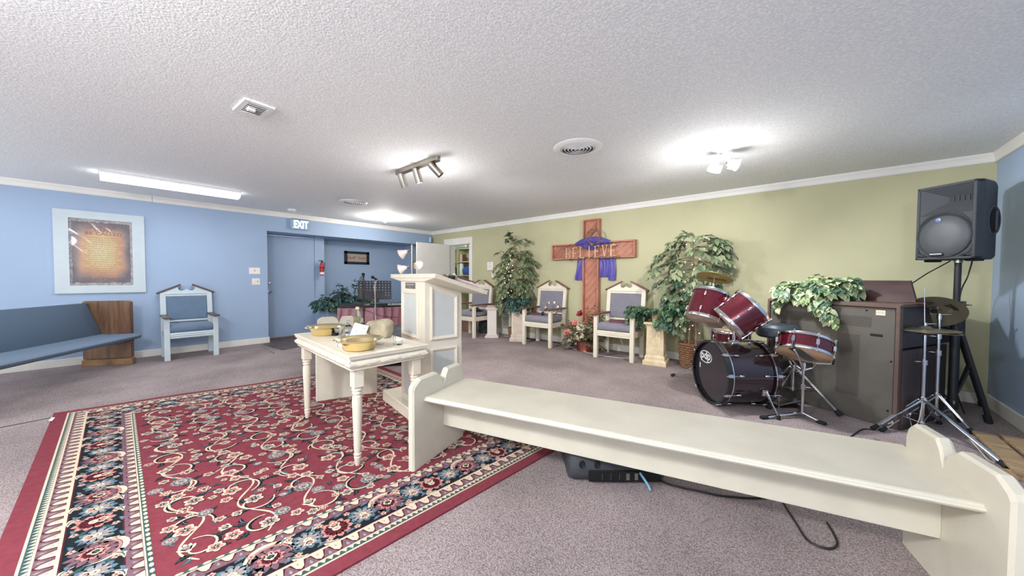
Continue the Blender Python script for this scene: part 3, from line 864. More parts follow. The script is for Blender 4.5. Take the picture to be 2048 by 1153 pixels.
b2 = make_bench('cream painted bench standing behind the table, seen end on', (-5.877, 2.196, 0), math.radians(-20))
mb = MB(); mb.box((0.35, 0, 0.27), (0.7, 0.03, 0.05), 0.003)
mb.box((0.66, 0, 0.13), (0.05, 0.03, 0.26), 0.003)
solo('painted_rail', mb, M_cream, 'short cream painted timber rail beside the right end of the foreground bench', 'rail', T(0.60, 2.17, 0) @ R(math.radians(15)))

# ------------------------------------------------------------------ communion table
t = thing('communion_table', 'cream painted table with turned legs and carved apron, brass plates on it', 'table', (-2.69, 1.238, 0), math.radians(-3.2))
LX, LY, TZ = 1.20, 0.56, 0.737
mb = MB()
mb.box((0, 0, TZ-0.006), (LX, LY, 0.012), 0.004); mb.box((0, 0, TZ-0.017), (LX-0.01, LY-0.01, 0.01)); mb.box((0, 0, TZ-0.027), (LX-0.02, LY-0.02, 0.012), 0.003)
part('tabletop', mb, M_cream2, t, smooth=False)
def carved(L, d):
    """carved, rounded apron of length L along x; front face toward -y"""
    mb = MB()
    rr_ = random.Random(5)
    def fn(u, v):
        z = 0.643+0.060*v
        bulge = 0.022*math.sin(PI*v)
        x = (u-0.5)*(L+2*bulge-0.002)
        k = 0.0
        if 0.2 < v < 0.85:
            k = 0.0035*(math.sin(x*62+3*math.sin(v*9))*math.cos(v*17+x*21)+math.sin(x*125+v*12)*0.6)
        return (x, -bulge-k-0.004, z)
    mb.grid(fn, int(L/0.008), 10)
    mb.box((0, 0.012, 0.677), (L, 0.03, 0.075)); mb.box((0, -0.003, 0.641), (L, 0.02, 0.008), 0.002); mb.box((0, -0.004, 0.707), (L, 0.022, 0.006), 0.002)
    return mb
for k, (L_, mx) in enumerate(((LX-0.052, T(0, -LY/2+0.03, 0)), (LY-0.05, T(LX/2-0.03, 0, 0) @ R(PI/2)), (LX-0.05, T(0, LY/2-0.03, 0) @ R(PI)), (LY-0.05, T(-LX/2+0.03, 0, 0) @ R(-PI/2)))):
    part('apron', carved(L_, 0), M_cream2, t, mx, angle=60)
def table_leg():
    mb = MB()
    mb.box((0, 0, 0.598), (0.066, 0.066, 0.16), 0.004)
    prof = [(0.0, 0.0), (0.011, 0.0), (0.016, 0.02), (0.021, 0.055), (0.023, 0.066), (0.018, 0.070), (0.024, 0.078), (0.025, 0.086), (0.019, 0.092), (0.022, 0.11), (0.024, 0.2), (0.028, 0.33), (0.031, 0.43), (0.029, 0.458), (0.022, 0.468), (0.030, 0.476), (0.031, 0.484), (0.022, 0.492), (0.033, 0.500), (0.033, 0.508), (0.026, 0.514), (0.030, 0.520), (0.0, 0.521)]
    mb.lathe(prof, 20)
    return mb
lm = table_leg().mesh('leg', M_cream2, True, 30)
for sx in (-1, 1):
    for sy in (-1, 1):
        link('leg', lm, t, T(sx*(LX/2-0.07), sy*(LY/2-0.075), 0))

# brass offering plates
def bowl(label, loc, s_=1.0):
    t = thing('offering_plate', label, 'plate', loc, 0, 'brass offering plates')
    mb = MB()
    prof = [(0.0, 0.004), (0.085, 0.004), (0.098, 0.010), (0.112, 0.055), (0.118, 0.062), (0.152, 0.070), (0.156, 0.073), (0.153, 0.076), (0.118, 0.067), (0.108, 0.060), (0.092, 0.013), (0.08, 0.008), (0.0, 0.008)]
    mb.lathe([(r*s_, z) for r, z in prof], 64, cap=False)
    part('bowl', mb, M_brass, t, angle=50)
    mb = MB(); mb.lathe([(0, 0), (0.08*s_, 0), (0.085*s_, 0.006), (0, 0.006)], 48); part('foot', mb, M_brass, t)
    return t
bowl('brass offering plate near the front corner of the cream table', (-2.262, 1.062, TZ))
bowl('brass offering plate at the left back of the cream table', (-3.055, 1.150, TZ), 1.0)
def lathe_thing(name, label, cat, loc, prof, m, seg=24, extra=None, group=None):
    mb = MB(); mb.lathe(prof, seg)
    return solo(name, mb, m, label, cat, T(*loc), group)
def decanter(label, loc):
    t = thing('glass_decanter', label, 'decanter', loc, 0, 'glass decanters')
    mb = MB(); mb.lathe([(0, 0), (0.038, 0), (0.052, 0.015), (0.055, 0.03), (0.045, 0.055), (0.022, 0.075), (0.014, 0.085), (0.014, 0.095), (0.018, 0.098)], 24, cap=False); part('vessel', mb, M_glass, t)
    mb = MB(); mb.lathe([(0, 0.092), (0.011, 0.092), (0.012, 0.1), (0.007, 0.105), (0.013, 0.112), (0.014, 0.12), (0.007, 0.127), (0, 0.129)], 16); part('stopper', mb, M_glass, t)
decanter('round glass decanter with stopper between the brass plate and the bottle', (-2.93, 1.283, TZ))
decanter('glass decanter half hidden behind the written card', (-2.95, 1.41, TZ))
t = thing('oil_bottle', 'tall clear plastic bottle with beige cap and pale oil on the table', 'bottle', (-3.02, 1.405, TZ))
mb = MB(); mb.lathe([(0, 0), (0.03, 0), (0.033, 0.008), (0.033, 0.06), (0.031, 0.066), (0.033, 0.072), (0.033, 0.135), (0.03, 0.155), (0.018, 0.185), (0.013, 0.195), (0.013, 0.205)], 24, cap=False); part('shell', mb, M_plasticclear, t)
mb = MB(); mb.lathe([(0, 0.003), (0.031, 0.004), (0.031, 0.13), (0, 0.13)], 20); part('oil', mb, M_oil, t)
mb = MB(); mb.lathe([(0, 0.200), (0.0155, 0.200), (0.0155, 0.218), (0.013, 0.221), (0, 0.221)], 16); part('cap', mb, mat('beige_cap', (226, 196, 158), 0.5), t)
# stone
def rock(label, loc, dims, seed, m=M_rock, name='stone'):
    rr_ = random.Random(seed); mb = MB()
    bm = bmesh.new(); bmesh.ops.create_icosphere(bm, subdivisions=4, radius=1)
    from mathutils import noise
    off = Vector((seed*3.1, 0, 0))
    for v in bm.verts:
        d = v.co.normalized()
        p = Vector((math.copysign(abs(d.x)**0.55, d.x), math.copysign(abs(d.y)**0.6, d.y), math.copysign(abs(d.z)**0.6, d.z)))
        p *= 1+0.12*noise.noise(d*1.6+off)+0.05*noise.noise(d*5+off)
        v.co = Vector((p.x*dims[0]/2, p.y*dims[1]/2, max(-dims[2]/2, p.z*dims[2]/2*(1.0+0.25*p.x))+dims[2]/2))
    me = bpy.data.meshes.new(name); bm.to_mesh(me); bm.free(); me.materials.append(m)
    me.polygons.foreach_set('use_smooth', [True]*len(me.polygons))
    o = link(name, me, None, T(*loc) @ R(0.25)); tag(o, label, 'stone'); return o
rock('large tan stone standing on the cream table', (-2.635, 1.405, TZ), (0.25, 0.11, 0.14), 6)
# card leaning on the stone
cardM = onto((-2.71, 1.272, TZ+0.052), (0.85, 0.50, -0.22), (-0.02, 0.38, 0.9))
t = thing('written_card', 'white card with pencil writing leaning against the stone', 'card', M=cardM)
mb = MB(); mb.grid(lambda u, v: ((u-0.5)*0.125, (v-0.5)*0.115, 0.002*math.sin(u*3)), 6, 4); mb.box((0, 0, -0.001), (0.125, 0.115, 0.0008)); part('sheet', mb, M_paper, t)
link('writing', textmesh('writing', "IF YOU DON'T\n\nCRY OUT", 0.017, M_ink, 0.0002), t, T(0.0, 0.012, 0.0035))
# small things on the table
t = thing('wafer_box', 'tiny dark box with blue and white lid in front of the left brass plate', 'box', (-2.955, 1.185, TZ), 0.5)
mb = MB(); mb.box((0, 0, 0.012), (0.05, 0.035, 0.024), 0.003); part('box_base', mb, M_tray, t)
mb = MB(); mb.box((0, 0.0, 0.0), (0.045, 0.035, 0.006), 0.002); part('lid', mb, mat('blue_white_lid', (120, 144, 204), 0.3, col2=(224, 230, 240), vscale=60), t, T(0, 0.015, 0.04) @ R(1.0, 'X'))
mb = MB(); mb.box((0, 0, 0.0), (0.03, 0.02, 0.006)); mb.box((0.03, 0.012, 0.004), (0.05, 0.03, 0.008), 0.002)
solo('grey_tray', mb, mat('grey_plastic', (150, 146, 142), 0.4), 'small grey tray right of the blue lidded box', 'tray', T(-2.90, 1.20, TZ+0.003))
mb = MB(); mb.cyl((0, 0, 0.011), (0.085, 0.02, 0.011), 0.011, seg=14)
t = solo('paper_roll', mb, M_paper, 'small rolled paper sticking out left of the front brass plate', 'roll', T(-2.47, 1.01, TZ) @ R(-0.1))
mb = MB(); mb.lathe([(0.0112, 0.0), (0.0122, 0.0), (0.0122, 0.008), (0.0112, 0.008)], 14, T(0.01, 0.0025, 0.011) @ R(PI/2, 'Y'), cap=False); part('green_band', mb, L_dark[0], t)
mb = MB(); mb.box((0, 0, 0.010), (0.075, 0.05, 0.018), 0.003)
t = solo('card_box', mb, M_paper, 'flat white box behind the front brass plate', 'box', T(-2.345, 1.235, TZ) @ R(0.5))
mb = MB(); mb.box((0, 0, 0.001), (0.07, 0.04, 0.002), 0.0005)
solo('paper_slip', mb, M_paper, 'white paper slip lying near the right edge of the table', 'paper', T(-2.17, 1.20, TZ) @ R(0.5))
def cup(label, loc, r, h, w_=0.003, m=M_glass):
    t = thing('communion_cup', label, 'cup', loc, 0, 'clear glasses on the table')
    mb = MB(); mb.lathe([(0, 0), (r*0.85, 0), (r, h), (r-w_*0.4, h), (r*0.85-w_*0.4, w_*1.5), (0, w_*1.5)], 20, cap=False); part('glass_wall', mb, m, t)
    return t
cup('short thick clear glass at the right end of the table', (-2.215, 1.33, TZ), 0.024, 0.032)
cup('tall thin clear glass vial beside the short glass', (-2.255, 1.315, TZ), 0.010, 0.062, 0.002)
mb = MB(); mb.lathe([(0, 0), (0.025, 0), (0.026, 0.006), (0.0, 0.008)], 20)
solo('jar_lid', mb, M_paper, 'white round lid resting on the short glass', 'lid', T(-2.215, 1.33, TZ+0.033))

# ------------------------------------------------------------------ lectern
a_ = math.radians(-9.5)
Lc = Vector((-2.851, 1.734, 0))
t = thing('lectern', 'cream wooden pulpit lectern with grey inset panels and sloping top', 'lectern', Lc, a_)
W_, D_ = 0.4975, 0.345
mb = MB()
# body with sloping top (side profile in yz)
def body_top(y): return 1.205-0.28*y
prof = [(0.0, 0.10), (D_, 0.10), (D_, body_top(D_)), (0.0, body_top(0))]
vs = [(x, y, z) for x in (0, W_) for y, z in prof]
mb.add(vs, [(0, 3, 2, 1), (4, 5, 6, 7), (0, 1, 5, 4), (1, 2, 6, 5), (2, 3, 7, 6), (3, 0, 4, 7)])
part('carcass', mb, M_cream2, t, smooth=False)
mb = MB(); mb.box((W_/2, D_/2-0.02, 0.052), (W_+0.62, D_+0.10, 0.104), 0.008); part('plinth', mb, M_cream2, t, smooth=False)
# top slab: sloping, with ogee edge
sl = math.atan2(1.252-1.106, 0.50)
Ms = T(W_/2+0.005, -0.015, 1.252) @ R(-sl, 'X')
mb = MB(); mb.box((0, 0.255, -0.008), (0.93, 0.52, 0.014), 0.005); mb.box((0, 0.255, -0.019), (0.915, 0.505, 0.010)); mb.box((0, 0.255, -0.029), (0.93, 0.515, 0.012), 0.005)
part('reading_top', mb, M_cream2, t, Ms, smooth=False)
mb = MB(); mb.add([(-0.45, 0.005, -0.034), (0.45, 0.005, -0.034), (0.45, 0.5, -0.034), (-0.45, 0.5, -0.034), (-W_/2, 0.02, -0.06), (W_/2, 0.02, -0.06), (W_/2, 0.38, -0.05), (-W_/2, 0.38, -0.05)],
    [(0, 1, 2, 3), (4, 7, 6, 5), (0, 4, 5, 1), (1, 5, 6, 2), (2, 6, 7, 3), (3, 7, 4, 0)]); part('top_support', mb, M_cream2, t, Ms, smooth=False)
def panel(poly, M, parent):
    """moulded frame around poly (local xz, front toward -y) with grey inset"""
    n = len(poly)
    c = (sum(p[0] for p in poly)/n, sum(p[1] for p in poly)/n)
    def ins(d): return [(p[0]+(d if p[0] < c[0] else -d), p[1]+(d if p[1] < c[1] else -d)) for p in poly]
    rings_ = [(poly, 0.0), (poly, -0.012), (ins(0.006), -0.018), (ins(0.014), -0.018), (ins(0.020), -0.010), (ins(0.027), -0.008), (ins(0.032), 0.0)]
    mb = MB(); vs = [(x, y, z) for pp, y in rings_ for x, z in pp]; fs = []
    for k in range(len(rings_)-1):
        for i in range(n):
            fs.append((k*n+i, k*n+(i+1) % n, (k+1)*n+(i+1) % n, (k+1)*n+i))
    mb.add(vs, fs); f = part('panel_moulding', mb, M_cream2, parent, M, smooth=False)
    mb = MB(); q = ins(0.026); mb.prism(q, -0.004, 0.0); part('inset_panel', mb, M_panelgrey, parent, M, smooth=False, label='pale grey inset panel')
# front (faces -y local): upper tall panel and lower
panel([(0.045, 0.70), (0.385, 0.70), (0.385, 1.10), (0.045, 1.10)], T(0, 0, 0), t)
panel([(0.045, 0.135), (0.385, 0.135), (0.385, 0.63), (0.045, 0.63)], T(0, 0, 0), t)
# right side (faces +x local)
MR = T(W_, 0, 0) @ R(PI/2)
panel([(0.045, 0.70), (0.30, 0.70), (0.30, 1.075), (0.045, 1.145)], MR, t)
panel([(0.045, 0.16), (0.30, 0.16), (0.30, 0.63), (0.045, 0.63)], MR, t)
mb = MB(); mb.box((0.215, -0.004, 1.150), (0.20, 0.006, 0.052), 0.001); pl = part('name_plate', mb, mat('plate_bronze', (122, 112, 106), 0.4, metal=0.4), t, smooth=False)
link('engraving', textmesh('engraving', 'REV. JAMES CROSBY', 0.019, M_panelgrey, 0.0004), pl, T(0.215, -0.0075, 1.158) @ R(PI/2, 'X'))
link('engraving', textmesh('engraving', '1986', 0.013, M_panelgrey, 0.0004), pl, T(0.215, -0.0075, 1.135) @ R(PI/2, 'X'))
ML = T(*Lc) @ R(a_) @ Ms
# book stand and headset on lectern top
tb = thing('open_bible', 'open book with brown cover lying on the lectern top', 'book', M=ML @ T(0.27, 0.31, 0.0))
mb = MB(); mb.box((0, 0, 0.003), (0.34, 0.24, 0.006), 0.002); part('cover', mb, M_brown, tb)
for sx in (-1, 1):
    mb = MB(); mb.grid(lambda u, v: (sx*0.16*u, -0.11+0.22*v, 0.02+0.04*math.sin(min(1, u*1.3+0.25)*PI/1.25)), 8, 2); mb.box((sx*0.08, 0, 0.016), (0.155, 0.215, 0.026)); part('page_block', mb, M_page, tb)
tb = thing('headset_pouch', 'black headset bundle on top of the lectern', 'headset', M=ML @ T(0.40, 0.17, 0.0) @ S(0.62))
mb = MB(); mb.sphere((0, 0, 0.03), 0.05, sc_=(1.4, 0.8, 0.6)); mb.sphere((0.08, -0.02, 0.025), 0.035, sc_=(1, 0.8, 0.7)); part('pouch', mb, M_dark, tb)
mb = MB(); mb.tube([(0.06, -0.03, 0.01), (0.1, -0.05, 0.05), (0.12, -0.03, 0.07), (0.13, 0, 0.04), (0.12, 0.02, 0.01)], 0.006, 8); part('band', mb, M_nickel, tb)
mb = MB(); mb.sphere((0, 0, 0.012), 0.022, sc_=(1.4, 0.8, 0.5)); mb.sphere((0.03, 0.01, 0.01), 0.014, sc_=(1.2, 0.6, 0.5))
solo('orange_petals', mb, M_orange, 'crumpled orange petals on the lectern plinth', 'petals', T(*Lc) @ R(a_) @ T(-0.13, 0.09, 0.104))

# ------------------------------------------------------------------ pulpit chairs
def make_chair(label, loc, rz, body, fabric, trim, group, zs=1.0, wd=0.62):
    t = thing('pulpit_chair', label, 'chair', loc, rz, group)
    w2 = wd/2; lt = 0.062; yb = 0.26
    for sx in (-1, 1):
        mb = MB(); mb.box((sx*(w2-lt/2), -yb+lt/2, 0.33*zs), (lt, lt, 0.66*zs), 0.006)
        part('front_leg', mb, body, t, smooth=False)
        mb = MB()
        # back post, reclined above the seat
        h = [0, 0.42*zs, 1.035*zs]; yy = [yb-lt/2, yb-lt/2, yb-lt/2+0.075]
        vs = []
        for k in range(3):
            for dx, dy in ((-1, -1), (1, -1), (1, 1), (-1, 1)):
                vs.append((sx*(w2-lt/2)+dx*lt*0.5, yy[k]+dy*lt*0.42, h[k]))
        fs = [(0, 3, 2, 1), (8, 9, 10, 11)]+[(k*4+i, k*4+(i+1) % 4, (k+1)*4+(i+1) % 4, (k+1)*4+i) for k in range(2) for i in range(4)]
        mb.add(vs, fs); part('back_post', mb, body, t, smooth=False)
        mb = MB(); mb.box((sx*(w2-lt/2), -0.02, 0.671*zs), (0.085, 0.60, 0.026), 0.009)
        part('armrest', mb, trim, t, smooth=False, label='brown stained armrest')
    # seat rails with grooves
    mb = MB()
    for (c, d) in (((0, -yb+0.025, 0.385*zs), (wd-lt, 0.03, 0.085)),):
        mb.box(c, d, 0.003); mb.box((c[0], c[1]-0.008, c[2]+0.022), (d[0], 0.026, 0.016), 0.004); mb.box((c[0], c[1]-0.008, c[2]-0.003), (d[0], 0.026, 0.016), 0.004)
    part('front_rail', mb, body, t, smooth=False)
    mb = MB()
    for sx in (-1, 1): mb.box((sx*(w2-0.025), 0, 0.385*zs), (0.03, 2*yb-lt, 0.085), 0.003)
    mb.box((0, yb-0.03, 0.385*zs), (wd-lt, 0.03, 0.085), 0.003)
    part('seat_frame', mb, body, t, smooth=False)
    mb = MB(); mb.box((0, -0.01, 0.484*zs), (wd-2*0.045, 2*yb-0.03, 0.115), 0.028); part('seat_cushion', mb, fabric, t, angle=60)
    rc = math.atan2(0.075, 0.615*zs)
    MBk = T(0, yb-lt/2, 0.42*zs) @ R(-rc, 'X')
    mb = MB(); mb.box((0, 0, 0.365*zs), (wd-2*lt+0.004, 0.05, 0.40*zs), 0.012); part('back_cushion', mb, fabric, t, MBk)
    mb = MB(); mb.box((0, 0, 0.15*zs), (wd-2*lt+0.01, 0.03, 0.035), 0.003)
    mb2 = MB(); mb2.box((0, 0.003, 0.59*zs), (wd-2*lt+0.01, 0.045, 0.055), 0.003); mb2.box((0, -0.02, 0.60*zs), (wd-2*lt, 0.02, 0.012), 0.003)
    part('back_rail', mb2, body, t, MBk, smooth=False)
    part('back_rail', mb, body, t, MBk, smooth=False)
    # pediment
    P_ = [(-w2, 0.60), (-w2, 0.625), (-0.06, 0.750)]
    for q in range(9):
        a = math.radians(75+q*25)
        P_.append((-0.055+0.042*math.cos(a), 0.693+0.042*math.sin(a)))
    P_ += [(-0.02, 0.664), (-0.008, 0.676), (0, 0.680)]
    P2 = P_+[(-x, z) for x, z in P_[::-1]][1:]
    P2 = [(x, z*zs) for x, z in P2]
    mb = MB(); mb.prism(P2, -0.02, 0.02); part('pediment', mb, body, t, MBk, smooth=False)
    for sx in (-1, 1):
        mb = MB()
        x0, z0, x1, z1 = sx*(w2+0.035), 0.612*zs, sx*0.065, 0.755*zs
        L_ = math.hypot(x1-x0, z1-z0); an = math.atan2(z1-z0, x1-x0)
        mb.box((0, 0, 0), (L_, 0.085, 0.024), 0.006, M=T((x0+x1)/2, 0, (z0+z1)/2) @ R(-an, 'Y'))
        part('top_moulding', mb, trim, t, MBk, smooth=False, label='brown stained sloping moulding')
    return t
gch = 'cream pulpit chairs by the green wall'
ch1 = make_chair('cream armchair with grey cushions left of the cross, tambourine on its seat', (-3.665, 5.155, 0), math.radians(3), M_cream2, M_fabricgrey, M_brown, gch)
ch2 = dup(ch1, (-2.195, 5.09, 0), math.radians(3), 'cream armchair with grey cushions right of the cross, one maroon book on its seat')
ch3 = dup(ch1, (-5.36, 4.93, 0), math.radians(3), 'cream armchair with grey cushions half hidden behind the lectern')
make_chair('pale blue painted armchair with slate blue cushions against the blue wall', (-7.19, 0.75, 0), math.radians(90), M_paleblue, M_fabricblue, M_greybrown, 'blue armchair', 0.935, 0.60)

# books
def book(name, label, M, d=(0.15, 0.21, 0.03), cover=M_book, group=None):
    t = thing(name, label, 'book', M=M)
    if group: t['group'] = group
    x, y, z = d
    mb = MB(); mb.box((0, 0, 0.0015), (x, y, 0.003), 0.001); mb.box((0, 0, z-0.0015), (x, y, 0.003), 0.001); mb.box((-x/2+0.002, 0, z/2), (0.004, y, z), 0.001)
    part('cover', mb, cover, t, smooth=False)
    mb = MB(); mb.box((0.0, 0, z/2), (x-0.012, y-0.012, z-0.007)); part('page_block', mb, M_page, t, smooth=False)
    return t
seat = 0.5425
book('hymn_book', 'maroon book lying on the grey seat right of the cross', T(-2.21, 5.05, seat) @ R(1.9), (0.16, 0.22, 0.035))
mb = MB(); mb.box((0, 0, 0.003), (0.2, 0.27, 0.006), 0.001)
solo('folder', mb, mat('dark_folder', (98, 88, 92), 0.5), 'thin dark folder under the book on the seat left of the cross', 'folder', T(-3.77, 5.12, seat) @ R(1.7))
mb = MB(); mb.box((0, 0, 0.002), (0.2, 0.27, 0.004), 0.001)
solo('paper_folder', mb, M_page, 'pale folder behind the maroon book on the right chair', 'folder', T(-2.14, 5.13, seat-0.001) @ R(1.5))
book('hymn_book', 'maroon book on the folder on the seat left of the cross', T(-3.77, 5.11, seat+0.007) @ R(1.6), (0.15, 0.2, 0.03))
# tambourine
tt = thing('tambourine', 'wooden tambourine standing on the seat left of the cross', 'tambourine', M=T(-3.53, 5.20, seat+0.125) @ R(0.25) @ R(1.35, 'X'))
mb = MB(); mb.lathe([(0.118, -0.02), (0.124, -0.02), (0.124, 0.02), (0.118, 0.02), (0.118, -0.02)], 40, cap=False); part('hoop', mb, M_hazel, tt)
for k in range(7):
    a = k*2*PI/7+0.3
    mb = MB(); mb.lathe([(0, 0), (0.02, 0.001), (0.02, 0.003), (0, 0.004)], 14, T(0.121*math.cos(a), 0.121*math.sin(a), 0.003)); mb.lathe([(0, 0), (0.02, 0.001), (0.02, 0.003), (0, 0.004)], 14, T(0.121*math.cos(a), 0.121*math.sin(a), -0.006)); part('jingle', mb, M_steel, tt)
th = thing('headphones', 'black headphones with coiled cable in front of the tambourine', 'headphones', M=T(-3.58, 5.13, seat) @ R(0.4))
mb = MB(); mb.tube([(-0.08+0.16*k/12, 0.02*math.sin(PI*k/12), 0.03+0.09*math.sin(PI*k/12)) for k in range(13)], 0.006, 8); part('headband', mb, M_dark, th)
for sx in (-1, 1):
    mb = MB(); mb.lathe([(0, -0.015), (0.034, -0.015), (0.036, 0.0), (0.03, 0.016), (0, 0.016)], 18, T(sx*0.08, 0, 0.036) @ R(PI/2, 'Y')); part('ear_cup', mb, M_black, th)
mb = MB(); mb.tube([(0.05+0.04*math.cos(k*0.7), -0.04+0.03*math.sin(k*0.7), 0.01+0.002*k) for k in range(24)], 0.004, 6); part('cable', mb, M_cable, th)
# things on the half hidden chair
mb = MB(); mb.box((0, 0, 0.006), (0.24, 0.17, 0.012), 0.003)
solo('black_tablet', mb, M_dark, 'flat black case on the seat behind the lectern', 'case', T(-5.17, 4.87, seat) @ R(0.1))
mb = MB(); mb.sphere((0, 0, 0.035), 0.034, sc_=(1, 1, 0.8)); mb.cyl((0.02, 0, 0.02), (0.11, -0.02, 0.016), 0.012, 0.016); mb.tube([(-0.04, 0, 0.01), (-0.05, 0.03, 0.03), (0, 0.05, 0.05), (0.04, 0.03, 0.04)], 0.006, 6)
solo('handheld_microphone', mb, M_black, 'black handheld microphone lying on the flat black case', 'microphone', T(-5.15, 4.87, seat+0.012))

# ------------------------------------------------------------------ wooden pew (left)
pr = math.atan2(-0.57, 0.822)
pw = thing('pew', 'long church pew with slate blue fabric and brown wooden end panel', 'pew', (-7.234, -0.063, 0), math.radians(-31.8))
# local: x along pew away from its end panel, y toward the back is -, front +  (front = +y)
PL = 3.2
mb = MB(); 
prof = [(-0.25, 0.10), (0.25, 0.10), (0.25, 0.80), (0.245, 0.868), (0.22, 0.885), (-0.22, 0.885), (-0.25, 0.868)]
mb.prism([(y, z) for y, z in prof], -0.03, 0.03, M=R(-PI/2) @ S(1, 1, 1))
part('end_panel', mb, M_pewwood, pw, M=Matrix.Identity(4), smooth=False)
mb = MB(); mb.box((0, 0, 0.045), (0.078, 0.53, 0.09), 0.006); part('foot_block', mb, M_pewedge, pw, smooth=False)
def pewgrid(p0, p1, th, x0, x1, m, name, round_=0.02, nseg=1):
    """slab between profile points p0 and p1 (y,z), thickness th"""
    mb = MB()
    d = Vector((0, p1[0]-p0[0], p1[1]-p0[1])); L_ = d.length; an = math.atan2(d.z, d.y)
    mb.box(((x0+x1)/2, 0, 0), (x1-x0, L_, th), round_, M=T(0, (p0[0]+p1[0])/2, (p0[1]+p1[1])/2) @ R(an, 'X'))
    return mb
cx_ = [(-0.10, 0.445), (0.02, 0.43), (0.16, 0.43), (0.28, 0.432), (0.355, 0.425), (0.375, 0.405), (0.365, 0.375), (0.32, 0.355), (0.1, 0.35), (-0.10, 0.36)]
mb = MB(); k = len(cx_)
mb.add([(0.035, a, b) for a, b in cx_]+[(PL, a, b) for a, b in cx_], [list(range(k))[::-1], [k+i for i in range(k)]]+[[i, (i+1) % k, k+(i+1) % k, k+i] for i in range(k)])
part('seat', mb, M_pewseat, pw, angle=50)
mb = MB(); mb.box((0.12, 0.12, 0.335), (0.16, 0.38, 0.05), 0.02); part('seat_bracket', mb, M_pewwood, pw)
mb = pewgrid((-0.055, 0.42), (-0.215, 0.858), 0.045, 0.035, PL, M_pewfab, 'x', 0.015); part('backrest', mb, M_pewfab, pw, angle=60)
me_ = pw.children[0].data
link('end_panel', me_, pw, T(PL+0.03, 0, 0)); link('foot_block', pw.children[1].data, pw, T(PL+0.03, 0, 0))

# ------------------------------------------------------------------ cross with diagonal planks
YW = YG-0.001
cr = thing('wooden_cross', 'tall reddish wooden cross with diagonal planks on the green wall', 'cross', (-2.89, YW, 0))
cz0, cz1, ax0, ax1, az0, az1, hw = 0.42, 2.255, -0.815, 0.785, 1.565, 1.85, 0.155
def bars(lst, name='frame_board'):
    for (x0, x1, z0, z1) in lst:
        mb = MB(); mb.box(((x0+x1)/2, -0.045, (z0+z1)/2), (x1-x0, 0.09, z1-z0), 0.004); part(name, mb, M_redframe, cr, smooth=False)
e = 0.026
bars([(-hw, -hw+e, cz0, az0), (hw-e, hw, cz0, az0), (-hw, -hw+e, az1, cz1), (hw-e, hw, az1, cz1), (-hw+e, hw-e, cz0, cz0+e), (-hw+e, hw-e, cz1-e, cz1),
      (ax0, -hw+e, az0, az0+e), (hw-e, ax1, az0, az0+e), (ax0, -hw+e, az1-e, az1), (hw-e, ax1, az1-e, az1), (ax0, ax0+e, az0+e, az1-e), (ax1-e, ax1, az0+e, az1-e)])
def clip(poly, a, b, c):
    """keep a*x+b*z<=c"""
    out = []
    for i in range(len(poly)):
        p, q = poly[i], poly[(i+1) % len(poly)]
        dp, dq = a*p[0]+b*p[1]-c, a*q[0]+b*q[1]-c
        if dp <= 0: out.append(p)
        if dp*dq < 0:
            s_ = dp/(dp-dq); out.append((p[0]+(q[0]-p[0])*s_, p[1]+(q[1]-p[1])*s_))
    return out
def planks(rect, ang, wd, seed, y0=-0.03):
    x0, x1, z0, z1 = rect
    rr_ = random.Random(seed)
    a, b = -math.sin(ang), math.cos(ang)
    vals = [a*x+b*z for x in (x0, x1) for z in (z0, z1)]
    c = min(vals)-rr_.uniform(0, wd)
    while c < max(vals):
        p = [(x0, z0), (x1, z0), (x1, z1), (x0, z1)]
        p = clip(p, a, b, c+wd-0.004); 
        if p: p = clip(p, -a, -b, -(c))
        if len(p) >= 3:
            mb = MB(); d = rr_.uniform(0, 0.004); mb.prism(p, y0-d, 0.0)
            part('plank', mb, rr_.choice([M_redwood, M_redwood, M_redwood2]), cr, smooth=False)
        c += wd
planks((-hw+e, hw-e, cz0+e, 1.57), math.radians(48), 0.088, 1)
planks((-hw+e, hw-e, 1.85, cz1-e), math.radians(48), 0.088, 2)
planks((ax0+e, 0, az0+e, az1-e), math.radians(48), 0.088, 3)
planks((0, ax1-e, az0+e, az1-e), math.radians(40), 0.088, 4)
mb = MB(); mb.box((0, -0.008, (cz0+cz1)/2), (2*hw-2*e, 0.012, cz1-cz0-0.01)); mb.box(((ax0+ax1)/2, -0.008, (az0+az1)/2), (ax1-ax0-0.01, 0.012, az1-az0-2*e)); part('backing', mb, M_redwood2, cr, smooth=False)

# purple cloth draped behind and over the cross
t = thing('purple_cloth', 'purple cloth draped over the arms of the wooden cross', 'cloth', (-2.89, YW, 0))
def drape(x0, x1, z0, z1, seed, skew, yb=-0.03, amp=0.022, nf=7, bot=None):
    rr_ = random.Random(seed); ph = [rr_.uniform(0, 6.3) for _ in range(4)]
    def fn(u, v):
        x = x0+(x1-x0)*u+0.02*math.sin(3*v+ph[0])+skew*v
        zb = z1 + (bot(u) if bot else 0)
        z = z0+(zb-z0)*v
        y = yb-amp*(0.5+0.5*math.sin(nf*u*PI+ph[1]+v*0.8))*(0.5+0.5*v)-0.01*math.sin(17*u+ph[2])*v
        return (x, y, z)
    mb = MB(); mb.grid(fn, 44, 14)
    return mb
part('hanging_fold', drape(-0.30, -0.13, 1.60, 1.22, 1, -0.03, nf=3, bot=lambda u: -0.06*u-0.02*math.sin(6*u)), M_purple, t, angle=80)
part('hanging_fold', drape(0.13, 0.42, 1.60, 1.25, 2, 0.012, nf=9, bot=lambda u: -0.06*(1 if u > 0.55 else 0)), M_purple, t, angle=80)
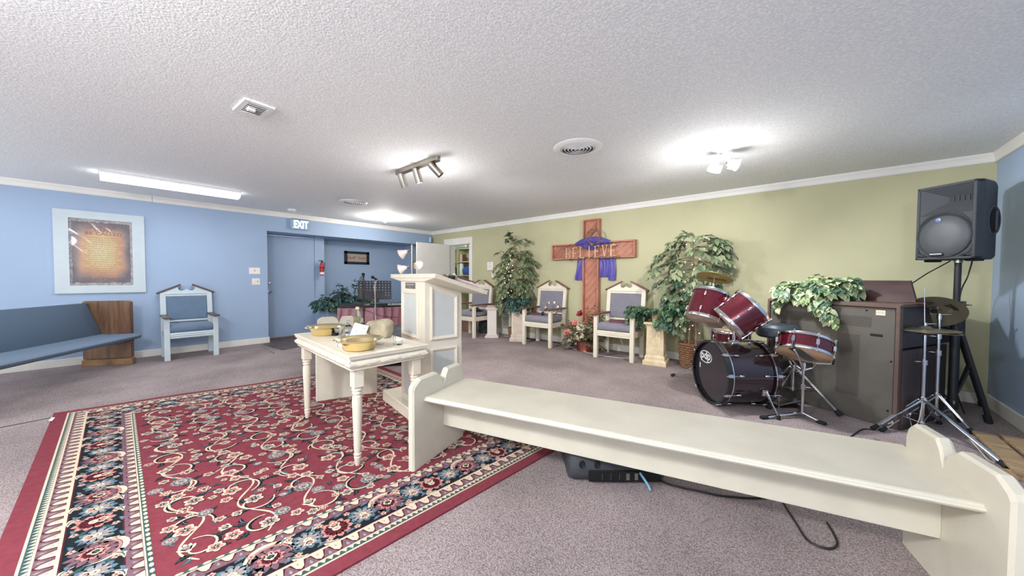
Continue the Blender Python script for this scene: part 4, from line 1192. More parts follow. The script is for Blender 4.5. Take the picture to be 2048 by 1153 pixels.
def bunch(u, v):
    a = v*PI*0.95; x = -0.34+0.70*u
    prof_h = 0.17*math.sin(PI*min(1, max(0, u)))**0.6
    r = 0.055*math.sin(PI*u)**0.5+0.008*math.sin(u*23+v*9)+0.006*math.sin(v*25+u*13)
    z = 1.815+prof_h*0.75*(0.5+0.5*math.cos(a))+0.010*math.sin(v*20+u*20)
    y = -0.06-(0.03+r)*math.sin(a)
    return (x+0.02, y, z)
mb = MB(); mb.grid(bunch, 60, 24); part('gathered_top', mb, M_purple, t, angle=80)
def sag(u, v):
    x = -0.22+0.44*u; z = 1.84-0.10*v*(math.sin(PI*u))-0.02*v
    return (x, -0.10-0.012*math.sin(u*22+v*5), z)
mb = MB(); mb.grid(sag, 40, 8); part('front_sag', mb, M_purple, t, angle=80)
# crown of thorns
t = thing('thorn_crown', 'twisted crown of thorns hanging on the upper part of the cross', 'wreath', (-2.80, YW-0.13, 1.93))
rr_ = random.Random(9)
for k in range(4):
    pts = []
    for q in range(48):
        a = 2*PI*q/48; r = 0.125+0.012*math.sin(a*5+k*1.7)+0.006*math.sin(a*11+k)
        pts.append((r*math.cos(a)*1.0, -0.03*math.sin(a)+0.010*math.sin(a*7+k*2)-0.03, r*0.98*math.sin(a)+0.008*math.cos(a*6+k)))
    mb = MB(); mb.tube(pts, 0.0045, 6, closed=True); part('twig', mb, M_twig, t)
mb = MB()
for q in range(46):
    a = rr_.uniform(0, 2*PI); p = Vector((0.125*math.cos(a), -0.03, 0.122*math.sin(a))); d = Vector((math.cos(a)*rr_.uniform(-1, 1.2)+rr_.uniform(-.4, .4), rr_.uniform(-1, 0.6), math.sin(a)*rr_.uniform(-1, 1.2)))
    mb.cyl(p, p+d.normalized()*0.032, 0.002, 0.0003, 5)
part('thorns', mb, M_twig, t)

# BELIEVE wire sign
t = thing('believe_sign', 'gold metal BELIEVE sign with curled wire hung across the cross', 'sign', (-2.89, YW-0.135, 1.70))
def serif(ch):
    mb = MB(); h = 0.098; st = 0.011
    def ver(x, z0=-h, z1=h, w_=st): mb.box((x, 0, (z0+z1)/2), (w_, 0.006, z1-z0))
    def hor(x0, x1, z, w_=0.006): mb.box(((x0+x1)/2, 0, z), (x1-x0, 0.006, w_))
    def ser(x, z): hor(x-0.016, x+0.016, z, 0.005)
    if ch in 'BELIE': ver(-0.03 if ch != 'I' else 0)
    if ch == 'I': ser(0, h-0.003); ser(0, -h+0.003)
    if ch == 'E':
        ser(-0.035, h-0.003); ser(-0.035, -h+0.003); hor(-0.03, 0.038, h-0.003); hor(-0.03, 0.026, 0.0); hor(-0.03, 0.042, -h+0.003)
        ver(0.038, h-0.026, h, 0.005); ver(0.042, -h, -h+0.03, 0.005); ver(0.026, -0.014, 0.014, 0.004)
    if ch == 'L':
        ser(-0.03, h-0.003); ser(-0.035, -h+0.003); hor(-0.03, 0.04, -h+0.003); ver(0.04, -h, -h+0.03, 0.005)
    if ch == 'B':
        ser(-0.035, h-0.003); ser(-0.035, -h+0.003)
        for zc, r in ((0.05, 0.046), (-0.048, 0.048)):
            mb.tube([(-0.03, 0, zc+r)]+[(-0.005+(r+0.002)*math.cos(PI/2-PI*q/10), 0, zc+r*math.sin(PI/2-PI*q/10)) for q in range(11)]+[(-0.03, 0, zc-r)], 0.0048, 6)
    if ch == 'V':
        mb.tube([(-0.04, 0, h), (0.0, 0, -h)], 0.006, 6); mb.tube([(0.0, 0, -h), (0.04, 0, h)], 0.0035, 6); ser(-0.04, h-0.003); ser(0.04, h-0.003)
    return mb
for i, ch in enumerate('BELIEVE'):
    o = part('letter', serif(ch), M_gold, t, T(-0.42+0.143*i, -0.012, -0.035+0.004*i), smooth=False)
mb = MB()
rr_ = random.Random(12)
def swirl(cx, cz, r, turns, a0, sg, up):
    pts = []
    n = int(turns*14)
    for q in range(n):
        a = a0+sg*q/n*turns*2*PI; rad = r*(1-0.8*q/n)
        pts.append((cx+rad*math.cos(a), -0.004+0.006*math.sin(q), cz+rad*math.sin(a)))
    return pts
for i in range(9):
    x = -0.49+0.122*i
    mb.tube(swirl(x, 0.085+rr_.uniform(-0.01, 0.015), 0.045, 1.3, PI, -1 if i % 2 else 1, 1), 0.0028, 6)
    mb.tube(swirl(x+0.05, -0.13+rr_.uniform(-0.01, 0.01), 0.036, 1.3, 0, 1 if i % 2 else -1, 1), 0.0028, 6)
mb.tube([(-0.52+1.04*q/30, 0.0, 0.045+0.02*math.sin(q*0.9)) for q in range(31)], 0.003, 6)
mb.tube([(-0.52+1.04*q/30, 0.0, -0.125+0.014*math.sin(q*0.9+1)) for q in range(31)], 0.003, 6)
part('wire_scroll', mb, M_wire, t)
mb = MB()
for q in range(40):
    x = rr_.uniform(-0.5, 0.5); z = rr_.choice([rr_.uniform(0.05, 0.12), rr_.uniform(-0.16, -0.09)])
    L_ = lookz((x, -0.008, z), (rr_.uniform(-1, 1), -0.3, rr_.uniform(-1, 1)))
    mb.add([(0, 0, 0), (0.008, 0, 0.012), (0, 0, 0.03), (-0.008, 0, 0.012)], [(0, 1, 2, 3)], L_)
o = part('wire_leaves', mb, M_gold, t, kind='stuff')

# ------------------------------------------------------------------ wall fittings
def wall_thing(name, label, cat, loc, rz=0, group=None): return thing(name, label, cat, loc, rz, group)
# alarm keypad + small switch on green wall
t = wall_thing('alarm_keypad', 'white square alarm keypad on the green wall beside the lit ficus', 'keypad', (-5.40, YG, 1.485))
mb = MB(); mb.box((0, -0.015, 0), (0.19, 0.03, 0.19), 0.006); part('case', mb, M_switch, t, smooth=False)
mb = MB(); mb.box((0.0, -0.031, 0.062), (0.05, 0.002, 0.018)); part('display', mb, M_panelgrey, t, smooth=False)
mb = MB()
for i in range(3):
    for j in range(3): mb.box((-0.018+0.018*i, -0.031, -0.02+0.018*j), (0.012, 0.003, 0.012), 0.001)
part('keys', mb, M_panelgrey, t, smooth=False)
def switch(label, loc, rz, n, wd, toggles=True):
    t = wall_thing('light_switch', label, 'switch', loc, rz, 'white light switch plates')
    mb = MB(); mb.box((0, -0.003, 0), (wd, 0.006, 0.115), 0.002); part('plate', mb, M_switch, t, smooth=False)
    for i in range(n):
        mb = MB(); mb.box(((i-(n-1)/2)*0.046, -0.009, 0.003 if i % 2 else -0.003), (0.01, 0.012, 0.024), 0.002); part('toggle', mb, M_timber if i == 1 else M_switch, t, smooth=False)
    return t
switch('small white switch plate below the alarm keypad on the green wall', (-5.345, YG, 1.29), 0, 1, 0.05)
switch('wide white triple switch plate on the blue wall beside the exit door', (XL, 1.66, 1.33), PI/2, 3, 0.165)
switch('smaller white double switch plate below the triple one on the blue wall', (XL, 1.676, 1.137), PI/2, 2, 0.12)
# white slatted register on green wall
t = wall_thing('wall_register', 'tall narrow white slatted grille on the green wall behind the pedestals', 'grille', (-4.93, YG, 0.50))
mb = MB(); mb.box((-0.115, -0.012, 0), (0.03, 0.024, 0.80), 0.003); mb.box((0.115, -0.012, 0), (0.03, 0.024, 0.80), 0.003); mb.box((0, -0.012, 0.39), (0.26, 0.024, 0.02)); mb.box((0, -0.012, -0.39), (0.26, 0.024, 0.02)); part('frame', mb, M_white, t, smooth=False)
for i in range(22):
    mb = MB(); mb.box((0, 0, 0), (0.20, 0.003, 0.036), M=T(0, -0.012, -0.365+0.0348*i) @ R(0.6, 'X')); part('slat', mb, M_panelgrey, t, smooth=False)
# exit sign
t = wall_thing('exit_sign', 'lit EXIT sign above the blue exit door', 'sign', (XL, 2.385, 2.245), PI/2)
mb = MB(); mb.box((0, -0.025, 0), (0.32, 0.05, 0.195), 0.006); part('housing', mb, M_exitbox, t, smooth=False)
mb = MB(); mb.box((0, -0.026, 0.099), (0.29, 0.052, 0.006)); part('top_edge', mb, M_dark, t, smooth=False)
link('lettering', textmesh('lettering', 'EXIT', 0.20, M_exit, 0.001, 0.62, bold=0.006), t, T(0.02, -0.053, -0.005) @ R(PI/2, 'X'))
mb = MB(); mb.box((-0.13, -0.06, -0.08), (0.02, 0.02, 0.035), 0.004); part('lamp_bracket', mb, M_white, t)
# framed parchment poster
fy0, fy1, fz0, fz1 = -0.515, 0.310, 0.985, 2.118
t = wall_thing('framed_poster', 'framed parchment poster reading AND HE SHALL BE CALLED on the blue wall', 'picture', (XL, (fy0+fy1)/2, (fz0+fz1)/2), PI/2)
fw_, fh_ = fy1-fy0, fz1-fz0
for sg in (-1, 1):
    mb = MB(); b_ = 0.125
    mb.prism([(sg*fw_/2, -fh_/2), (sg*fw_/2, fh_/2), (sg*(fw_/2-b_), fh_/2-b_*0.85), (sg*(fw_/2-b_), -fh_/2+b_*0.85)], -0.03, -0.0); part('frame_rail', mb, M_paleblue, t, smooth=False)
    mb = MB(); mb.prism([(-fw_/2, sg*fh_/2), (fw_/2, sg*fh_/2), (fw_/2-b_, sg*(fh_/2-b_*0.85)), (-fw_/2+b_, sg*(fh_/2-b_*0.85))], -0.0295, -0.0); part('frame_rail', mb, M_paleblue, t, smooth=False)
iw, ih = fw_/2-b_, fh_/2-b_*0.85
def parchment():
    m = mat('parchment_poster', (206, 160, 92), 0.5)
    nt = m.node_tree; N = nt.nodes; L = nt.links; b = N['Principled BSDF']
    tc = N.new('ShaderNodeTexCoord'); mp = N.new('ShaderNodeMapping'); mp.inputs['Scale'].default_value = (1/iw/0.93, 1, 1/ih/0.93)
    L.new(tc.outputs['Object'], mp.inputs[0])
    sp = N.new('ShaderNodeSeparateXYZ'); L.new(mp.outputs[0], sp.inputs[0])
    n = N.new('ShaderNodeTexNoise'); n.inputs['Scale'].default_value = 6; n.inputs['Detail'].default_value = 8; L.new(tc.outputs['Object'], n.inputs[0])
    def mth(op, a, b_=0):
        q = N.new('ShaderNodeMath'); q.operation = op
        for i, v in enumerate((a, b_)):
            if isinstance(v, (int, float)): q.inputs[i].default_value = v
            else: L.new(v, q.inputs[i])
        return q.outputs[0]
    ax = mth('POWER', mth('ABSOLUTE', sp.outputs[0]), 4.0); az = mth('POWER', mth('ABSOLUTE', sp.outputs[2]), 4.0)
    d = mth('POWER', mth('ADD', ax, az), 0.25)
    d = mth('ADD', d, mth('MULTIPLY', mth('SUBTRACT', n.outputs['Fac'], 0.5), 0.35))
    cr = N.new('ShaderNodeValToRGB'); L.new(d, cr.inputs[0]); e_ = cr.color_ramp.elements
    e_[0].position = 0.15; e_[0].color = lin((206, 192, 136)); e_[1].position = 1.0; e_[1].color = lin((76, 62, 70))
    for p_, c_ in ((0.45, (204, 174, 112)), (0.68, (190, 138, 96)), (0.84, (124, 100, 98)), (1.0, (80, 70, 80))):
        x = e_.new(min(p_, 1)); x.color = lin(c_)
    L.new(cr.outputs[0], b.inputs['Base Color']); b.inputs['Coat Weight'].default_value = 0.4
    return m
mb = MB(); mb.box((0, -0.006, 0), (2*iw, 0.01, 2*ih)); part('mount', mb, mat('mottled_mount', (176, 168, 166), 0.5, col2=(120, 116, 120), vscale=30, detail=8), t, smooth=False)
rr_ = random.Random(2); pp = []
for (a, b, nn) in (((-1, -1), (1, -1), 30), ((1, -1), (1, 1), 34), ((1, 1), (-1, 1), 30), ((-1, 1), (-1, -1), 34)):
    for q in range(nn):
        u = q/nn; j = rr_.uniform(0.9, 0.935)
        x = a[0]+(b[0]-a[0])*u; z = a[1]+(b[1]-a[1])*u
        pp.append((x*iw*(j if abs(x) > 0.95 else 0.925), z*ih*(j if abs(z) > 0.95 else 0.92)))
mb = MB(); mb.prism(pp, -0.0135, -0.011); part('parchment', mb, parchment(), t, smooth=False)
M_pink = mat('brown_print_ink', (96, 52, 34), 0.6); M_pink2 = mat('faint_brown_ink', (138, 88, 52), 0.6)
def wtxt(s_, size, x, z, m=M_pink, xs=1.0, name='printed_text', y=-0.0142): link(name, textmesh(name, s_, size, m, 0.0002, xs), t, T(x, y, z) @ R(PI/2, 'X'))
wtxt('AND HE', 0.060, 0.02, ih*0.78, xs=1.1); wtxt('SHALL', 0.060, 0.02, ih*0.68, xs=1.1); wtxt('BE CALLED', 0.060, 0.02, ih*0.575, xs=1.15)
wtxt('JESUS CHRIST', 0.056, 0.01, -ih*0.81, xs=1.15)
lines_ = ['WONDERFUL COUNSELOR', 'PRINCE OF PEACE THE MIGHTY', 'GOD THE EVERLASTING FATHER', 'HOLY ONE THE LAMB OF GOD', 'SON OF GOD THE GOOD SHEPHERD', 'KING OF KINGS LORD OF LORDS', 'BREAD OF LIFE THE DOOR', 'THE TRUE VINE IMMANUEL', 'CHIEF CORNERSTONE REDEEMER', 'THE ROCK THE LIVING WATER', 'BRIGHT MORNING STAR', 'ALPHA AND OMEGA THE WORD', 'LIGHT OF THE WORLD SAVIOR', 'MEDIATOR HIGH PRIEST', 'THE RESURRECTION AND THE LIFE', 'AUTHOR AND FINISHER OF FAITH', 'KING OF THE JEWS MESSIAH', 'LION OF THE TRIBE OF JUDAH', 'THE WAY THE TRUTH THE LIFE']
for i, s_ in enumerate(lines_): wtxt(s_, 0.026, 0.01, ih*0.45-i*0.0595*ih*1.12, M_pink2, 0.9)
mb = MB(); mb.grid(lambda u, v: (-iw+2*iw*u, -0.020-0.0035*math.sin(u*7+v*3)*math.sin(v*6+u*4)-0.002*math.sin(17*v+u*9), -ih+2*ih*v), 40, 40)
m_ = mat('glossy_film', (250, 250, 250), 0.06, alpha=0.08, spec=0.8); part('clear_film', mb, m_, t, angle=80)
# small framed print in alcove
t = wall_thing('framed_print', 'small navy framed print reading God and Family in the blue alcove', 'picture', (RX-0.33, 3.88, 1.695), PI/2)
mb = MB()
for sg in (-1, 1):
    mb.box((sg*0.27, -0.012, 0), (0.07, 0.024, 0.31), 0.004); mb.box((0, -0.012, sg*0.125), (0.61, 0.024, 0.06), 0.004)
part('frame', mb, M_navy, t, smooth=False)
mb = MB(); mb.box((0, -0.006, 0), (0.5, 0.008, 0.2)); part('print', mb, M_print, t, smooth=False)
link('lettering', textmesh('lettering', 'God', 0.10, M_inkred, 0.0004, shear=0.2, bold=0.001), t, T(-0.15, -0.0112, 0.0) @ R(PI/2, 'X'))
link('lettering', textmesh('lettering', 'Family', 0.075, M_inkred, 0.0004, shear=0.2, bold=0.001), t, T(0.115, -0.0112, 0.0) @ R(PI/2, 'X'))
link('lettering', textmesh('lettering', 'keeps\nus', 0.024, M_inkred, 0.0004), t, T(-0.035, -0.0112, 0.01) @ R(PI/2, 'X'))
# fire extinguisher
t = wall_thing('fire_extinguisher', 'small red fire extinguisher hung on the blue pilaster', 'extinguisher', (RX+0.10, 2.90, 1.26), PI/2)
mb = MB(); mb.lathe([(0, 0), (0.035, 0), (0.04, 0.01), (0.04, 0.22), (0.034, 0.25), (0.016, 0.27), (0, 0.27)], 20, T(0, -0.06, 0)); part('cylinder', mb, M_red, t)
mb = MB(); mb.lathe([(0.0405, 0.02), (0.0408, 0.02), (0.0408, 0.07), (0.0405, 0.07)], 20, T(0, -0.06, 0), cap=False); part('paper_label', mb, M_paper, t)
mb = MB(); mb.box((0, -0.06, 0.29), (0.03, 0.03, 0.04), 0.005); mb.box((-0.02, -0.06, 0.318), (0.09, 0.012, 0.01), 0.002); mb.box((-0.02, -0.06, 0.30), (0.08, 0.01, 0.008), 0.002); mb.tube([(0.015, -0.06, 0.29), (0.05, -0.06, 0.27), (0.055, -0.06, 0.2), (0.05, -0.06, 0.1)], 0.007, 8); part('valve', mb, M_black, t)
mb = MB(); mb.box((0, -0.02, 0.17), (0.03, 0.04, 0.03)); mb.lathe([(0.0405, 0.15), (0.043, 0.15), (0.043, 0.17), (0.0405, 0.17)], 20, T(0, -0.06, 0), cap=False); part('bracket', mb, M_black, t)
# small motion detector in the far corner
t = wall_thing('corner_sensor', 'small blue painted sensor box in the far ceiling corner', 'sensor', (XL+0.045, YG-0.10, 2.215), PI/4)
mb = MB(); mb.box((0, 0, 0), (0.075, 0.06, 0.14), 0.012); part('case', mb, M_exitbox, t)

# ------------------------------------------------------------------ ceiling fixtures
t = thing('fluorescent_light', 'lit white fluorescent strip fixture on the ceiling', 'ceiling light', (-6.29, 0.56, ZC))
mb = MB(); mb.box((0, 0, -0.012), (0.26, 1.30, 0.024), 0.004); part('pan', mb, M_fixture, t, smooth=False)
mb = MB(); pf = [(-0.115, -0.024), (-0.12, -0.05), (-0.10, -0.078), (-0.06, -0.088), (0.06, -0.088), (0.10, -0.078), (0.12, -0.05), (0.115, -0.024)]
mb.prism(pf, -0.645, 0.645); part('diffuser', mb, M_tube, t, angle=60)
def round_vent(label, loc, r):
    t = thing('ceiling_vent', label, 'ceiling vent', loc, 0, 'round white ceiling vents')
    mb = MB(); mb.lathe([(r*0.70, -0.014), (r*0.74, -0.02), (r*0.95, -0.012), (r, -0.002), (r, 0)], 48, cap=False); part('flange', mb, M_fixture, t)
    mb = MB(); mb.lathe([(0, 0.0), (r*0.72, -0.001), (r*0.72, 0)], 32, cap=False); mb.lathe([(0, -0.001), (r*0.7, -0.001)], 32, cap=False); part('duct', mb, mat('duct_grey', (110, 110, 112), 0.6), t)
    for k in range(5):
        a = r*(0.10+0.135*k); mb = MB(); mb.lathe([(a, -0.022+0.001*k), (a+r*0.075, -0.004), (a+r*0.08, -0.004), (a+r*0.012, -0.025+0.001*k), (a, -0.022+0.001*k)], 40, cap=False); part('cone_ring', mb, M_fixture, t)
    return t
round_vent('large round white ceiling vent near the middle of the ceiling', (-1.655, 2.85, ZC), 0.225)
round_vent('round white ceiling vent near the exit sign', (-5.60, 2.55, ZC), 0.21)
t = thing('exhaust_grille', 'square white ceiling grille with slats left of the track light', 'ceiling vent', (-3.055, 0.683, ZC), math.radians(4))
mb = MB(); q = 0.135
for sg in (-1, 1): mb.box((sg*(q-0.0225), 0, -0.008), (0.045, 0.113, 0.016), 0.003); mb.box((0, sg*q*0.55, -0.008), (2*q, 0.035, 0.016), 0.003)
part('frame', mb, M_fixture, t, smooth=False)
mb = MB(); mb.box((0, 0, -0.002), (0.2, 0.14, 0.003)); part('duct', mb, M_dark, t)
for k in range(6):
    mb = MB(); mb.box((0, 0, 0), (0.026, 0.12, 0.003), M=T(-0.075+0.03*k, 0, -0.012) @ R(0.7, 'Y')); part('slat', mb, M_fixture, t, smooth=False)
mb = MB(); mb.box((0.01, -0.02, -0.02), (0.04, 0.05, 0.03), 0.006); part('latch', mb, M_fixture, t)
# track light
t = thing('track_light', 'brushed steel ceiling track light with three cylinder spots', 'ceiling light', (-3.21, 2.145, ZC))
mb = MB(); pts = [(-0.36, -0.028), (0.36, -0.028)]
pf = [(-0.36+0.032*math.cos(PI/2+PI*k/10), 0.032*math.sin(PI/2+PI*k/10)) for k in range(11)]+[(0.36+0.032*math.cos(-PI/2+PI*k/10), 0.032*math.sin(-PI/2+PI*k/10)) for k in range(11)]
mb.prism(pf, 0.0, 0.045, M=R(-PI/2, 'X')); part('track', mb, M_steel, t, M=T(0, 0, 0))
spots = [(-0.29, (-0.05, 0.35, -0.8), M_dark), (0.0, (0.02, 0.30, -0.85), M_lamp), (0.29, (0.35, 0.45, -0.62), M_dark)]
for x, d, lensm in spots:
    mb = MB(); mb.cyl((x, 0, -0.045), (x, 0, -0.085), 0.008); part('stem', mb, M_steel, t)
    d = Vector(d).normalized(); p = Vector((x, 0, -0.085))-d*0.02
    mb = MB(); mb.lathe([(0.0, -0.035), (0.02, -0.033), (0.036, -0.02), (0.040, 0.0), (0.040, 0.135), (0.036, 0.135), (0.036, 0.12)], 24, lookz(p, d), cap=False); part('spot_cylinder', mb, M_steel, t)
    mb = MB(); mb.lathe([(0, 0.118), (0.036, 0.118), (0.036, 0.12), (0, 0.12)], 20, lookz(p, d)); part('spot_lens', mb, lensm, t)
# flood light pair near the green wall
t = thing('flood_light', 'white ceiling mounted twin flood light near the drum kit', 'ceiling light', (-0.645, 3.77, ZC))
mb = MB(); mb.lathe([(0, -0.03), (0.035, -0.03), (0.07, -0.012), (0.082, -0.004), (0.082, 0)], 28); part('canopy', mb, M_fixture, t)
for k, (dx, dy, d) in enumerate(((-0.03, -0.02, (-0.25, 0.25, -0.55)), (0.05, 0.03, (0.5, 0.35, -0.15)))):
    mb = MB(); mb.tube([(dx*0.6, dy*0.6, -0.02), (dx, dy, -0.07), (dx*1.2, dy*1.2, -0.11)], 0.012, 10); mb.sphere((dx*1.2, dy*1.2, -0.11), 0.018); part('arm', mb, M_fixture, t)
    d = Vector(d).normalized(); p = Vector((dx*1.2, dy*1.2, -0.125))
    mb = MB(); mb.lathe([(0.02, -0.02), (0.035, 0.0), (0.045, 0.03), (0.062, 0.075), (0.058, 0.075), (0.04, 0.03)], 24, lookz(p, d), cap=False)
    for f_ in range(8):
        a = f_*PI/4; mb.box((0.052*math.cos(a), 0.052*math.sin(a), 0.03), (0.022, 0.004, 0.06), M=lookz(p, d) @ T(0, 0, 0.01) @ R(0))
    part('lamp_head', mb, M_fixture, t)
    mb = MB(); mb.lathe([(0, 0.055), (0.054, 0.06), (0.054, 0.065), (0, 0.068)], 20, lookz(p, d)); part('lamp_lens', mb, M_lamp if k == 0 else M_fixture, t)
# bare bulb
t = thing('bulb_holder', 'bright bare ceiling bulb near the far corner', 'ceiling light', (-6.5, 3.6, ZC))
mb = MB(); mb.lathe([(0, -0.04), (0.04, -0.04), (0.06, -0.01), (0.06, 0)], 24); part('socket', mb, M_fixture, t)
mb = MB(); mb.sphere((0, 0, -0.075), 0.034); part('bulb', mb, M_bulbbig, t)
mb = MB(); mb.lathe([(0, -0.035), (0.05, -0.033), (0.065, -0.015), (0.067, 0)], 24)
solo('smoke_detector', mb, M_fixture, 'small white round smoke detector above the EXIT sign', 'smoke detector', T(-7.06, 2.11, ZC))

# ------------------------------------------------------------------ leaves and plants
def leafmesh(kind, m, L=1.0):
    """unit leaf, base at origin, along +y, normal +z, folded and drooping"""
    mb = MB()
    if kind == 'ficus': W_ = [(0, 0.02), (0.18, 0.20), (0.42, 0.27), (0.68, 0.20), (0.88, 0.08), (1.0, 0.0)]
    elif kind == 'long': W_ = [(0, 0.02), (0.2, 0.11), (0.5, 0.14), (0.8, 0.08), (1.0, 0.0)]
    elif kind == 'ivy': W_ = [(0, 0.03), (0.03, 0.30), (0.22, 0.46), (0.32, 0.26), (0.52, 0.36), (0.62, 0.17), (1.0, 0.0)]
    elif kind == 'heart': W_ = [(-0.08, 0.16), (0.02, 0.34), (0.25, 0.42), (0.5, 0.34), (0.75, 0.18), (1.0, 0.0)]
    elif kind == 'petal': W_ = [(0, 0.1), (0.3, 0.34), (0.6, 0.42), (0.85, 0.3), (1.0, 0.1)]
    vs = []; n = len(W_)
    for t_, w_ in W_:
        dz = -0.18*t_*t_ if kind != 'petal' else 0.25*math.sin(t_*2.2)
        fz = 0.22*w_
        vs += [(-w_, t_, dz+fz), (0, t_, dz), (w_, t_, dz+fz)]
    fs = []
    for i in range(n-1):
        a = i*3; b = a+3
        fs += [(a, a+1, b+1, b), (a+1, a+2, b+2, b+1)]
    mb.add([(x*L, y*L, z*L) for x, y, z in vs], fs)
    return mb.mesh('leaf', m, True, 80), vs, fs
def frame(p, d, upv, s_):
    d = Vector(d).normalized(); upv = Vector(upv)
    x = d.cross(upv)
    if x.length < 1e-4: x = d.orthogonal()
    x.normalize(); z = x.cross(d)
    return Matrix(((x.x*s_, d.x*s_, z.x*s_, p[0]), (x.y*s_, d.y*s_, z.y*s_, p[1]), (x.z*s_, d.z*s_, z.z*s_, p[2]), (0, 0, 0, 1)))
def add_leaves(root, leaves, kind, mats, nobj=170, weights=None, name='leaf'):
    """leaves: (pos, dir, up, size, matindex) in root-local coordinates"""
    me = [leafmesh(kind, m) for m in mats]
    wl_ = (T(*root.location) @ root.rotation_euler.to_matrix().to_4x4())
    camp = Vector((0, 0, CAM_H))
    order = sorted(range(len(leaves)), key=lambda i: ((wl_ @ Vector(leaves[i][0]))-camp).length - leaves[i][3]*2)
    for i in order[:nobj]:
        p, d, u_, s_, k = leaves[i]
        link(name, me[k % len(me)][0], root, frame(p, d, u_, s_))
    rest = order[nobj:]
    if rest:
        mb = MB()
        for i in rest:
            p, d, u_, s_, k = leaves[i]
            mb.add(me[k % len(me)][1], me[k % len(me)][2], frame(p, d, u_, s_), k % len(me))
        part('foliage', mb, mats, root, angle=80, kind='stuff')
def branchy(rr_, root, spec, leaf_size, kind, mats, nobj, spacing=0.05, droop=0.35, brad=0.004, ex=None, twigs=True):
    """spec: list of (start, direction, length)"""
    leaves = []
    mbb = []
    todo = [(a, b, c_, 0) for a, b, c_ in spec]
    while todo:
        st, dr, Ln, lev = todo.pop(0)
        p = Vector(st); d = Vector(dr).normalized(); pts = [p.copy()]
        n = max(4, int(Ln/spacing))
        for i in range(n):
            d = (d+Vector((rr_.uniform(-.12, .12), rr_.uniform(-.12, .12), -droop/n*1.4+rr_.uniform(-.06, .06)))).normalized()
            p = p+d*(Ln/n); pts.append(p.copy())
            if lev == 0 and twigs and Ln > 0.16 and i in (int(n*0.3), int(n*0.6)) and i > 0:
                sg2 = 1 if i == int(n*0.3) else -1
                todo.append((p.copy(), d+d.cross(Vector((0, 0, 1)))*sg2*0.9+Vector((0, 0, 0.15)), Ln*0.5, 1))
            if i/n < 0.12: continue
            for sg in (-1, 1):
                if rr_.random() < 0.12: continue
                side = d.cross(Vector((0, 0, 1))).normalized()*sg
                ld = (d*0.75+side*rr_.uniform(0.5, 1.0)+Vector((0, 0, rr_.uniform(-0.9, 0.15)))).normalized()
                leaves.append((p+ld*0.006, ld, Vector((rr_.uniform(-.5, .5), rr_.uniform(-.9, .2), 0.9)), leaf_size*rr_.uniform(0.7, 1.2), rr_.randrange(len(mats))))
        ld = d
        leaves.append((p, ld, Vector((0, -0.4, 1)), leaf_size, rr_.randrange(len(mats))))
        mbb.append(pts)
    for pts in mbb[:120]:
        n = len(pts); mb = MB(); mb.tube(pts, [brad*(1-0.7*i/n) for i in range(n)], 5); part('branch', mb, M_twigbr, root)
    if ex: leaves += ex
    add_leaves(root, leaves, kind, mats, nobj)
    return leaves
def fairy(rr_, root, pts, name='fairy_bulb'):
    mb0 = MB(); mb0.sphere((0, 0, 0), 0.0055, 8, 6); me = mb0.mesh('fairy_bulb', M_bulb)
    for p in pts: link(name, me, root, T(*p))
    mb = MB(); mb.tube(pts, 0.0015, 4); part('light_wire', mb, L_dark[1], root)

def basket(root, r0, r1, h, m, rows, label=None):
    """woven basket: staggered raised strands"""
    mb = MB(); mb.lathe([(0, 0.004), (r0*0.93, 0.004), (r1*0.93, h-0.01), (r1*0.80, h-0.01), (r0*0.8, 0.03), (0, 0.03)], 28, cap=False); part('basket_liner', mb, M_wicker if m is M_wicker else m, root)
    nst = 26
    for j in range(rows):
        z = h*(j+0.5)/rows; r = r0+(r1-r0)*(z/h)
        pts = []
        for q in range(nst*4):
            a = 2*PI*q/(nst*4); rr2 = r+0.006*math.sin(a*nst/1.0/2+PI*j)
            pts.append((rr2*math.cos(a), rr2*math.sin(a), z))
        mb = MB(); mb.tube(pts, h/rows*0.5, 6, closed=True); part('strand', mb, m, root)
    mb = MB(); mb.tube([(r1*1.03*math.cos(q*PI/20), r1*1.03*math.sin(q*PI/20), h) for q in range(40)], 0.012, 8, closed=True); part('rim', mb, m, root)

# lit ficus on the left of the pulpit
rr_ = random.Random(21)
t = thing('ficus_tree', 'artificial ficus with warm fairy lights behind the left plaster pedestal', 'plant', (-4.42, 5.22, 0))
basket(t, 0.10, 0.13, 0.22, M_wicker, 9)
mb = MB(); mb.lathe([(0, 0.18), (0.115, 0.19)], 20, cap=False); part('moss', mb, M_soil, t)
for k in range(3):
    mb = MB(); mb.tube([(0.02*math.cos(k*2.1), 0.02*math.sin(k*2.1), 0.15), (0.03*math.cos(k*2.1+1), 0.03*math.sin(k*2.1+1), 0.7), (0.02*math.cos(k*2.1+2.2), 0.02*math.sin(k*2.1+2.2), 1.3), (0.02*math.cos(k*2.1+2.8), 0.01, 1.9)], [0.011, 0.009, 0.007, 0.003], 7); part('trunk', mb, M_bark, t)
spec = []
def lvl(z, n, L_, up_, a0=0, zs_=0.05, ysq=0.55):
    for k in range(n):
        a = a0+2*PI*k/n+rr_.uniform(-0.25, 0.25)
        spec.append(((0.02*math.cos(a), 0.02*math.sin(a)*0.6, z+rr_.uniform(-zs_, zs_)), (math.cos(a), math.sin(a)*ysq-0.12, up_), L_*rr_.uniform(0.8, 1.1)))
lvl(1.85, 3, 0.26, 1.6, 0.3); lvl(1.72, 5, 0.26, 0.9, 1.0); lvl(1.58, 7, 0.40, 0.45, 0.4); lvl(1.40, 9, 0.42, 0.3, 0.9); lvl(1.22, 8, 0.36, 0.2, 0.1); lvl(1.05, 9, 0.38, 0.15, 0.7); lvl(0.92, 8, 0.38, 0.05, 0.2); lvl(0.80, 6, 0.36, 0.0, 0.5)
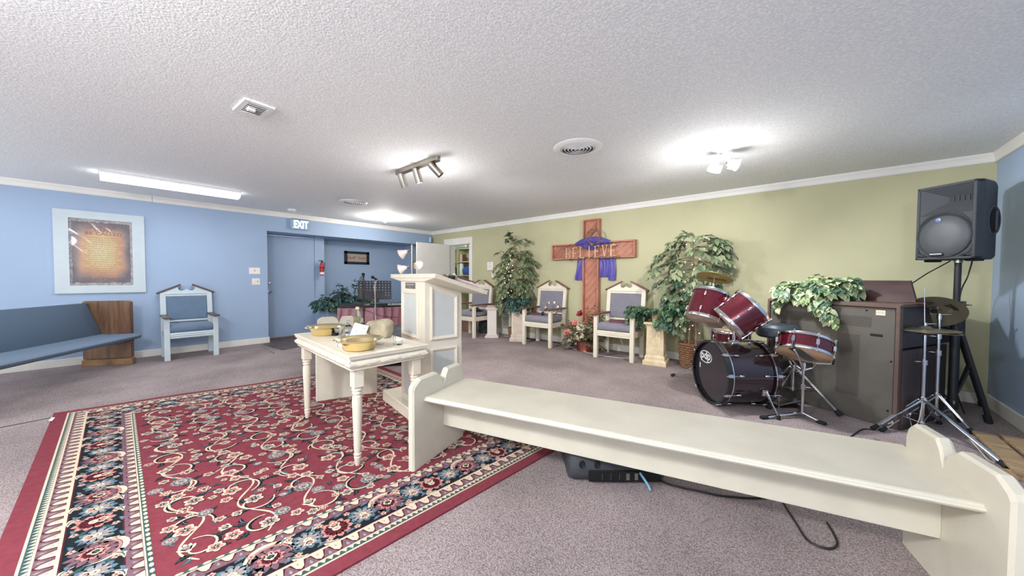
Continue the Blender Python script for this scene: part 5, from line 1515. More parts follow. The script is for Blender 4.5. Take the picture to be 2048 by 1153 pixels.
spec.append(((0, 0, 1.85), (0.05, -0.1, 1.0), 0.30)); spec.append(((-0.2, 0, 1.60), (-0.35, 0, 1.0), 0.30))
spec = [s_ for s_ in spec]
branchy(rr_, t, spec, 0.092, 'ficus', L_olive, 280, 0.048, 0.8)
pts = []
for q in range(30):
    q = q*43/29
    z = 0.75+0.9*q/43; a = q*1.3
    pts.append((0.10*math.cos(a)*(1.2-0.5*q/43)-0.06*(1-q/43), -0.17+0.05*math.sin(a), z))
fairy(rr_, t, pts)

# second ficus
rr_ = random.Random(33)
t = thing('ficus_tree', 'taller artificial ficus in a wicker basket beside the drum kit', 'plant', (-1.19, 5.20, 0))
basket(t, 0.135, 0.165, 0.33, M_wicker, 11)
mb = MB(); mb.lathe([(0, 0.29), (0.15, 0.295)], 20, cap=False); part('moss', mb, M_soil, t)
for k, (dx, tw) in enumerate(((-0.045, 0), (0.045, 1.5))):
    mb = MB(); mb.tube([(dx, 0, 0.25), (dx*0.9, 0.01, 0.6), (dx*0.3+0.01, 0.02*math.cos(tw), 1.0), (dx*-0.2, 0.02*math.sin(tw), 1.35), (dx*0.3-0.03, 0, 1.72)], [0.017, 0.015, 0.013, 0.01, 0.005], 8); part('trunk', mb, M_bark, t)
spec = []
def lv2(z, lst):
    for (a, e_, L_) in lst:
        a = math.radians(a+rr_.uniform(-6, 6))
        spec.append(((0, 0, z+rr_.uniform(-0.03, 0.03)), (math.cos(a), -abs(math.sin(a))*0.75+0.2, e_), L_))
lv2(1.70, [(0, 0.6, 0.42), (25, 0.5, 0.4), (60, 0.7, 0.3), (150, 0.8, 0.30), (180, 0.7, 0.32), (-20, 0.35, 0.42), (100, 1.2, 0.25)])
lv2(1.60, [(0, 0.3, 0.46), (30, 0.2, 0.4), (170, 0.55, 0.50), (200, 0.3, 0.5), (80, 0.3, 0.3), (-30, 0.15, 0.45)])
lv2(1.48, [(175, 0.25, 0.62), (195, 0.1, 0.5), (0, 0.15, 0.40), (50, 0, 0.35), (120, 0.1, 0.35)])
lv2(1.36, [(185, 0.1, 0.58), (160, 0.0, 0.45), (10, 0.0, 0.30), (90, 0, 0.3)])
lv2(1.22, [(170, -0.05, 0.45), (200, -0.1, 0.42), (130, -0.1, 0.35), (20, 0, 0.25), (85, 0, 0.28)])
lv2(1.08, [(180, -0.1, 0.45), (150, -0.1, 0.38), (120, -0.2, 0.3), (30, 0, 0.26)])
lv2(0.95, [(180, -0.1, 0.42), (155, -0.2, 0.36), (200, -0.1, 0.40), (110, -0.1, 0.3)])
lv2(0.85, [(170, -0.2, 0.35), (140, -0.3, 0.3), (190, -0.25, 0.35), (60, 0.1, 0.2)])
spec.append(((-0.05, 0, 0.78), (-0.5, -0.4, -0.1), 0.28)); spec.append(((-0.05, 0, 0.72), (-0.25, -0.5, -0.3), 0.24))
branchy(rr_, t, spec, 0.098, 'ficus', L_ficus2, 280, 0.052, 0.7)
pts = []
for q in range(38):
    z = 0.50+1.25*q/37; a = q*1.7
    pts.append((0.12*math.cos(a)+0.06*(q/37), -0.16+0.06*math.sin(a), z))
fairy(rr_, t, pts)

# ------------------------------------------------------------------ pedestals
def carved_pedestal(label, loc, rz, m, w_=0.20, h=0.60, cap=0.27):
    t = thing('plaster_pedestal', label, 'pedestal', loc, rz, 'carved plaster pedestals')
    def sq(prof, mi=None):
        mb = MB(); vs = [(sx*r, sy*r, z) for r, z in prof for sx, sy in ((-1, -1), (1, -1), (1, 1), (-1, 1))]
        n = len(prof)
        fs = [(k*4+i, k*4+(i+1) % 4, (k+1)*4+(i+1) % 4, (k+1)*4+i) for k in range(n-1) for i in range(4)]+[(0, 3, 2, 1), tuple((n-1)*4+i for i in range(4))]
        mb.add(vs, fs); return mb
    r = w_/2
    part('plinth', sq([(r*1.32, 0), (r*1.32, 0.055), (r*1.25, 0.065), (r*1.12, 0.072), (r*1.12, 0.10), (r*1.16, 0.105), (r*1.08, 0.125), (r*1.0, 0.14)]), m, t, smooth=False)
    part('shaft', sq([(r*0.99, 0.13), (r*0.95, h-0.03)]), m, t, smooth=False)
    part('capital', sq([(r*0.97, h-0.05), (r*1.02, h-0.03), (r*1.04, h-0.022), (r*1.22, h-0.012), (r*1.26, h), (r*1.26, h+0.012), (r*1.18, h+0.018)]), m, t, smooth=False)
    rr2 = random.Random(4)
    for k in range(4):
        Mx = R(k*PI/2) @ T(0, -r*0.965, 0)
        mb = MB(); x0 = r*0.62
        # sunk panel border
        pts = [(-x0, 0, 0.17), (-x0, 0, h-0.10), (-x0*0.6, 0, h-0.085), (-x0*0.6, 0, h-0.065), (x0*0.6, 0, h-0.065), (x0*0.6, 0, h-0.085), (x0, 0, h-0.10), (x0, 0, 0.17), (x0*0.5, 0, 0.155), (-x0*0.5, 0, 0.155)]
        mb.tube(pts, 0.004, 6, closed=True)
        part('panel_border', mb, m, t, Mx)
        mb = MB()
        for (zc, rr3) in ((0.20, 0.026), (0.265, 0.03), (0.34, 0.036), (0.42, 0.03), (0.48, 0.024)):
            for sg in (-1, 1):
                pts = []
                for q in range(14):
                    a = q/13*4.6; rad = rr3*(1-0.13*q/1.5/2)
                    rad = rr3*(1-0.055*q)
                    pts.append((sg*(rr3*0.9-rad*math.cos(a)), 0, zc+rad*math.sin(a)))
                mb.tube(pts, [0.0055*(1-0.04*q) for q in range(14)], 6)
            mb.sphere((0, 0, zc+rr3*0.6), 0.011, 8, 5, sc_=(1, 0.6, 1.3))
            for q in range(5): mb.sphere((0.02*math.cos(q*1.25+0.3), 0, zc+rr3*1.25+0.014*math.sin(q*1.25+0.3)), 0.007, 6, 4, sc_=(1.2, 0.5, 1))
        part('relief', mb, m, t, Mx)
    return t
carved_pedestal('cream carved plaster pedestal at the right, trailing ivy pot on it', (-1.625, 5.06, 0), math.radians(8), M_stone, 0.235, 0.585)
carved_pedestal('pinkish carved plaster pedestal behind the tambourine chair, ivy pot on it', (-4.27, 5.13, 0), math.radians(30), M_stone2, 0.21, 0.605)
t = thing('plain_pedestal', 'plain white square pedestal with two maroon books on top', 'pedestal', (-4.92, 5.09, 0), math.radians(38))
mb = MB(); mb.box((0, 0, 0.02), (0.28, 0.28, 0.04), 0.004); mb.box((0, 0, 0.055), (0.24, 0.24, 0.035), 0.012); part('plinth', mb, M_pedw, t, smooth=False)
mb = MB(); mb.box((0, 0, 0.32), (0.19, 0.19, 0.52), 0.003); part('shaft', mb, M_pedw, t, smooth=False)
mb = MB(); mb.box((0, 0, 0.592), (0.245, 0.245, 0.03), 0.006); mb.box((0, 0, 0.57), (0.21, 0.21, 0.02), 0.004); part('capital', mb, M_pedw, t, smooth=False)
book('hymn_book', 'lower maroon book on the plain white pedestal', T(-4.92, 5.09, 0.608) @ R(0.45), (0.25, 0.19, 0.026))
book('hymn_book', 'upper maroon book lying askew on the plain white pedestal', T(-4.93, 5.08, 0.635) @ R(0.9), (0.21, 0.15, 0.028))

# ivy pots on the pedestals
rr_ = random.Random(5)
def ivy_plant(label, loc, pot, spec, kind, mats, size, nobj, seed, potm, droop=0.9, name='ivy_plant', spacing=0.03):
    rr2 = random.Random(seed)
    t = thing(name, label, 'plant', loc)
    if pot:
        mb = MB(); mb.lathe(pot, 28, cap=False); part('pot', mb, potm, t)
        top = max(z for r, z in pot)
        mb = MB(); mb.lathe([(0, top-0.02), (pot[-2][0]*0.9, top-0.022)], 20, cap=False); part('moss', mb, M_soil, t)
    branchy(rr2, t, spec, size, kind, mats, nobj, spacing, droop, 0.0025)
    return t
pot = [(0, 0), (0.05, 0), (0.052, 0.01), (0.044, 0.02), (0.05, 0.06), (0.06, 0.10), (0.066, 0.125), (0.075, 0.13), (0.075, 0.155), (0.06, 0.155), (0.055, 0.12)]
def fan(rr2, n, z, L_, e0, e1, ysq=1.0, x0=0, bias=(0, 0), rad=0.02):
    out = []
    for k in range(n):
        a = 2*PI*k/n+rr2.uniform(-.3, .3)
        out.append(((x0+rad*math.cos(a), rad*math.sin(a), z), (math.cos(a)+bias[0], math.sin(a)*ysq+bias[1], rr2.uniform(e0, e1)), L_*rr2.uniform(0.75, 1.15)))
    return out
ivy_plant('dark green ivy in a cream plaster pot on the pinkish pedestal', (-4.27, 5.12, 0.624), pot, fan(rr_, 20, 0.14, 0.20, 0.2, 1.6, 0.8)+fan(rr_, 12, 0.14, 0.26, -0.2, 0.5, 0.6)+fan(rr_, 8, 0.16, 0.12, 1, 2), 'ivy', L_dark, 0.062, 170, 6, M_stone2, 0.9)
sp2 = fan(rr_, 12, 0.12, 0.24, 0.1, 0.9, 0.6)
for k in range(9): sp2.append(((-0.05+0.01*k, -0.02, 0.13), (-1.0, rr_.uniform(-0.5, 0.3), rr_.uniform(0.15, 0.75)), 0.36*rr_.uniform(0.8, 1.15)))
for k in range(12): sp2.append(((0.04, 0.0, 0.14), (0.9, rr_.uniform(-0.4, 0.35), rr_.uniform(0.3, 1.2)), 0.40*rr_.uniform(0.7, 1.15)))
for k in range(7): sp2.append(((0.25+0.03*k, 0.0, 0.30+0.03*k), (rr_.uniform(-0.4, 0.8), rr_.uniform(-0.6, 0.1), rr_.uniform(-0.4, 0.9)), 0.22))
for k in range(6): sp2.append(((-0.22, -0.02, 0.16), (rr_.uniform(-0.6, 0.2), rr_.uniform(-0.5, 0), -1.0), 0.2*rr_.uniform(0.6, 1.3)))
for k in range(6): sp2.append(((0.08, -0.06, 0.12), (rr_.uniform(-0.4, 0.9), -0.6, -0.3), 0.2))
ivy_plant('trailing green ivy garland in a small pot on the right carved pedestal', (-1.625, 5.05, 0.605), [(0, 0), (0.05, 0), (0.07, 0.1), (0.075, 0.13), (0.065, 0.13), (0.06, 0.1)], sp2, 'ivy', L_ivy, 0.060, 260, 8, M_stone, 0.75)

# flower arrangement in copper pot
rr_ = random.Random(15)
t = thing('flower_arrangement', 'artificial roses and hydrangeas in a copper pot at the foot of the cross', 'plant', (-2.83, 5.19, 0))
mb = MB(); mb.lathe([(0, 0), (0.14, 0), (0.145, 0.01), (0.142, 0.02), (0.145, 0.15), (0.15, 0.155), (0.15, 0.165), (0.14, 0.165), (0.135, 0.02)], 36, cap=False); part('copper_pot', mb, M_copper, t)
mb = MB(); mb.lathe([(0, 0.14), (0.138, 0.145)], 20, cap=False); part('moss', mb, M_soil, t)
spec = fan(rr_, 14, 0.16, 0.30, 0.1, 1.4, 0.5, 0, (0, -0.15))+fan(rr_, 12, 0.16, 0.40, 0.8, 2.2, 0.5, 0, (0, -0.1))+[((-0.05, 0, 0.18), (-1, -0.2, 0.9), 0.42), ((-0.05, 0, 0.18), (-1, -0.2, 0.4), 0.32), ((0.02, 0, 0.2), (0.2, 0, 2), 0.5), ((0.05, 0, 0.2), (0.8, 0, 1.4), 0.45), ((-0.05, 0, 0.18), (-0.7, -0.2, 1.3), 0.42)]
branchy(rr_, t, spec, 0.062, 'ficus', L_rust, 200, 0.045, 0.5)
def rose(c, r, m, name='rose'):
    pm, vs, fs = leafmesh('petal', m)
    mb = MB(); mb.sphere((0, 0, r*0.35), r*0.35, 10, 6, sc_=(1, 1, 1.2))
    for k in range(14):
        a = k*2.4; tilt = 0.25+1.1*k/14
        d = Vector((math.cos(a)*math.sin(tilt), math.sin(a)*math.sin(tilt), math.cos(tilt)))
        mb.add(vs, fs, frame((0, 0, 0), d, Vector((-math.cos(a), -math.sin(a), 0.6)), r*(0.75+0.35*k/14)))
    part(name, mb, m, t, lookz(c, (rr_.uniform(-.3, .3), -1, 0.5)), angle=80)
rose((0.0, -0.14, 0.62), 0.08, M_rose1); rose((-0.06, -0.2, 0.475), 0.07, M_rose2); rose((-0.22, -0.2, 0.295), 0.075, M_rose2); rose((-0.43, -0.04, 0.39), 0.038, M_rose1); rose((-0.38, -0.06, 0.36), 0.03, M_rose1); rose((0.2, 0.0, 0.50), 0.04, M_rose1)
def hydr(c, r):
    pm, vs, fs = leafmesh('petal', M_cfl); mb = MB()
    for k in range(44):
        d = Vector((rr_.gauss(0, 1), rr_.gauss(0, 1)-0.4, rr_.gauss(0, 1))).normalized(); p = d*r*0.8
        for q in range(4):
            a = q*PI/2+k; u_ = d.orthogonal().normalized(); v_ = d.cross(u_)
            mb.add(vs, fs, frame(p, u_*math.cos(a)+v_*math.sin(a)+d*0.5, d, r*0.32))
    part('hydrangea', mb, M_cfl, t, T(*c), angle=80)
hydr((0.02, -0.2, 0.40), 0.075); hydr((0.0, -0.2, 0.27), 0.08); hydr((-0.25, -0.05, 0.45), 0.03)
mb = MB(); mb.tube([(-0.05+0.0*q, -0.03, 0.5+0.02*q) for q in range(3)], 0.004, 5)

# ------------------------------------------------------------------ drum kit
BA = math.atan2(0.66, 0.75)
def drum_shell(root, r, h, m, M, nlug, headm_top, headm_bot, hoop_m=M_chrome, lug='block', hoop_w=0.022, hoopr=0.008):
    """drum along local z 0..h of M"""
    mb = MB(); mb.lathe([(r, 0.002), (r, h-0.002)], 56, cap=False); sh = part('shell', mb, m, root, M)
    for z, hm, sg in ((0.0, headm_bot, -1), (h, headm_top, 1)):
        mb = MB(); mb.lathe([(0, 0), (r*0.97, 0), (r+0.003, -0.006*sg)], 48, T(0, 0, z+0.004*sg), cap=False); part('drum_head', mb, hm, root, M, angle=60)
        mb = MB()
        zz = z
        mb.lathe([(r+0.004, -hoop_w*sg), (r+hoopr, -hoop_w*sg), (r+hoopr+0.002, 0.002*sg), (r+hoopr-0.001, 0.009*sg), (r+0.001, 0.009*sg), (r+0.001, -0.001*sg)], 56, T(0, 0, zz), cap=False); part('hoop', mb, hoop_m, root, M)
    for k in range(nlug):
        a = 2*PI*(k+0.5)/nlug
        Ml = M @ R(a) @ T(r, 0, 0)
        if lug == 'long':
            mb = MB(); mb.box((0.010, 0, h/2), (0.022, 0.026, h*0.42), 0.006); part('lug', mb, M_chrome, root, Ml)
            mb = MB(); mb.cyl((0.012, 0, -0.012), (0.012, 0, h+0.012), 0.0028, seg=8); mb.cyl((0.012, 0, h+0.004), (0.012, 0, h+0.018), 0.006, seg=8); mb.cyl((0.012, 0, -0.004), (0.012, 0, -0.018), 0.006, seg=8); part('tension_rod', mb, M_chrome, root, Ml)
        else:
            for z0, sg in ((0.0, 1), (h, -1)):
                mb = MB(); mb.sphere((0.008, 0, z0+sg*0.072), 0.013, 10, 6, sc_=(0.9, 0.9, 1.9)); mb.cyl((0.010, 0, z0+sg*0.06), (0.010, 0, z0-sg*0.012), 0.0028, seg=8); mb.cyl((0.010, 0, z0+sg*0.004), (0.010, 0, z0-sg*0.016), 0.006, seg=8)
                part('lug', mb, M_chrome, root, Ml)
    return sh
def zframe(p, d): return lookz(p, d)
t = thing('drum_set', 'dark maroon bass drum with two mounted maroon toms', 'drum', (-0.706, 3.796, 0), BA)
RB, HB = 0.288, 0.40
MBs = T(0.03, 0, 0.312) @ R(PI/2, 'Y')
mb = MB(); mb.lathe([(RB, 0), (RB, HB)], 64, cap=False); part('bass_shell', mb, M_darkwrap, t, MBs)
for z0 in (-0.018, HB+0.018):
    sg = -1 if z0 < 0 else 1
    mb = MB(); mb.lathe([(RB-0.004, -0.022), (RB+0.018, -0.022), (RB+0.020, 0.0), (RB+0.018, 0.022), (RB-0.004, 0.022), (RB-0.006, 0)], 64, T(0, 0, z0), cap=False)
    part('bass_hoop', mb, M_black if sg < 0 else M_darkwrap, t, MBs)
    mb = MB(); mb.lathe([(RB+0.0175, -0.004), (RB+0.0215, -0.004), (RB+0.0215, 0.004), (RB+0.0175, 0.004)], 64, T(0, 0, z0-sg*0.024), cap=False); part('chrome_ring', mb, M_chrome, t, MBs)
hm = mat('black_gloss_head', (40, 36, 42), 0.16, coat=0.6)
mb = MB(); mb.lathe([(0, -0.012), (RB*0.98, -0.012), (RB, -0.006)], 56, cap=False); fh = part('front_head', mb, hm, t, MBs)
mb = MB(); mb.lathe([(0, HB+0.012), (RB*0.98, HB+0.012)], 56, cap=False); part('batter_head', mb, M_headclear, t, MBs)
# pdp oval logo on the front head (faces local -x)
ML_ = onto((0.016, 0.105, 0.435), (0, -1, 0), (0, 0, 1))
mb = MB(); 
for q in range(48):
    a0, a1 = 2*PI*q/48, 2*PI*(q+1)/48
    mb.add([(0.105*math.cos(a0), 0.062*math.sin(a0), 0), (0.105*math.cos(a1), 0.062*math.sin(a1), 0), (0.096*math.cos(a1), 0.053*math.sin(a1), 0), (0.096*math.cos(a0), 0.053*math.sin(a0), 0)], [(0, 1, 2, 3)])
M_logo = mat('white_logo', (220, 222, 226), 0.4)
part('logo_ring', mb, M_logo, t, ML_)
link('logo_letters', textmesh('logo_letters', 'pdp', 0.115, M_logo, 0.0004, 0.95, bold=0.003), t, ML_ @ T(0, 0.012, 0.0005))
mb = MB(); mb.box((-0.15, 0, 0), (0.012, 0.05, 0.001)); part('head_sticker', mb, M_paper, t, onto((0.0155, 0.05, 0.33), (0, -1, 0), (0, 0, 1)))
for k in range(10):
    a = 2*PI*(k+0.3)/10
    Ml = MBs @ R(a) @ T(RB, 0, 0)
    for z0, sg in ((0, 1), (HB, -1)):
        mb = MB(); mb.sphere((0.012, 0, z0+sg*0.085), 0.012, 10, 6, sc_=(0.9, 0.9, 2.0)); mb.cyl((0.016, 0, z0+sg*0.09), (0.020, 0, z0-sg*0.03), 0.0028, seg=8); mb.box((0.022, 0, z0-sg*0.022), (0.012, 0.03, 0.045), 0.004); mb.cyl((0.022, 0, z0-sg*0.03), (0.022, 0, z0-sg*0.06), 0.006, seg=8)
        part('tension_claw', mb, M_chrome, t, Ml)
for sg in (-1, 1):
    mb = MB(); p = Vector((0.33, sg*0.27, 0.20)); mb.box((p.x, p.y+sg*0.015, p.z), (0.05, 0.03, 0.05), 0.006)
    foot = Vector((0.37 if sg < 0 else 0.2, sg*0.40, 0.018)) if sg < 0 else Vector((0.2, 0.42, 0.018))
    mb.cyl(p+Vector((0, sg*0.035, 0)), foot, 0.009, 0.008, 10); mb.cyl(p+Vector((0, sg*0.035, 0.0))-(foot-p)*0.05, p+(foot-p)*0.25+Vector((0, sg*0.03, 0)), 0.013, seg=10)
    s_ = part('spur', mb, M_chrome, t); mb = MB(); mb.cyl(foot+Vector((0, 0, 0.02)), foot+Vector((0, 0, -0.018)), 0.012, 0.016, 12); part('rubber_foot', mb, M_rubber, s_)
# tom mount
mb = MB(); mb.cyl((0.23, 0.0, 0.58), (0.23, 0.0, 0.80), 0.016, seg=14); mb.cyl((0.23, 0, 0.78), (0.20, 0.10, 0.86), 0.009); mb.cyl((0.23, 0, 0.78), (0.26, -0.08, 0.85), 0.009); mb.box((0.23, 0, 0.605), (0.07, 0.06, 0.03), 0.006); mb.box((0.23, 0, 0.79), (0.05, 0.05, 0.05), 0.01); part('tom_mount', mb, M_chrome, t)
# toms as parts (world coordinates converted to local)
inv = (T(-0.706, 3.796, 0) @ R(BA)).inverted()
def wl2(p): return inv @ Vector(p)
def tom(b, tp, r):
    b = wl2(b); tp = wl2(tp)
    d = tp-b
    o = bpy.data.objects.new('tom', None); C.objects.link(o); o.parent = t; o.matrix_local = lookz(b, d, 0.3)
    drum_shell(o, r, d.length, M_maroon, Matrix.Identity(4), 6, M_headclear, M_headclear, lug='ball')
    mb = MB(); mb.lathe([(0, 0), (0.012, 0), (0.010, 0.004), (0, 0.005)], 14, R(3.9) @ T(r, 0, d.length*0.5) @ R(PI/2, 'Y')); part('badge', mb, M_nickel, o)
tom((-0.809, 3.99, 0.790), (-0.757, 4.11, 1.062), 0.180)
tom((-0.577, 3.88, 0.787), (-0.388, 3.96, 0.963), 0.188)
# floor tom
t = thing('floor_tom', 'maroon floor tom standing behind the bass drum', 'drum', (-0.63, 4.52, 0))
drum_shell(t, 0.18, 0.34, M_maroon, T(0, 0, 0.30), 6, M_headclear, M_headclear, lug='ball')
for k in range(3):
    a = 0.6+k*2.09; mb = MB(); mb.cyl((0.20*math.cos(a), 0.20*math.sin(a), 0.02), (0.20*math.cos(a), 0.20*math.sin(a), 0.5), 0.006, seg=8); mb.cyl((0.20*math.cos(a), 0.20*math.sin(a), 0.0), (0.20*math.cos(a), 0.20*math.sin(a), 0.035), 0.013, seg=10); mb.box((0.19*math.cos(a), 0.19*math.sin(a), 0.42), (0.03, 0.03, 0.05), 0.005); part('leg', mb, M_chrome, t)

def tripod(root, hub_z, feet, hub_r=0.016, brace_z=0.10, legr=0.008, footr=0.018, dbl=True):
    for f in feet:
        f = Vector(f); mb = MB(); h = Vector((0, 0, hub_z)); side = Vector((-f.y, f.x, 0)).normalized()*0.011
        tip = f+Vector((0, 0, 0.02))
        if dbl:
            for sg in (-1, 1): mb.cyl(h+side*sg+f.normalized()*0.02, tip+side*sg*0.6, 0.0045, seg=6)
            mb.box((0, 0, 0), (0.026, 0.012, (tip-h).length*0.97), 0.002, M=lookz((h+tip)/2+Vector((0, 0, 0.003)), tip-h))
        else: mb.cyl(h, tip, legr, seg=8)
        m1 = h.lerp(tip, 0.52); mb.box((0, 0, 0), (0.014, 0.005, (m1-Vector((0, 0, brace_z))).length), 0.001, M=lookz((m1+Vector((0, 0, brace_z)))/2, m1-Vector((0, 0, brace_z))))
        l = part('leg', mb, M_chrome, root)
        d = (tip-h).normalized(); mb = MB(); mb.cyl(tip-d*0.035, tip+d*0.016, footr*0.8, footr, 12); part('rubber_foot', mb, M_rubber, l)
    mb = MB(); mb.cyl((0, 0, hub_z-0.03), (0, 0, hub_z+0.02), hub_r+0.010, seg=14); mb.cyl((0, 0, brace_z-0.012), (0, 0, brace_z+0.012), hub_r+0.008, seg=14); part('hub', mb, M_chrome, root)
def wing(mb, p, d):
    p = Vector(p); d = Vector(d).normalized(); mb.cyl(p, p+d*0.035, 0.005, seg=8); mb.box((0, 0, 0), (0.03, 0.006, 0.02), 0.003, M=lookz(p+d*0.042, d))
# snare stand and snare
SB = Vector((-0.012, 3.935, 0))
t = thing('snare_stand', 'low chrome snare stand in front of the organ', 'stand', SB)
mb = MB(); mb.cyl((0, 0, 0.03), (0, 0, 0.30), 0.013, seg=14); mb.cyl((0, 0, 0.28), (0, 0, 0.44), 0.010, seg=12); mb.cyl((0, 0, 0.255), (0, 0, 0.30), 0.020, seg=14); wing(mb, (0.015, 0, 0.275), (1, 0.2, 0)); mb.cyl((0, 0, 0.42), (0, 0, 0.49), 0.018, seg=14); wing(mb, (-0.012, -0.01, 0.41), (-0.8, -0.6, 0)); part('column', mb, M_chrome, t)
feet = [(-0.25, -0.255, 0.0), (0.125, -0.07, 0.0), (-0.02, 0.26, 0)]
for f in feet:
    f = Vector(f); mb = MB(); mb.box((0, 0, 0), (0.028, 0.016, f.length), 0.005, M=lookz(Vector((0, 0, 0.045)).lerp(f+Vector((0, 0, 0.015)), 0.5), f+Vector((0, 0, -0.03)))); l = part('leg', mb, M_chrome, t)
    mb = MB(); mb.box((0, 0, 0), (0.036, 0.026, 0.07), 0.008, M=lookz(f+Vector((0, 0, 0.014)), f)); part('rubber_foot', mb, M_rubber, l)
sax = Vector((0.10, 0.52, 1)).normalized()
sb = Vector((-0.005, 0.0, 0.552))
for k in range(3):
    a = 4.4+k*2.094; dv = Vector((math.cos(a), math.sin(a), 0)); dv = (dv-sax*dv.dot(sax)).normalized()
    tip = sb+dv*0.185
    mb = MB(); mb.tube([(0, 0, 0.42), Vector((0, 0, 0.46))+dv*0.06, sb-sax*0.045+dv*0.09, tip-sax*0.02, tip+sax*0.012+dv*0.012], 0.008, 8); l = part('basket_arm', mb, M_chrome, t)
    mb = MB(); mb.cyl(tip-sax*0.02+dv*0.012, tip+sax*0.03+dv*0.016, 0.011, seg=10); part('rubber_grip', mb, M_rubber, l)
t = thing('snare_drum', 'maroon snare drum tilted on the low chrome stand', 'drum', M=T(*(SB+sb+sax*0.012)) @ Vector(sax).to_track_quat('Z', 'Y').to_matrix().to_4x4() @ R(0.2))
drum_shell(t, 0.198, 0.128, M_maroon, Matrix.Identity(4), 8, M_head, M_head, lug='long', hoop_w=0.014)
mb = MB(); mb.box((0.215, 0, 0.05), (0.03, 0.05, 0.10), 0.006, M=R(5.6)); mb.box((0.21, 0, 0.06), (0.02, 0.04, 0.05), 0.006, M=R(3.6)); part('strainer', mb, M_chrome, t)
mb = MB(); mb.add([(-0.15, -0.045, -0.0065), (0.15, -0.045, -0.0065), (0.15, 0.045, -0.0065), (-0.15, 0.045, -0.0065)], [(0, 3, 2, 1)], R(1.1)); part('snare_wires', mb, M_nickel, t)
# throne
t = thing('drum_throne', 'round black drum stool behind the bass drum', 'stool', (-0.09, 4.355, 0))
mb = MB(); mb.lathe([(0, 0.56), (0.155, 0.56), (0.175, 0.58), (0.18, 0.62), (0.175, 0.66), (0.15, 0.685), (0.0, 0.69)], 40, T(-0.13, -0.05, 0.085)); part('cushion', mb, mat('black_vinyl', (52, 60, 70), 0.35), t)
mb = MB(); mb.cyl((0, 0, 0.12), (0, 0, 0.36), 0.016, seg=14); mb.cyl((0, 0, 0.34), (-0.12, -0.05, 0.645), 0.012, seg=12); mb.box((-0.13, -0.05, 0.638), (0.12, 0.12, 0.02), 0.004); part('post', mb, M_chrome, t)
tripod(t, 0.36, [(-0.16, -0.36, 0), (0.33, -0.16, 0), (-0.28, 0.08, 0)], 0.016, 0.14, footr=0.024)
# kick pedal
t = thing('kick_pedal', 'metal bass drum pedal between bass drum and snare stand', 'pedal', (-0.20, 4.12, 0), BA)
mb = MB(); mb.box((0.08, 0, 0.008), (0.30, 0.09, 0.008), 0.002); part('base_plate', mb, M_tray, t)
mb = MB(); mb.box((0, 0, 0), (0.25, 0.075, 0.01), 0.003, M=T(0.11, 0, 0.045) @ R(-0.22, 'Y')); part('footboard', mb, M_nickel, t)
mb = MB(); mb.cyl((-0.02, -0.05, 0.0), (-0.02, -0.05, 0.17), 0.008); mb.cyl((-0.02, 0.05, 0.0), (-0.02, 0.05, 0.17), 0.008); mb.cyl((-0.02, -0.06, 0.165), (-0.02, 0.06, 0.165), 0.007); mb.cyl((-0.02, 0, 0.165), (-0.0, 0, 0.33), 0.004); part('frame', mb, M_chrome, t)
mb = MB(); mb.sphere((0.0, 0, 0.34), 0.026, sc_=(1.2, 1, 1)); part('beater', mb, M_page, t)

def cymbal(root, c, ax, r, m, name='cymbal'):
    mb = MB()
    mb.lathe([(0.006, 0.030), (0.016, 0.030), (0.03, 0.024), (0.040, 0.014), (0.045, 0.010), (r*0.6, 0.002), (r, -0.010), (r, -0.012), (r*0.6, 0.0), (0.045, 0.008), (0.030, 0.022), (0.006, 0.028)], 64, cap=False)
    q = Vector(ax).to_track_quat('Z', 'Y').to_matrix().to_4x4()
    return part(name, mb, m, root, T(*c) @ q)
def under_text(root, s_, size, cc, cax, u, v, rot, shear=0.0, xs=1.0):
    n = -Vector(cax).normalized(); e1 = (Vector((1, 0, 0))-n*n.x).normalized(); e2 = n.cross(e1)
    o = Vector(cc)+e1*u+e2*v+n*0.0035
    link('cymbal_print', textmesh('cymbal_print', s_, size, M_dark, 0.0002, xs, shear=shear, bold=0.001), root, onto(o, e1, e2) @ R(rot))
# hi-hat
t = thing('hi_hat_stand', 'hi-hat on a chrome stand, front of the two cymbal stands', 'cymbal', (0.722, 4.245, 0))
mb = MB(); mb.cyl((0, 0, 0.03), (0, 0, 0.56), 0.0145, seg=16); mb.cyl((0, 0, 0.55), (0, 0, 0.79), 0.010, seg=14); mb.cyl((0, 0, 0.535), (0, 0, 0.575), 0.021, seg=16); wing(mb, (-0.015, 0, 0.557), (-1, -0.3, 0)); part('column', mb, M_chrome, t)
mb = MB(); mb.cyl((0, 0, 0.78), (-0.012, 0, 1.155), 0.0032, seg=8); mb.cyl((0, 0, 0.845), (0, 0, 0.875), 0.011, seg=12); mb.cyl((0, 0, 0.836), (0, 0, 0.845), 0.017, seg=14); wing(mb, (0.006, 0, 0.865), (1, 0.2, 0.1)); part('pull_rod', mb, M_chrome, t)
mb = MB(); mb.cyl((0, 0, 0.785), (0, 0, 0.80), 0.035, 0.018, 16); part('seat_cup', mb, M_rubber, t)
cymbal(t, (0, 0, 0.806), (0.02, 0.0, -1), 0.185, M_bronze2); cymbal(t, (0, 0, 0.822), (0.055, 0.005, 1), 0.19, M_bronze2)
tripod(t, 0.255, [(-0.29, -0.25, 0), (0.27, -0.51, 0), (0.14, 0.27, 0)], 0.0145, 0.06)
mb = MB(); mb.tube([(-0.02, -0.01, 0.25), (-0.07, -0.03, 0.10), (-0.06, -0.05, 0.03)], 0.004, 6); mb.tube([(0.0, -0.02, 0.25), (-0.02, -0.05, 0.10), (-0.04, -0.07, 0.03)], 0.004, 6); part('radius_rod', mb, M_chrome, t)
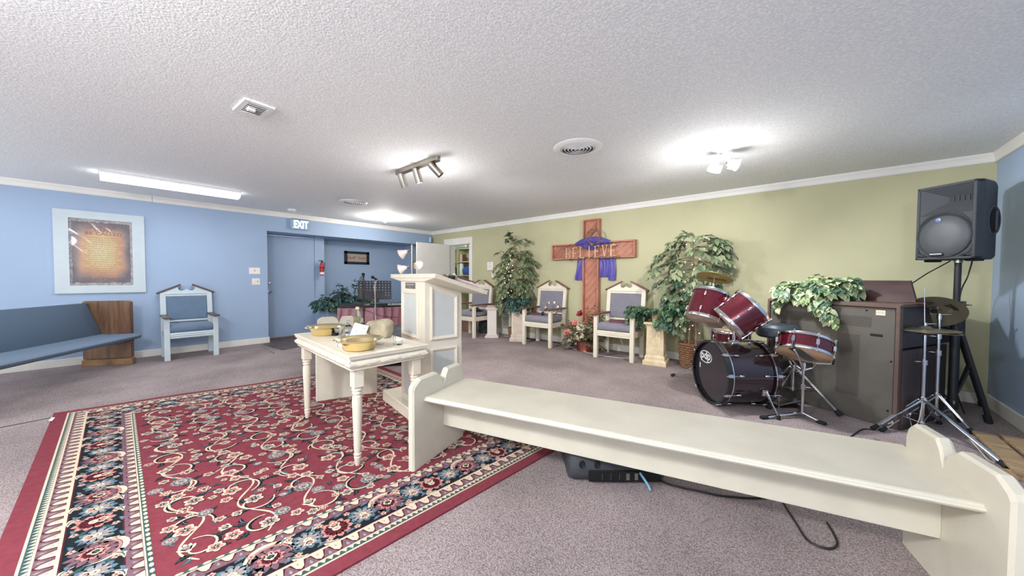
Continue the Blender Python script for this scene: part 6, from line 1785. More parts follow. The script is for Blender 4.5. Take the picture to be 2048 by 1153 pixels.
mb = MB(); mb.tube([(0.16, -0.32, 0.11), (0.22, -0.44, 0.012), (0.24, -0.46, 0.005), (0.25, -0.44, 0.01), (0.19, -0.30, 0.09)], 0.003, 6); part('wire_loop', mb, M_cablew, t)
# ride cymbal stand
t = thing('cymbal_stand', 'tilted ride cymbal on a chrome stand beside the hi-hat', 'cymbal', (0.840, 4.50, 0))
mb = MB(); mb.cyl((0, 0, 0.03), (0, 0, 0.60), 0.0145, seg=16); mb.cyl((0, 0, 0.59), (0, 0, 0.74), 0.0115, seg=14); mb.cyl((0, 0, 0.72), (0, 0, 0.93), 0.009, seg=14)
mb.cyl((0, 0, 0.585), (0, 0, 0.63), 0.021, seg=16); mb.cyl((0, 0, 0.725), (0, 0, 0.765), 0.018, seg=16); mb.cyl((0, 0, 0.89), (0, 0, 0.925), 0.015, seg=14); wing(mb, (-0.012, -0.005, 0.745), (-1, -0.2, 0.05)); wing(mb, (-0.012, -0.005, 0.61), (-1, -0.2, 0.05)); part('column', mb, M_chrome, t)
cax = Vector((0.12, 0.78, 0.72)).normalized(); cc = Vector((-0.03, 0.0, 0.958))
mb = MB(); mb.sphere((0, 0, 0.93), 0.016); mb.cyl(Vector((0, 0, 0.93)), cc+cax*0.05, 0.0045, seg=8); wing(mb, (0.01, 0, 0.93), (1, 0, 0.05)); part('tilter', mb, M_chrome, t)
mb = MB(); mb.cyl(cc-cax*0.012, cc+cax*0.004, 0.02, seg=14); part('felt', mb, M_rubber, t)
cymbal(t, cc, cax, 0.178, M_bronze2)
under_text(t, 'Zildjian', 0.045, cc, cax, 0.105, 0.055, -0.55, 0.3)
tripod(t, 0.25, [(-0.36, -0.51, 0), (0.17, -0.12, 0), (0.17, 0.20, 0)], 0.0145, 0.07)
# crash cymbal on its own stand
t = thing('cymbal_stand', 'golden crash cymbal above the left tom on its own stand', 'cymbal', (-0.83, 4.50, 0))
mb = MB(); mb.cyl((0, 0, 0.03), (0, 0, 0.60), 0.0145, seg=16); mb.cyl((0, 0, 0.59), (0.03, -0.12, 1.13), 0.0115, seg=14); mb.cyl((0, 0, 0.58), (0, 0, 0.63), 0.021, seg=16); mb.cyl((0.03, -0.12, 1.10), (0.03, -0.12, 1.17), 0.014, seg=14); mb.cyl((0.03, -0.12, 1.16), (0.055, -0.145, 1.30), 0.0045, seg=8); mb.cyl((0.05, -0.142, 1.266), (0.053, -0.144, 1.285), 0.010, seg=10); part('column', mb, M_chrome, t)
cax = Vector((0.14, 0.36, 1)).normalized(); cc = Vector((0.045, -0.14, 1.243))
cymbal(t, cc, cax, 0.182, M_bronze)
under_text(t, 'SABIAN', 0.045, cc, cax, 0.01, -0.075, 0.0, 0.0, 1.25)
tripod(t, 0.26, [(-0.42, 0.02, 0), (0.24, 0.20, 0), (0.15, -0.22, 0)], 0.0145, 0.07)

# ------------------------------------------------------------------ organ
OA = math.radians(27)
# local x along the back panel from near corner to far left (-x world), local y away from camera
t = thing('electric_organ', 'large dark organ with perforated back panel facing the room', 'organ', (0.575, 4.11, 0), -OA)
OL, OH = 0.994, 1.012
mb = MB(); mb.box((-OL/2, 0.40, OH/2), (OL-0.05, 0.77, OH-0.03), 0.0); part('cabinet_core', mb, M_organdark, t, smooth=False)
mb = MB(); mb.box((-OL/2-0.006, 0.006, 0.505-0.012), (OL-0.055, 0.012, OH-0.035), 0.002); bp_ = part('back_panel', mb, M_organ, t, smooth=False, label='grey brown back panel with perforations')
def perf(x0, x1, z0, z1):
    mb = MB(); mb.box(((x0+x1)/2, -0.0012, (z0+z1)/2), (x1-x0, 0.0016, z1-z0)); o = part('perforation', mb, M_perf, bp_, smooth=False)
def holes(x0, x1, z0, z1, pitch=0.0165, r=0.0042):
    mb = MB(); n = 0; z = z0; row = 0
    while z < z1:
        x = x0+(pitch/2 if row % 2 else 0)
        while x < x1:
            vs = [(x+r*math.cos(k*PI/3), -0.0006, z+r*math.sin(k*PI/3)) for k in range(6)]
            mb.add(vs, [(0, 1, 2, 3, 4, 5)])
            x += pitch
        z += pitch*0.62; row += 1
    part('perforations', mb, M_dark, bp_, smooth=False, kind='stuff')
holes(-0.896, -0.172, 0.815, 0.905)
holes(-0.40, -0.245, 0.20, 0.735)
holes(-0.935, -0.75, 0.30, 0.62)
mb = MB(); mb.tube([(-0.182, -0.001, 0.752), (-0.104, -0.001, 0.752)], 0.012, 10); o = part('hand_slot', mb, M_dark, bp_, M=S(1, 0.1, 1))
mb = MB(); mb.box((-0.122, -0.001, 0.943), (0.058, 0.002, 0.042)); lb = part('paper_label', mb, M_label, bp_, smooth=False)
link('label_text', textmesh('label_text', 'NOTICE\nMODEL   SERIAL', 0.008, M_ink, 0.0001), lb, T(-0.122, -0.0025, 0.945) @ R(PI/2, 'X'))
for x, z in ((-0.03, 0.96), (-0.96, 0.975), (-0.06, 0.14), (-0.05, 0.55), (-0.21, 0.955)):
    mb = MB(); mb.lathe([(0, -0.001), (0.008, -0.001), (0.007, 0.002), (0, 0.003)], 12, T(x, -0.001, z) @ R(PI/2, 'X')); part('screw', mb, M_tray, bp_)
mb = MB(); mb.box((-OL/2, 0.012, OH-0.012), (OL, 0.06, 0.026), 0.003); mb.box((-0.013, 0.006, OH/2), (0.026, 0.05, OH-0.02), 0.003); mb.box((-OL+0.01, 0.006, OH/2), (0.02, 0.05, OH-0.02), 0.003); part('edge_frame', mb, M_organedge, t, smooth=False)
mb = MB(); mb.box((0.006, 0.40, 0.325), (0.022, 0.76, 0.65), 0.002); part('lower_side', mb, M_organside, t, smooth=False)
mb = MB(); mb.box((-OL/2, 0.62, 0.825), (OL+0.005, 1.18, 0.33), 0.004); part('upper_case', mb, M_organdark, t, smooth=False)
mb = MB(); mb.box((-OL/2, 0.61, OH-0.005), (OL+0.006, 1.2, 0.03), 0.005); part('lid', mb, M_organedge, t, smooth=False)
# music rack on the organ, slanted wooden board with a triangular end
mb = MB(); vs = [(-0.58, 0.30, OH+0.012), (-0.02, 0.30, OH+0.012), (-0.10, 0.42, OH+0.20), (-0.50, 0.42, OH+0.20), (-0.58, 0.33, OH+0.012), (-0.02, 0.33, OH+0.012), (-0.10, 0.45, OH+0.20), (-0.50, 0.45, OH+0.20)]
mb.add(vs, [(0, 1, 2, 3), (4, 7, 6, 5), (0, 4, 5, 1), (1, 5, 6, 2), (2, 6, 7, 3), (3, 7, 4, 0)]); part('music_rack', mb, M_rackwood, t, smooth=False)
mb = MB(); mb.box((-0.01, 0.36, OH+0.014), (0.12, 0.22, 0.012), 0.002); part('rack_base', mb, M_rackwood, t, smooth=False)
# pothos in wicker basket on organ
rr_ = random.Random(44)
t = thing('pothos_basket', 'artificial pothos in a pale wicker basket on top of the organ', 'plant', (0.165, 4.52, 1.023))
basket(t, 0.085, 0.125, 0.115, M_wickerpale, 5)
mb = MB(); mb.lathe([(0, 0.095), (0.11, 0.1)], 20, cap=False); part('moss', mb, M_soil, t)
spec = fan(rr_, 26, 0.11, 0.22, 0.4, 1.6, 0.7, -0.04, (-0.3, 0))+fan(rr_, 16, 0.11, 0.24, 0.1, 0.9, 0.7, -0.04, (-0.3, -0.1))+fan(rr_, 10, 0.11, 0.20, 1.0, 2.5, 0.8)
for k in range(5): spec.append(((-0.06+0.02*k, -0.08, 0.11), (rr_.uniform(-0.5, 0.0), -0.9, -0.1), 0.26+0.03*k))
for k in range(5): spec.append(((-0.1, 0.0, 0.11), (-1.0, rr_.uniform(-0.5, 0.2), rr_.uniform(0.4, 1.1)), 0.36))
branchy(rr_, t, spec, 0.064, 'heart', L_poth, 280, 0.04, 1.0, 0.0025)

# ------------------------------------------------------------------ PA speaker on stand (right)
SP = Vector((0.988, 4.80, 0))
t = thing('speaker_stand', 'black tripod speaker stand in the right corner', 'stand', SP)
mb = MB(); mb.cyl((0, 0, 0.10), (0, 0, 1.0), 0.030, seg=20); mb.cyl((0, 0, 0.98), (0, 0, 1.40), 0.021, seg=18); mb.cyl((0, 0, 0.95), (0, 0, 1.03), 0.036, seg=18); mb.cyl((0, 0, 0.09), (0, 0, 0.17), 0.036, seg=18); mb.cyl((0, 0, 0.95), (0, 0, 1.0), 0.04, seg=16); part('pole', mb, M_black, t)
mb = MB(); wing(mb, (0.03, -0.01, 1.005), (1, -0.3, 0)); part('knob', mb, M_black, t)
mb = MB(); mb.cyl((0, 0, 1.37), (0, 0, 1.395), 0.026, seg=18); part('pole_collar', mb, M_nickel, t)
mb = MB(); mb.box((0.0, -0.036, 0.15), (0.016, 0.012, 0.03), 0.003); part('latch', mb, M_nickel, t)
for (fx_, fy_) in ((0.175, 0.055), (-0.46, 0.22), (0.30, 0.50)):
    pass
for (fx_, fy_) in ((0.19, 0.05-0.02), (0.30, 0.60), (-0.55, 0.30)):
    f = Vector((fx_, fy_, 0.0)); 
    h = Vector((0, 0, 0.80)); mb = MB(); u_ = f.normalized()
    mb.box((0, 0, 0), (0.036, 0.028, (h-f).length-0.05), 0.006, M=lookz((h+f)/2+u_*0.02+Vector((0, 0, 0.02)), f-h)); 
    mid = h.lerp(f, 0.45)
    mb.box((0, 0, 0), (0.022, 0.012, (mid-Vector((0, 0, 0.14))).length), 0.003, M=lookz((mid+Vector((0, 0, 0.14)))/2, mid-Vector((0, 0, 0.14))))
    l = part('leg', mb, M_black, t, smooth=False)
    mb = MB(); mb.box((0, 0, 0), (0.048, 0.04, 0.07), 0.008, M=lookz(f+Vector((0, 0, 0.035))+u_*0.008, f-h)); part('rubber_foot', mb, M_rubber, l)
# loudspeaker
FR_ = (Vector((-0.29, 0.04, 0)))
spf = thing('loudspeaker', 'black two way loudspeaker on the tripod stand in the right corner', 'loudspeaker', M=T(SP.x+0.01, SP.y+0.04, 1.396) @ R(math.radians(-38)))
def loudspeaker(root, W_=0.36, H_=0.66, D_=0.34):
    """front faces -y, bottom at z=0"""
    mb = MB()
    # plan outline tapering to the back, lofted with rounded top and bottom
    lv = [(0.0, 0.90), (0.012, 0.96), (0.03, 1.0), (H_-0.05, 1.0), (H_-0.02, 0.965), (H_, 0.90)]
    pl = []
    def pf(s_):
        w2 = W_/2*s_; d0 = -D_*0.5+0.055+(1-s_)*0.15; d1 = D_*0.5-(1-s_)*0.15; out = []
        for (cx, cy, a0) in ((w2-0.03, d0+0.03, -PI/2), (w2*0.80-0.05, d1-0.05, 0), (-w2*0.80+0.05, d1-0.05, PI/2), (-w2+0.03, d0+0.03, PI)):
            r = 0.03 if cy < 0 else 0.05
            for q in range(6): out.append((cx+r*math.cos(a0+q*PI/10), cy+r*math.sin(a0+q*PI/10)))
        return out
    n = len(pf(1)); vs = []
    for z, s_ in lv: vs += [(x, y, z) for x, y in pf(s_)]
    fs = [(k*n+i, k*n+(i+1) % n, (k+1)*n+(i+1) % n, (k+1)*n+i) for k in range(len(lv)-1) for i in range(n)]
    fs += [list(range(n))[::-1], [(len(lv)-1)*n+i for i in range(n)]]
    # leave the front between the corner rounds open for the baffle by drawing it separately slightly proud
    mb.add(vs, fs); part('cabinet', mb, M_speaker, root, angle=50)
    yf = -D_/2
    # baffle frame with raised rim
    def ring_(x0, x1, z0, z1, y0, y1, w_): 
        mbb.box(((x0+x1)/2, (y0+y1)/2, z0+w_/2), (x1-x0, abs(y1-y0), w_), 0.004); mbb.box(((x0+x1)/2, (y0+y1)/2, z1-w_/2), (x1-x0, abs(y1-y0), w_), 0.004)
        mbb.box((x0+w_/2, (y0+y1)/2, (z0+z1)/2), (w_, abs(y1-y0), z1-z0), 0.004); mbb.box((x1-w_/2, (y0+y1)/2, (z0+z1)/2), (w_, abs(y1-y0), z1-z0), 0.004)
    mbb = MB(); ring_(-W_/2, W_/2, 0.003, H_-0.012, yf+0.07, yf-0.018, 0.022); mbb.box((0, yf+0.03, 0.205), (W_-0.03, 0.085, 0.39), 0.004); part('front_rim', mbb, M_speaker, root)
    # horn: funnel from a wide rectangle to narrow slot
    zc = H_*0.755
    R_ = [(-W_/2+0.025, W_/2-0.025, H_*0.60, H_-0.055, yf-0.014), (-0.02, 0.13, zc-0.012, zc+0.022, yf+0.075)]
    mb = MB(); vs = []
    segs = 10
    for k in range(segs+1):
        u = k/segs; e_ = u**1.6
        x0 = R_[0][0]+(R_[1][0]-R_[0][0])*u; x1 = R_[0][1]+(R_[1][1]-R_[0][1])*u; z0 = R_[0][2]+(R_[1][2]-R_[0][2])*u; z1 = R_[0][3]+(R_[1][3]-R_[0][3])*u; y = R_[0][4]+(R_[1][4]-R_[0][4])*e_
        vs += [(x0, y, z0), (x1, y, z0), (x1, y, z1), (x0, y, z1)]
    fs = [(k*4+i, (k+1)*4+i, (k+1)*4+(i+1) % 4, k*4+(i+1) % 4) for k in range(segs) for i in range(4)]
    mb.add([(x, y-0.09, z) for x, y, z in vs][:0]+vs, fs)
    return mb, yf, zc
mb, yf, zc = loudspeaker(spf)
# recessed look: dark horn mouth panel set into the front rim
W_, H_, D_ = 0.36, 0.66, 0.34
def hornpanel(root):
    mb = MB(); z0, z1 = H_*0.595, H_-0.03; x0, x1 = -W_/2+0.018, W_/2-0.018
    y0 = yf-0.014; yi = yf+0.052; cx0, cx1, cz0, cz1 = -0.01, 0.12, 0.50, 0.54
    vs = [(x0, y0, z0), (x1, y0, z0), (x1, y0, z1), (x0, y0, z1), (cx0, yi, cz0), (cx1, yi, cz0), (cx1, yi, cz1), (cx0, yi, cz1), (x0, yf, z0), (x1, yf, z0), (x1, yf, z1), (x0, yf, z1)]
    mb.add(vs, [(0, 1, 5, 4), (1, 2, 6, 5), (2, 3, 7, 6), (3, 0, 4, 7)])
    part('horn', mb, M_speaker, root, smooth=False)
    mb = MB(); mb.box(((cx0+cx1)/2, yi+0.001, (cz0+cz1)/2), (cx1-cx0, 0.002, cz1-cz0)); part('horn_throat', mb, M_dark, root)
    for k in range(4):
        mb = MB(); mb.box((cx0+0.03*(k+1), yi-0.003, (cz0+cz1)/2), (0.004, 0.006, cz1-cz0)); part('throat_vane', mb, M_speaker, root)
hornpanel(spf)
mb = MB(); mb.lathe([(0, 0.0), (0.155, 0.0), (0.158, 0.004), (0.164, 0.010), (0.170, 0.004), (0.170, -0.01)], 56, T(-0.003, yf-0.014, 0.205) @ S(1, 1, 1.12) @ R(PI/2, 'X'), cap=False); part('woofer_surround', mb, M_speaker, spf, angle=50)
mb = MB(); mb.lathe([(0, 0.016), (0.08, 0.013), (0.148, 0.004), (0.152, 0.0)], 48, T(-0.003, yf-0.014, 0.205) @ S(1, 1, 1.12) @ R(PI/2, 'X'), cap=False); g_ = part('woofer_grille', mb, M_grille, spf, angle=60)
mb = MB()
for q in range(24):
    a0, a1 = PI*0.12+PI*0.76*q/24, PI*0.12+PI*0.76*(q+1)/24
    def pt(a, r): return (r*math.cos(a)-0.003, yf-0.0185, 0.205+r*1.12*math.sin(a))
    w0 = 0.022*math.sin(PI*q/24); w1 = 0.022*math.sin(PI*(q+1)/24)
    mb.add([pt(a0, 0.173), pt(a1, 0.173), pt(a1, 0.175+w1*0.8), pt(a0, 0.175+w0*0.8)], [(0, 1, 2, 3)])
part('dark_crescent', mb, M_dark, spf)  # flat dark crescent over the top of the woofer surround
mb = MB(); mb.lathe([(0, 0.0), (0.018, 0.0), (0.018, 0.004), (0, 0.005)], 24, T(-0.035, yf-0.022, 0.345) @ R(PI/2, 'X')); bg = part('round_badge', mb, mat('badge_blue', (70, 90, 160), 0.3), spf)
mb = MB(); mb.tube([(-0.044, yf-0.029, 0.342), (-0.038, yf-0.029, 0.352), (-0.034, yf-0.029, 0.342), (-0.029, yf-0.029, 0.352), (-0.026, yf-0.029, 0.340)], 0.0022, 6); part('badge_emblem', mb, M_logo, bg)
mb = MB(); mb.box((-0.04, yf-0.024, 0.045), (0.09, 0.014, 0.028), 0.006); bg = part('name_badge', mb, M_black, spf)
mb = MB(); mb.box((-0.04, yf-0.0318, 0.050), (0.075, 0.001, 0.006)); part('badge_stripe', mb, M_logo, bg)
for sg in (-1, 1):
    for k in range(3):
        mb = MB(); o_ = 0.022*k
        mb.add([(sg*0.168, yf-0.019, 0.118-o_*1.6), (sg*0.168, yf-0.019, 0.100-o_*1.6), (sg*(0.145-o_*0.6), yf-0.019, 0.062-o_*0.9), (sg*(0.09-o_*0.2), yf-0.019, 0.03), (sg*(0.115-o_*0.2), yf-0.019, 0.03), (sg*(0.15-o_*0.6), yf-0.019, 0.058-o_*0.6)], [(0, 1, 5, 2), (2, 5, 4, 3)]); part('bass_port', mb, M_dark, spf)
mb = MB(); mb.lathe([(0.060, 0), (0.068, 0.010), (0.076, 0.0)], 30, T(0.163, 0.05, 0.32) @ S(1, 1, 1.7) @ R(PI/2, 'Y') @ R(-PI/2), cap=False, arc=2*PI); part('handle_rim', mb, M_speaker, spf)
mb = MB(); mb.lathe([(0, 0.002), (0.060, 0.004)], 30, T(0.166, 0.05, 0.32) @ S(1, 1, 1.6) @ R(PI/2, 'Y'), cap=False); part('handle_recess', mb, M_dark, spf)
mb = MB(); mb.box((0.170, 0.07, 0.32), (0.018, 0.022, 0.17), 0.008); part('handle_bar', mb, M_speaker, spf)
for x in (-0.13, 0.12):
    mb = MB(); mb.box((x, -0.06, -0.006), (0.06, 0.12, 0.02), 0.006); part('rubber_foot', mb, M_rubber, spf)
mb = MB(); mb.box((0.02, 0.02, H_), (0.10, 0.05, 0.018), 0.008); part('top_fly_point', mb, M_rubber, spf)
# cables from the speaker
mb = MB(); mb.tube([(0.97, 4.93, 1.39), (0.85, 5.0, 1.28), (0.66, 4.90, 1.10), (0.56, 4.80, 1.028)], 0.005, 6)
solo('speaker_cable', mb, M_cable, 'black cable running from the loudspeaker down to the organ', 'cable')
mb = MB(); mb.tube(crv([(1.09, 4.92, 1.39), (1.07, 4.93, 1.25), (1.02, 4.86, 1.1), (1.005, 4.84, 0.8), (1.01, 4.84, 0.3), (1.10, 5.0, 0.01)]), 0.005, 6)
solo('speaker_cable', mb, M_cable, 'black cable hanging down beside the speaker stand pole', 'cable')

# stage monitor lying under the foreground bench
t = thing('floor_monitor', 'dark grey loudspeaker lying on its back under the foreground bench', 'loudspeaker', (-0.96, 2.09, 0), math.radians(41))
mb = MB()
pf_ = [(-0.17, 0.0), (0.20, 0.0), (0.24, 0.04), (0.22, 0.19), (0.15, 0.26), (-0.05, 0.28), (-0.17, 0.17), (-0.19, 0.13), (-0.19, 0.05)]
pf2 = [(-0.155, 0.0), (0.20, 0.0), (0.24, 0.04), (0.22, 0.19), (0.15, 0.26), (-0.05, 0.28), (-0.16, 0.185), (-0.205, 0.145), (-0.21, 0.05), (-0.19, 0.012)]
n = len(pf2); L2 = 0.29
secs = [(-L2, 0.88), (-L2+0.02, 0.97), (-L2+0.05, 1.0), (L2-0.05, 1.0), (L2-0.02, 0.95), (L2, 0.85)]
vs = [(x, y*s_, 0.008+z*s_) for x, s_ in secs for y, z in pf2]
fs = [(k*n+(i+1) % n, k*n+i, (k+1)*n+i, (k+1)*n+(i+1) % n) for k in range(len(secs)-1) for i in range(n)]+[list(range(n)), [(len(secs)-1)*n+i for i in range(n)][::-1]]
mb.add(vs, fs); part('cabinet', mb, M_speaker, t, angle=45)
mb = MB(); mb.box((0.03, -0.213, 0.05), (0.42, 0.012, 0.065), 0.003); ip = part('connector_panel', mb, M_dark, t)
for k in range(5):
    mb = MB(); mb.box((-0.10+0.05*k, -0.2205, 0.05), (0.004 if k < 3 else 0.02, 0.002, 0.04)); part('panel_mark', mb, M_nickel if k > 2 else M_speaker, ip)
for x in (-0.22, -0.13):
    mb = MB(); mb.lathe([(0.0, -0.004), (0.010, -0.003), (0.014, 0.003), (0.017, 0.0)], 20, T(x, -0.214, 0.12) @ S(1, 1, 1.5) @ R(PI/2, 'X'), cap=False); part('screw_recess', mb, M_rubber, t)
mb = MB(); mb.lathe([(0, 0), (0.09, 0), (0.09, 0.01), (0, 0.012)], 24, T(0.06, -0.16, 0.185) @ R(0.9, 'X')); part('pole_socket', mb, mat('socket_grey', (120, 112, 104), 0.5), t)
mb = MB(); mb.tube([(0.12, -0.222, 0.075), (0.13, -0.24, 0.06), (0.15, -0.26, 0.03), (0.16, -0.28, 0.006)], 0.007, 8); part('blue_plug', mb, mat('pale_blue_plastic', (120, 170, 200), 0.4), t)
for lbl, pts in (('thin dark cable curving on the carpet behind the bench near the monitor', [(-0.78, 2.15, 0.006), (-0.60, 2.12, 0.006), (-0.45, 2.16, 0.006), (-0.30, 2.22, 0.006), (-0.1, 2.4, 0.006), (0.2, 2.9, 0.006)]),
                 ('dark cable loop on the carpet under the right half of the bench', [(-0.10, 2.42, 0.006), (-0.02, 2.2, 0.006), (0.03, 2.08, 0.006), (0.10, 2.08, 0.006), (0.13, 2.16, 0.006), (0.10, 2.3, 0.006)]),
                 ('thin dark cable on the carpet leading toward the hi-hat foot', [(0.10, 3.30, 0.006), (0.25, 3.62, 0.006), (0.36, 3.93, 0.006), (0.42, 3.98, 0.006)])):
    mb = MB(); mb.tube(crv(pts), 0.005, 6); solo('floor_cable', mb, M_cable, lbl, 'cable')
mb = MB(); mb.tube(crv([(-3.4, 5.44, 0.006), (-3.0, 5.15, 0.006), (-2.65, 5.02, 0.006), (-2.3, 5.0, 0.006), (-2.05, 5.08, 0.006), (-1.95, 5.3, 0.006)]), 0.005, 6)
solo('floor_cable', mb, M_cablew, 'pale cable on the carpet under the right pulpit chair', 'cable')
mb = MB(); mb.tube([(-4.6, 5.42, 0.006), (-4.1, 5.40, 0.006), (-3.7, 5.43, 0.006), (-3.3, 5.38, 0.006), (-3.1, 5.40, 0.006)], 0.007, 6)
solo('floor_cable', mb, M_cable, 'black cable along the baseboard behind the tambourine chair', 'cable')
mb = MB()
for k in range(7): mb.tube([(-4.75+0.06*k, 5.3+0.03*math.sin(k*2), 0.01), (-4.7+0.07*k, 5.22+0.05*math.sin(k*3), 0.03), (-4.62+0.05*k, 5.3, 0.012)], 0.007, 6)
mb.box((-4.55, 5.28, 0.025), (0.12, 0.06, 0.05), 0.008)
solo('cable_tangle', mb, M_cablew, 'tangle of adapters and cables on the carpet between the left pedestals', 'cable')
# planks at the right edge
def plank(label, p0, p1, wd, z, th=0.022):
    p0 = Vector((*p0, z)); p1 = Vector((*p1, z)); d = p1-p0
    mb = MB(); mb.box((d.length/2, 0, th/2), (d.length, wd, th), 0.003)
    solo('loose_plank', mb, M_plank, label, 'plank', T(*p0) @ R(math.atan2(d.y, d.x)), 'loose planks on the carpet', smooth=False)
plank('weathered wooden plank nearest the hi-hat foot, lying across a block', (1.045, 4.33), (1.04, 3.56), 0.11, 0.032)
plank('weathered wooden plank nearest the right blue wall', (1.19, 4.36), (1.20, 3.6), 0.13, 0.032)
mb = MB(); mb.box((0, 0, 0.015), (0.36, 0.09, 0.030), 0.003); solo('wood_block', mb, M_plank, 'short wooden block under the near ends of the planks', 'block', T(1.13, 3.62, 0) @ R(0.05), smooth=False)
mb = MB(); mb.box((0, 0, 0.015), (0.30, 0.06, 0.030), 0.003); solo('wood_block', mb, M_plank, 'short wooden block under the far ends of the planks', 'block', T(1.13, 4.27, 0), smooth=False)
mb = MB(); mb.box((0, 0, 0.006), (0.17, 0.05, 0.012), 0.002); mb.box((-0.06, 0.05, 0.006), (0.10, 0.04, 0.010), 0.002); mb.box((0.05, -0.04, 0.006), (0.13, 0.03, 0.010), 0.002)
solo('wood_scraps', mb, mat('mauve_scrap', (150, 128, 124), 0.7), 'flat scraps lying on the carpet behind the right end of the bench', 'scraps', T(0.52, 3.72, 0) @ R(-0.1))

# ------------------------------------------------------------------ keyboard corner (left rear)
KB0 = Vector((-6.60, 2.72, 0)); KD = Vector((0.47, 0.883, 0)); ka = math.atan2(KD.y, KD.x)
t = thing('skirted_table', 'long narrow table with a dusty pink pleated satin skirt under the keyboard', 'table', KB0, ka)
mb = MB(); mb.box((0.80, 0.22, 0.628), (1.64, 0.42, 0.02), 0.003); part('tabletop', mb, M_white, t, smooth=False)
def skirt(u, v):
    x = -0.02+1.64*u; z = 0.635-0.33*v+0.02*math.sin(u*9)*v
    return (x, -0.005-0.028*(0.4+0.6*v)*math.sin(u*58+2*math.sin(u*11)+v*1.2)-0.03*v, z)
mb = MB(); mb.grid(skirt, 150, 10); part('skirt_front', mb, M_pinkcloth, t, angle=80)
mb = MB(); mb.grid(lambda u, v: (-0.02-0.01*math.sin(u*30), 0.42*u, 0.635-0.33*v), 30, 6); part('skirt_side', mb, M_pinkcloth, t, angle=80)
for x in (0.1, 1.5):
    for y in (0.05, 0.38):
        mb = MB(); mb.cyl((x, y, 0), (x, y, 0.62), 0.014); part('leg', mb, M_tray, t)
t = thing('electronic_keyboard', 'black electronic keyboard on the pink skirted table', 'keyboard', KB0+Vector((0, 0, 0.638)), ka)
mb = MB(); mb.box((0.80, 0.16, 0.02), (1.60, 0.34, 0.03), 0.006); mb.box((0.80, 0.03, 0.055), (1.60, 0.08, 0.075), 0.012); part('case', mb, M_black, t)
mb = MB()
for k in range(52): mb.box((0.10+0.0268*k, 0.24, 0.040), (0.0245, 0.14, 0.016), 0.001)
part('white_keys', mb, M_paper, t, smooth=False)
link('lettering', textmesh('lettering', 'KURZWEIL', 0.046, M_logo, 0.0004, 1.3, align='LEFT', bold=0.002), t, T(0.86, -0.0115, 0.055) @ R(PI/2, 'X'))
link('lettering', textmesh('lettering', 'SP 88X', 0.03, M_logo, 0.0004, 1.3), t, T(0.48, -0.0115, 0.06) @ R(PI/2, 'X'))
mb = MB(); mb.tube(crv([(0.22, -0.015, 0.03), (0.5, -0.045, -0.06), (0.75, -0.06, -0.16), (1.05, -0.06, -0.20)]), 0.004, 6); mb.tube(crv([(0.78, -0.015, 0.03), (0.82, -0.05, -0.15), (0.90, -0.06, -0.24), (0.94, -0.06, -0.12), (0.93, -0.02, 0.0)]), 0.004, 6); part('hanging_cable', mb, M_cable, t)
# music stand
def plate_stand(label, loc, rz):
    t = thing('music_stand', label, 'music stand', loc, rz)
    Md = T(0, 0, 1.02) @ R(-0.25, 'X')
    W2, H2 = 0.245, 0.15
    mb = MB(); cols, rows = 10, 6; dx = 0.046; dz = 0.042; r = 0.0105
    # perforated desk: grid cells with octagonal holes for the perforated part, solid border
    x0 = -cols*dx/2; z0 = -H2+0.045
    def cell(cx, cz, hole):
        hx_, hz_ = dx/2, dz/2
        if not hole:
            mb.add([(cx-hx_, 0, cz-hz_), (cx+hx_, 0, cz-hz_), (cx+hx_, 0, cz+hz_), (cx-hx_, 0, cz+hz_)], [(0, 1, 2, 3)]); return
        o = [(cx-hx_, 0, cz-hz_), (cx, 0, cz-hz_), (cx+hx_, 0, cz-hz_), (cx+hx_, 0, cz), (cx+hx_, 0, cz+hz_), (cx, 0, cz+hz_), (cx-hx_, 0, cz+hz_), (cx-hx_, 0, cz)]
        i_ = [(cx+r*math.cos(-3*PI/4+k*PI/4), 0, cz+r*math.sin(-3*PI/4+k*PI/4)) for k in range(8)]
        mb.add(o+i_, [(k, (k+1) % 8, 8+(k+1) % 8, 8+k) for k in range(8)])
    for i in range(cols):
        for j in range(rows):
            cell(x0+dx*(i+0.5), z0+dz*(j+0.5), not (j < 3 and 1 < i < 8 and not (j == 2)))
    zt = z0+rows*dz
    mb.box((0, 0.002, (zt+H2)/2), (2*W2, 0.004, H2-zt+0.002)); mb.box((0, 0.002, (-H2+z0)/2), (2*W2, 0.004, z0+H2)); mb.box((-W2/1+(W2+x0)/2, 0.002, 0), (W2+x0+0.001, 0.004, 2*H2-0.002)); mb.box((W2-(W2+x0)/2, 0.002, 0), (W2+x0+0.001, 0.004, 2*H2-0.002)); mb.box((0, -0.02, -H2), (2*W2-0.03, 0.045, 0.004))
    part('desk', mb, M_black, t, Md, smooth=False)
    mb = MB(); mb.cyl((0, 0.02, 0.05), (0, 0.02, 0.98), 0.010); mb.cyl((0, 0.02, 0.05), (0, 0.02, 0.6), 0.013); mb.cyl((0, 0.02, 0.96), (0, 0.0, 1.0), 0.016); part('post', mb, M_black, t)
    for k in range(3):
        a = 0.5+k*2.094; mb = MB(); mb.tube([(0, 0.02, 0.30), (0.16*math.cos(a), 0.02+0.16*math.sin(a), 0.10), (0.28*math.cos(a), 0.02+0.28*math.sin(a), 0.01)], 0.007, 6); part('leg', mb, M_black, t)
    return t
plate_stand('black perforated music stand in front of the keyboard', (-5.20, 2.70, 0), math.radians(62))
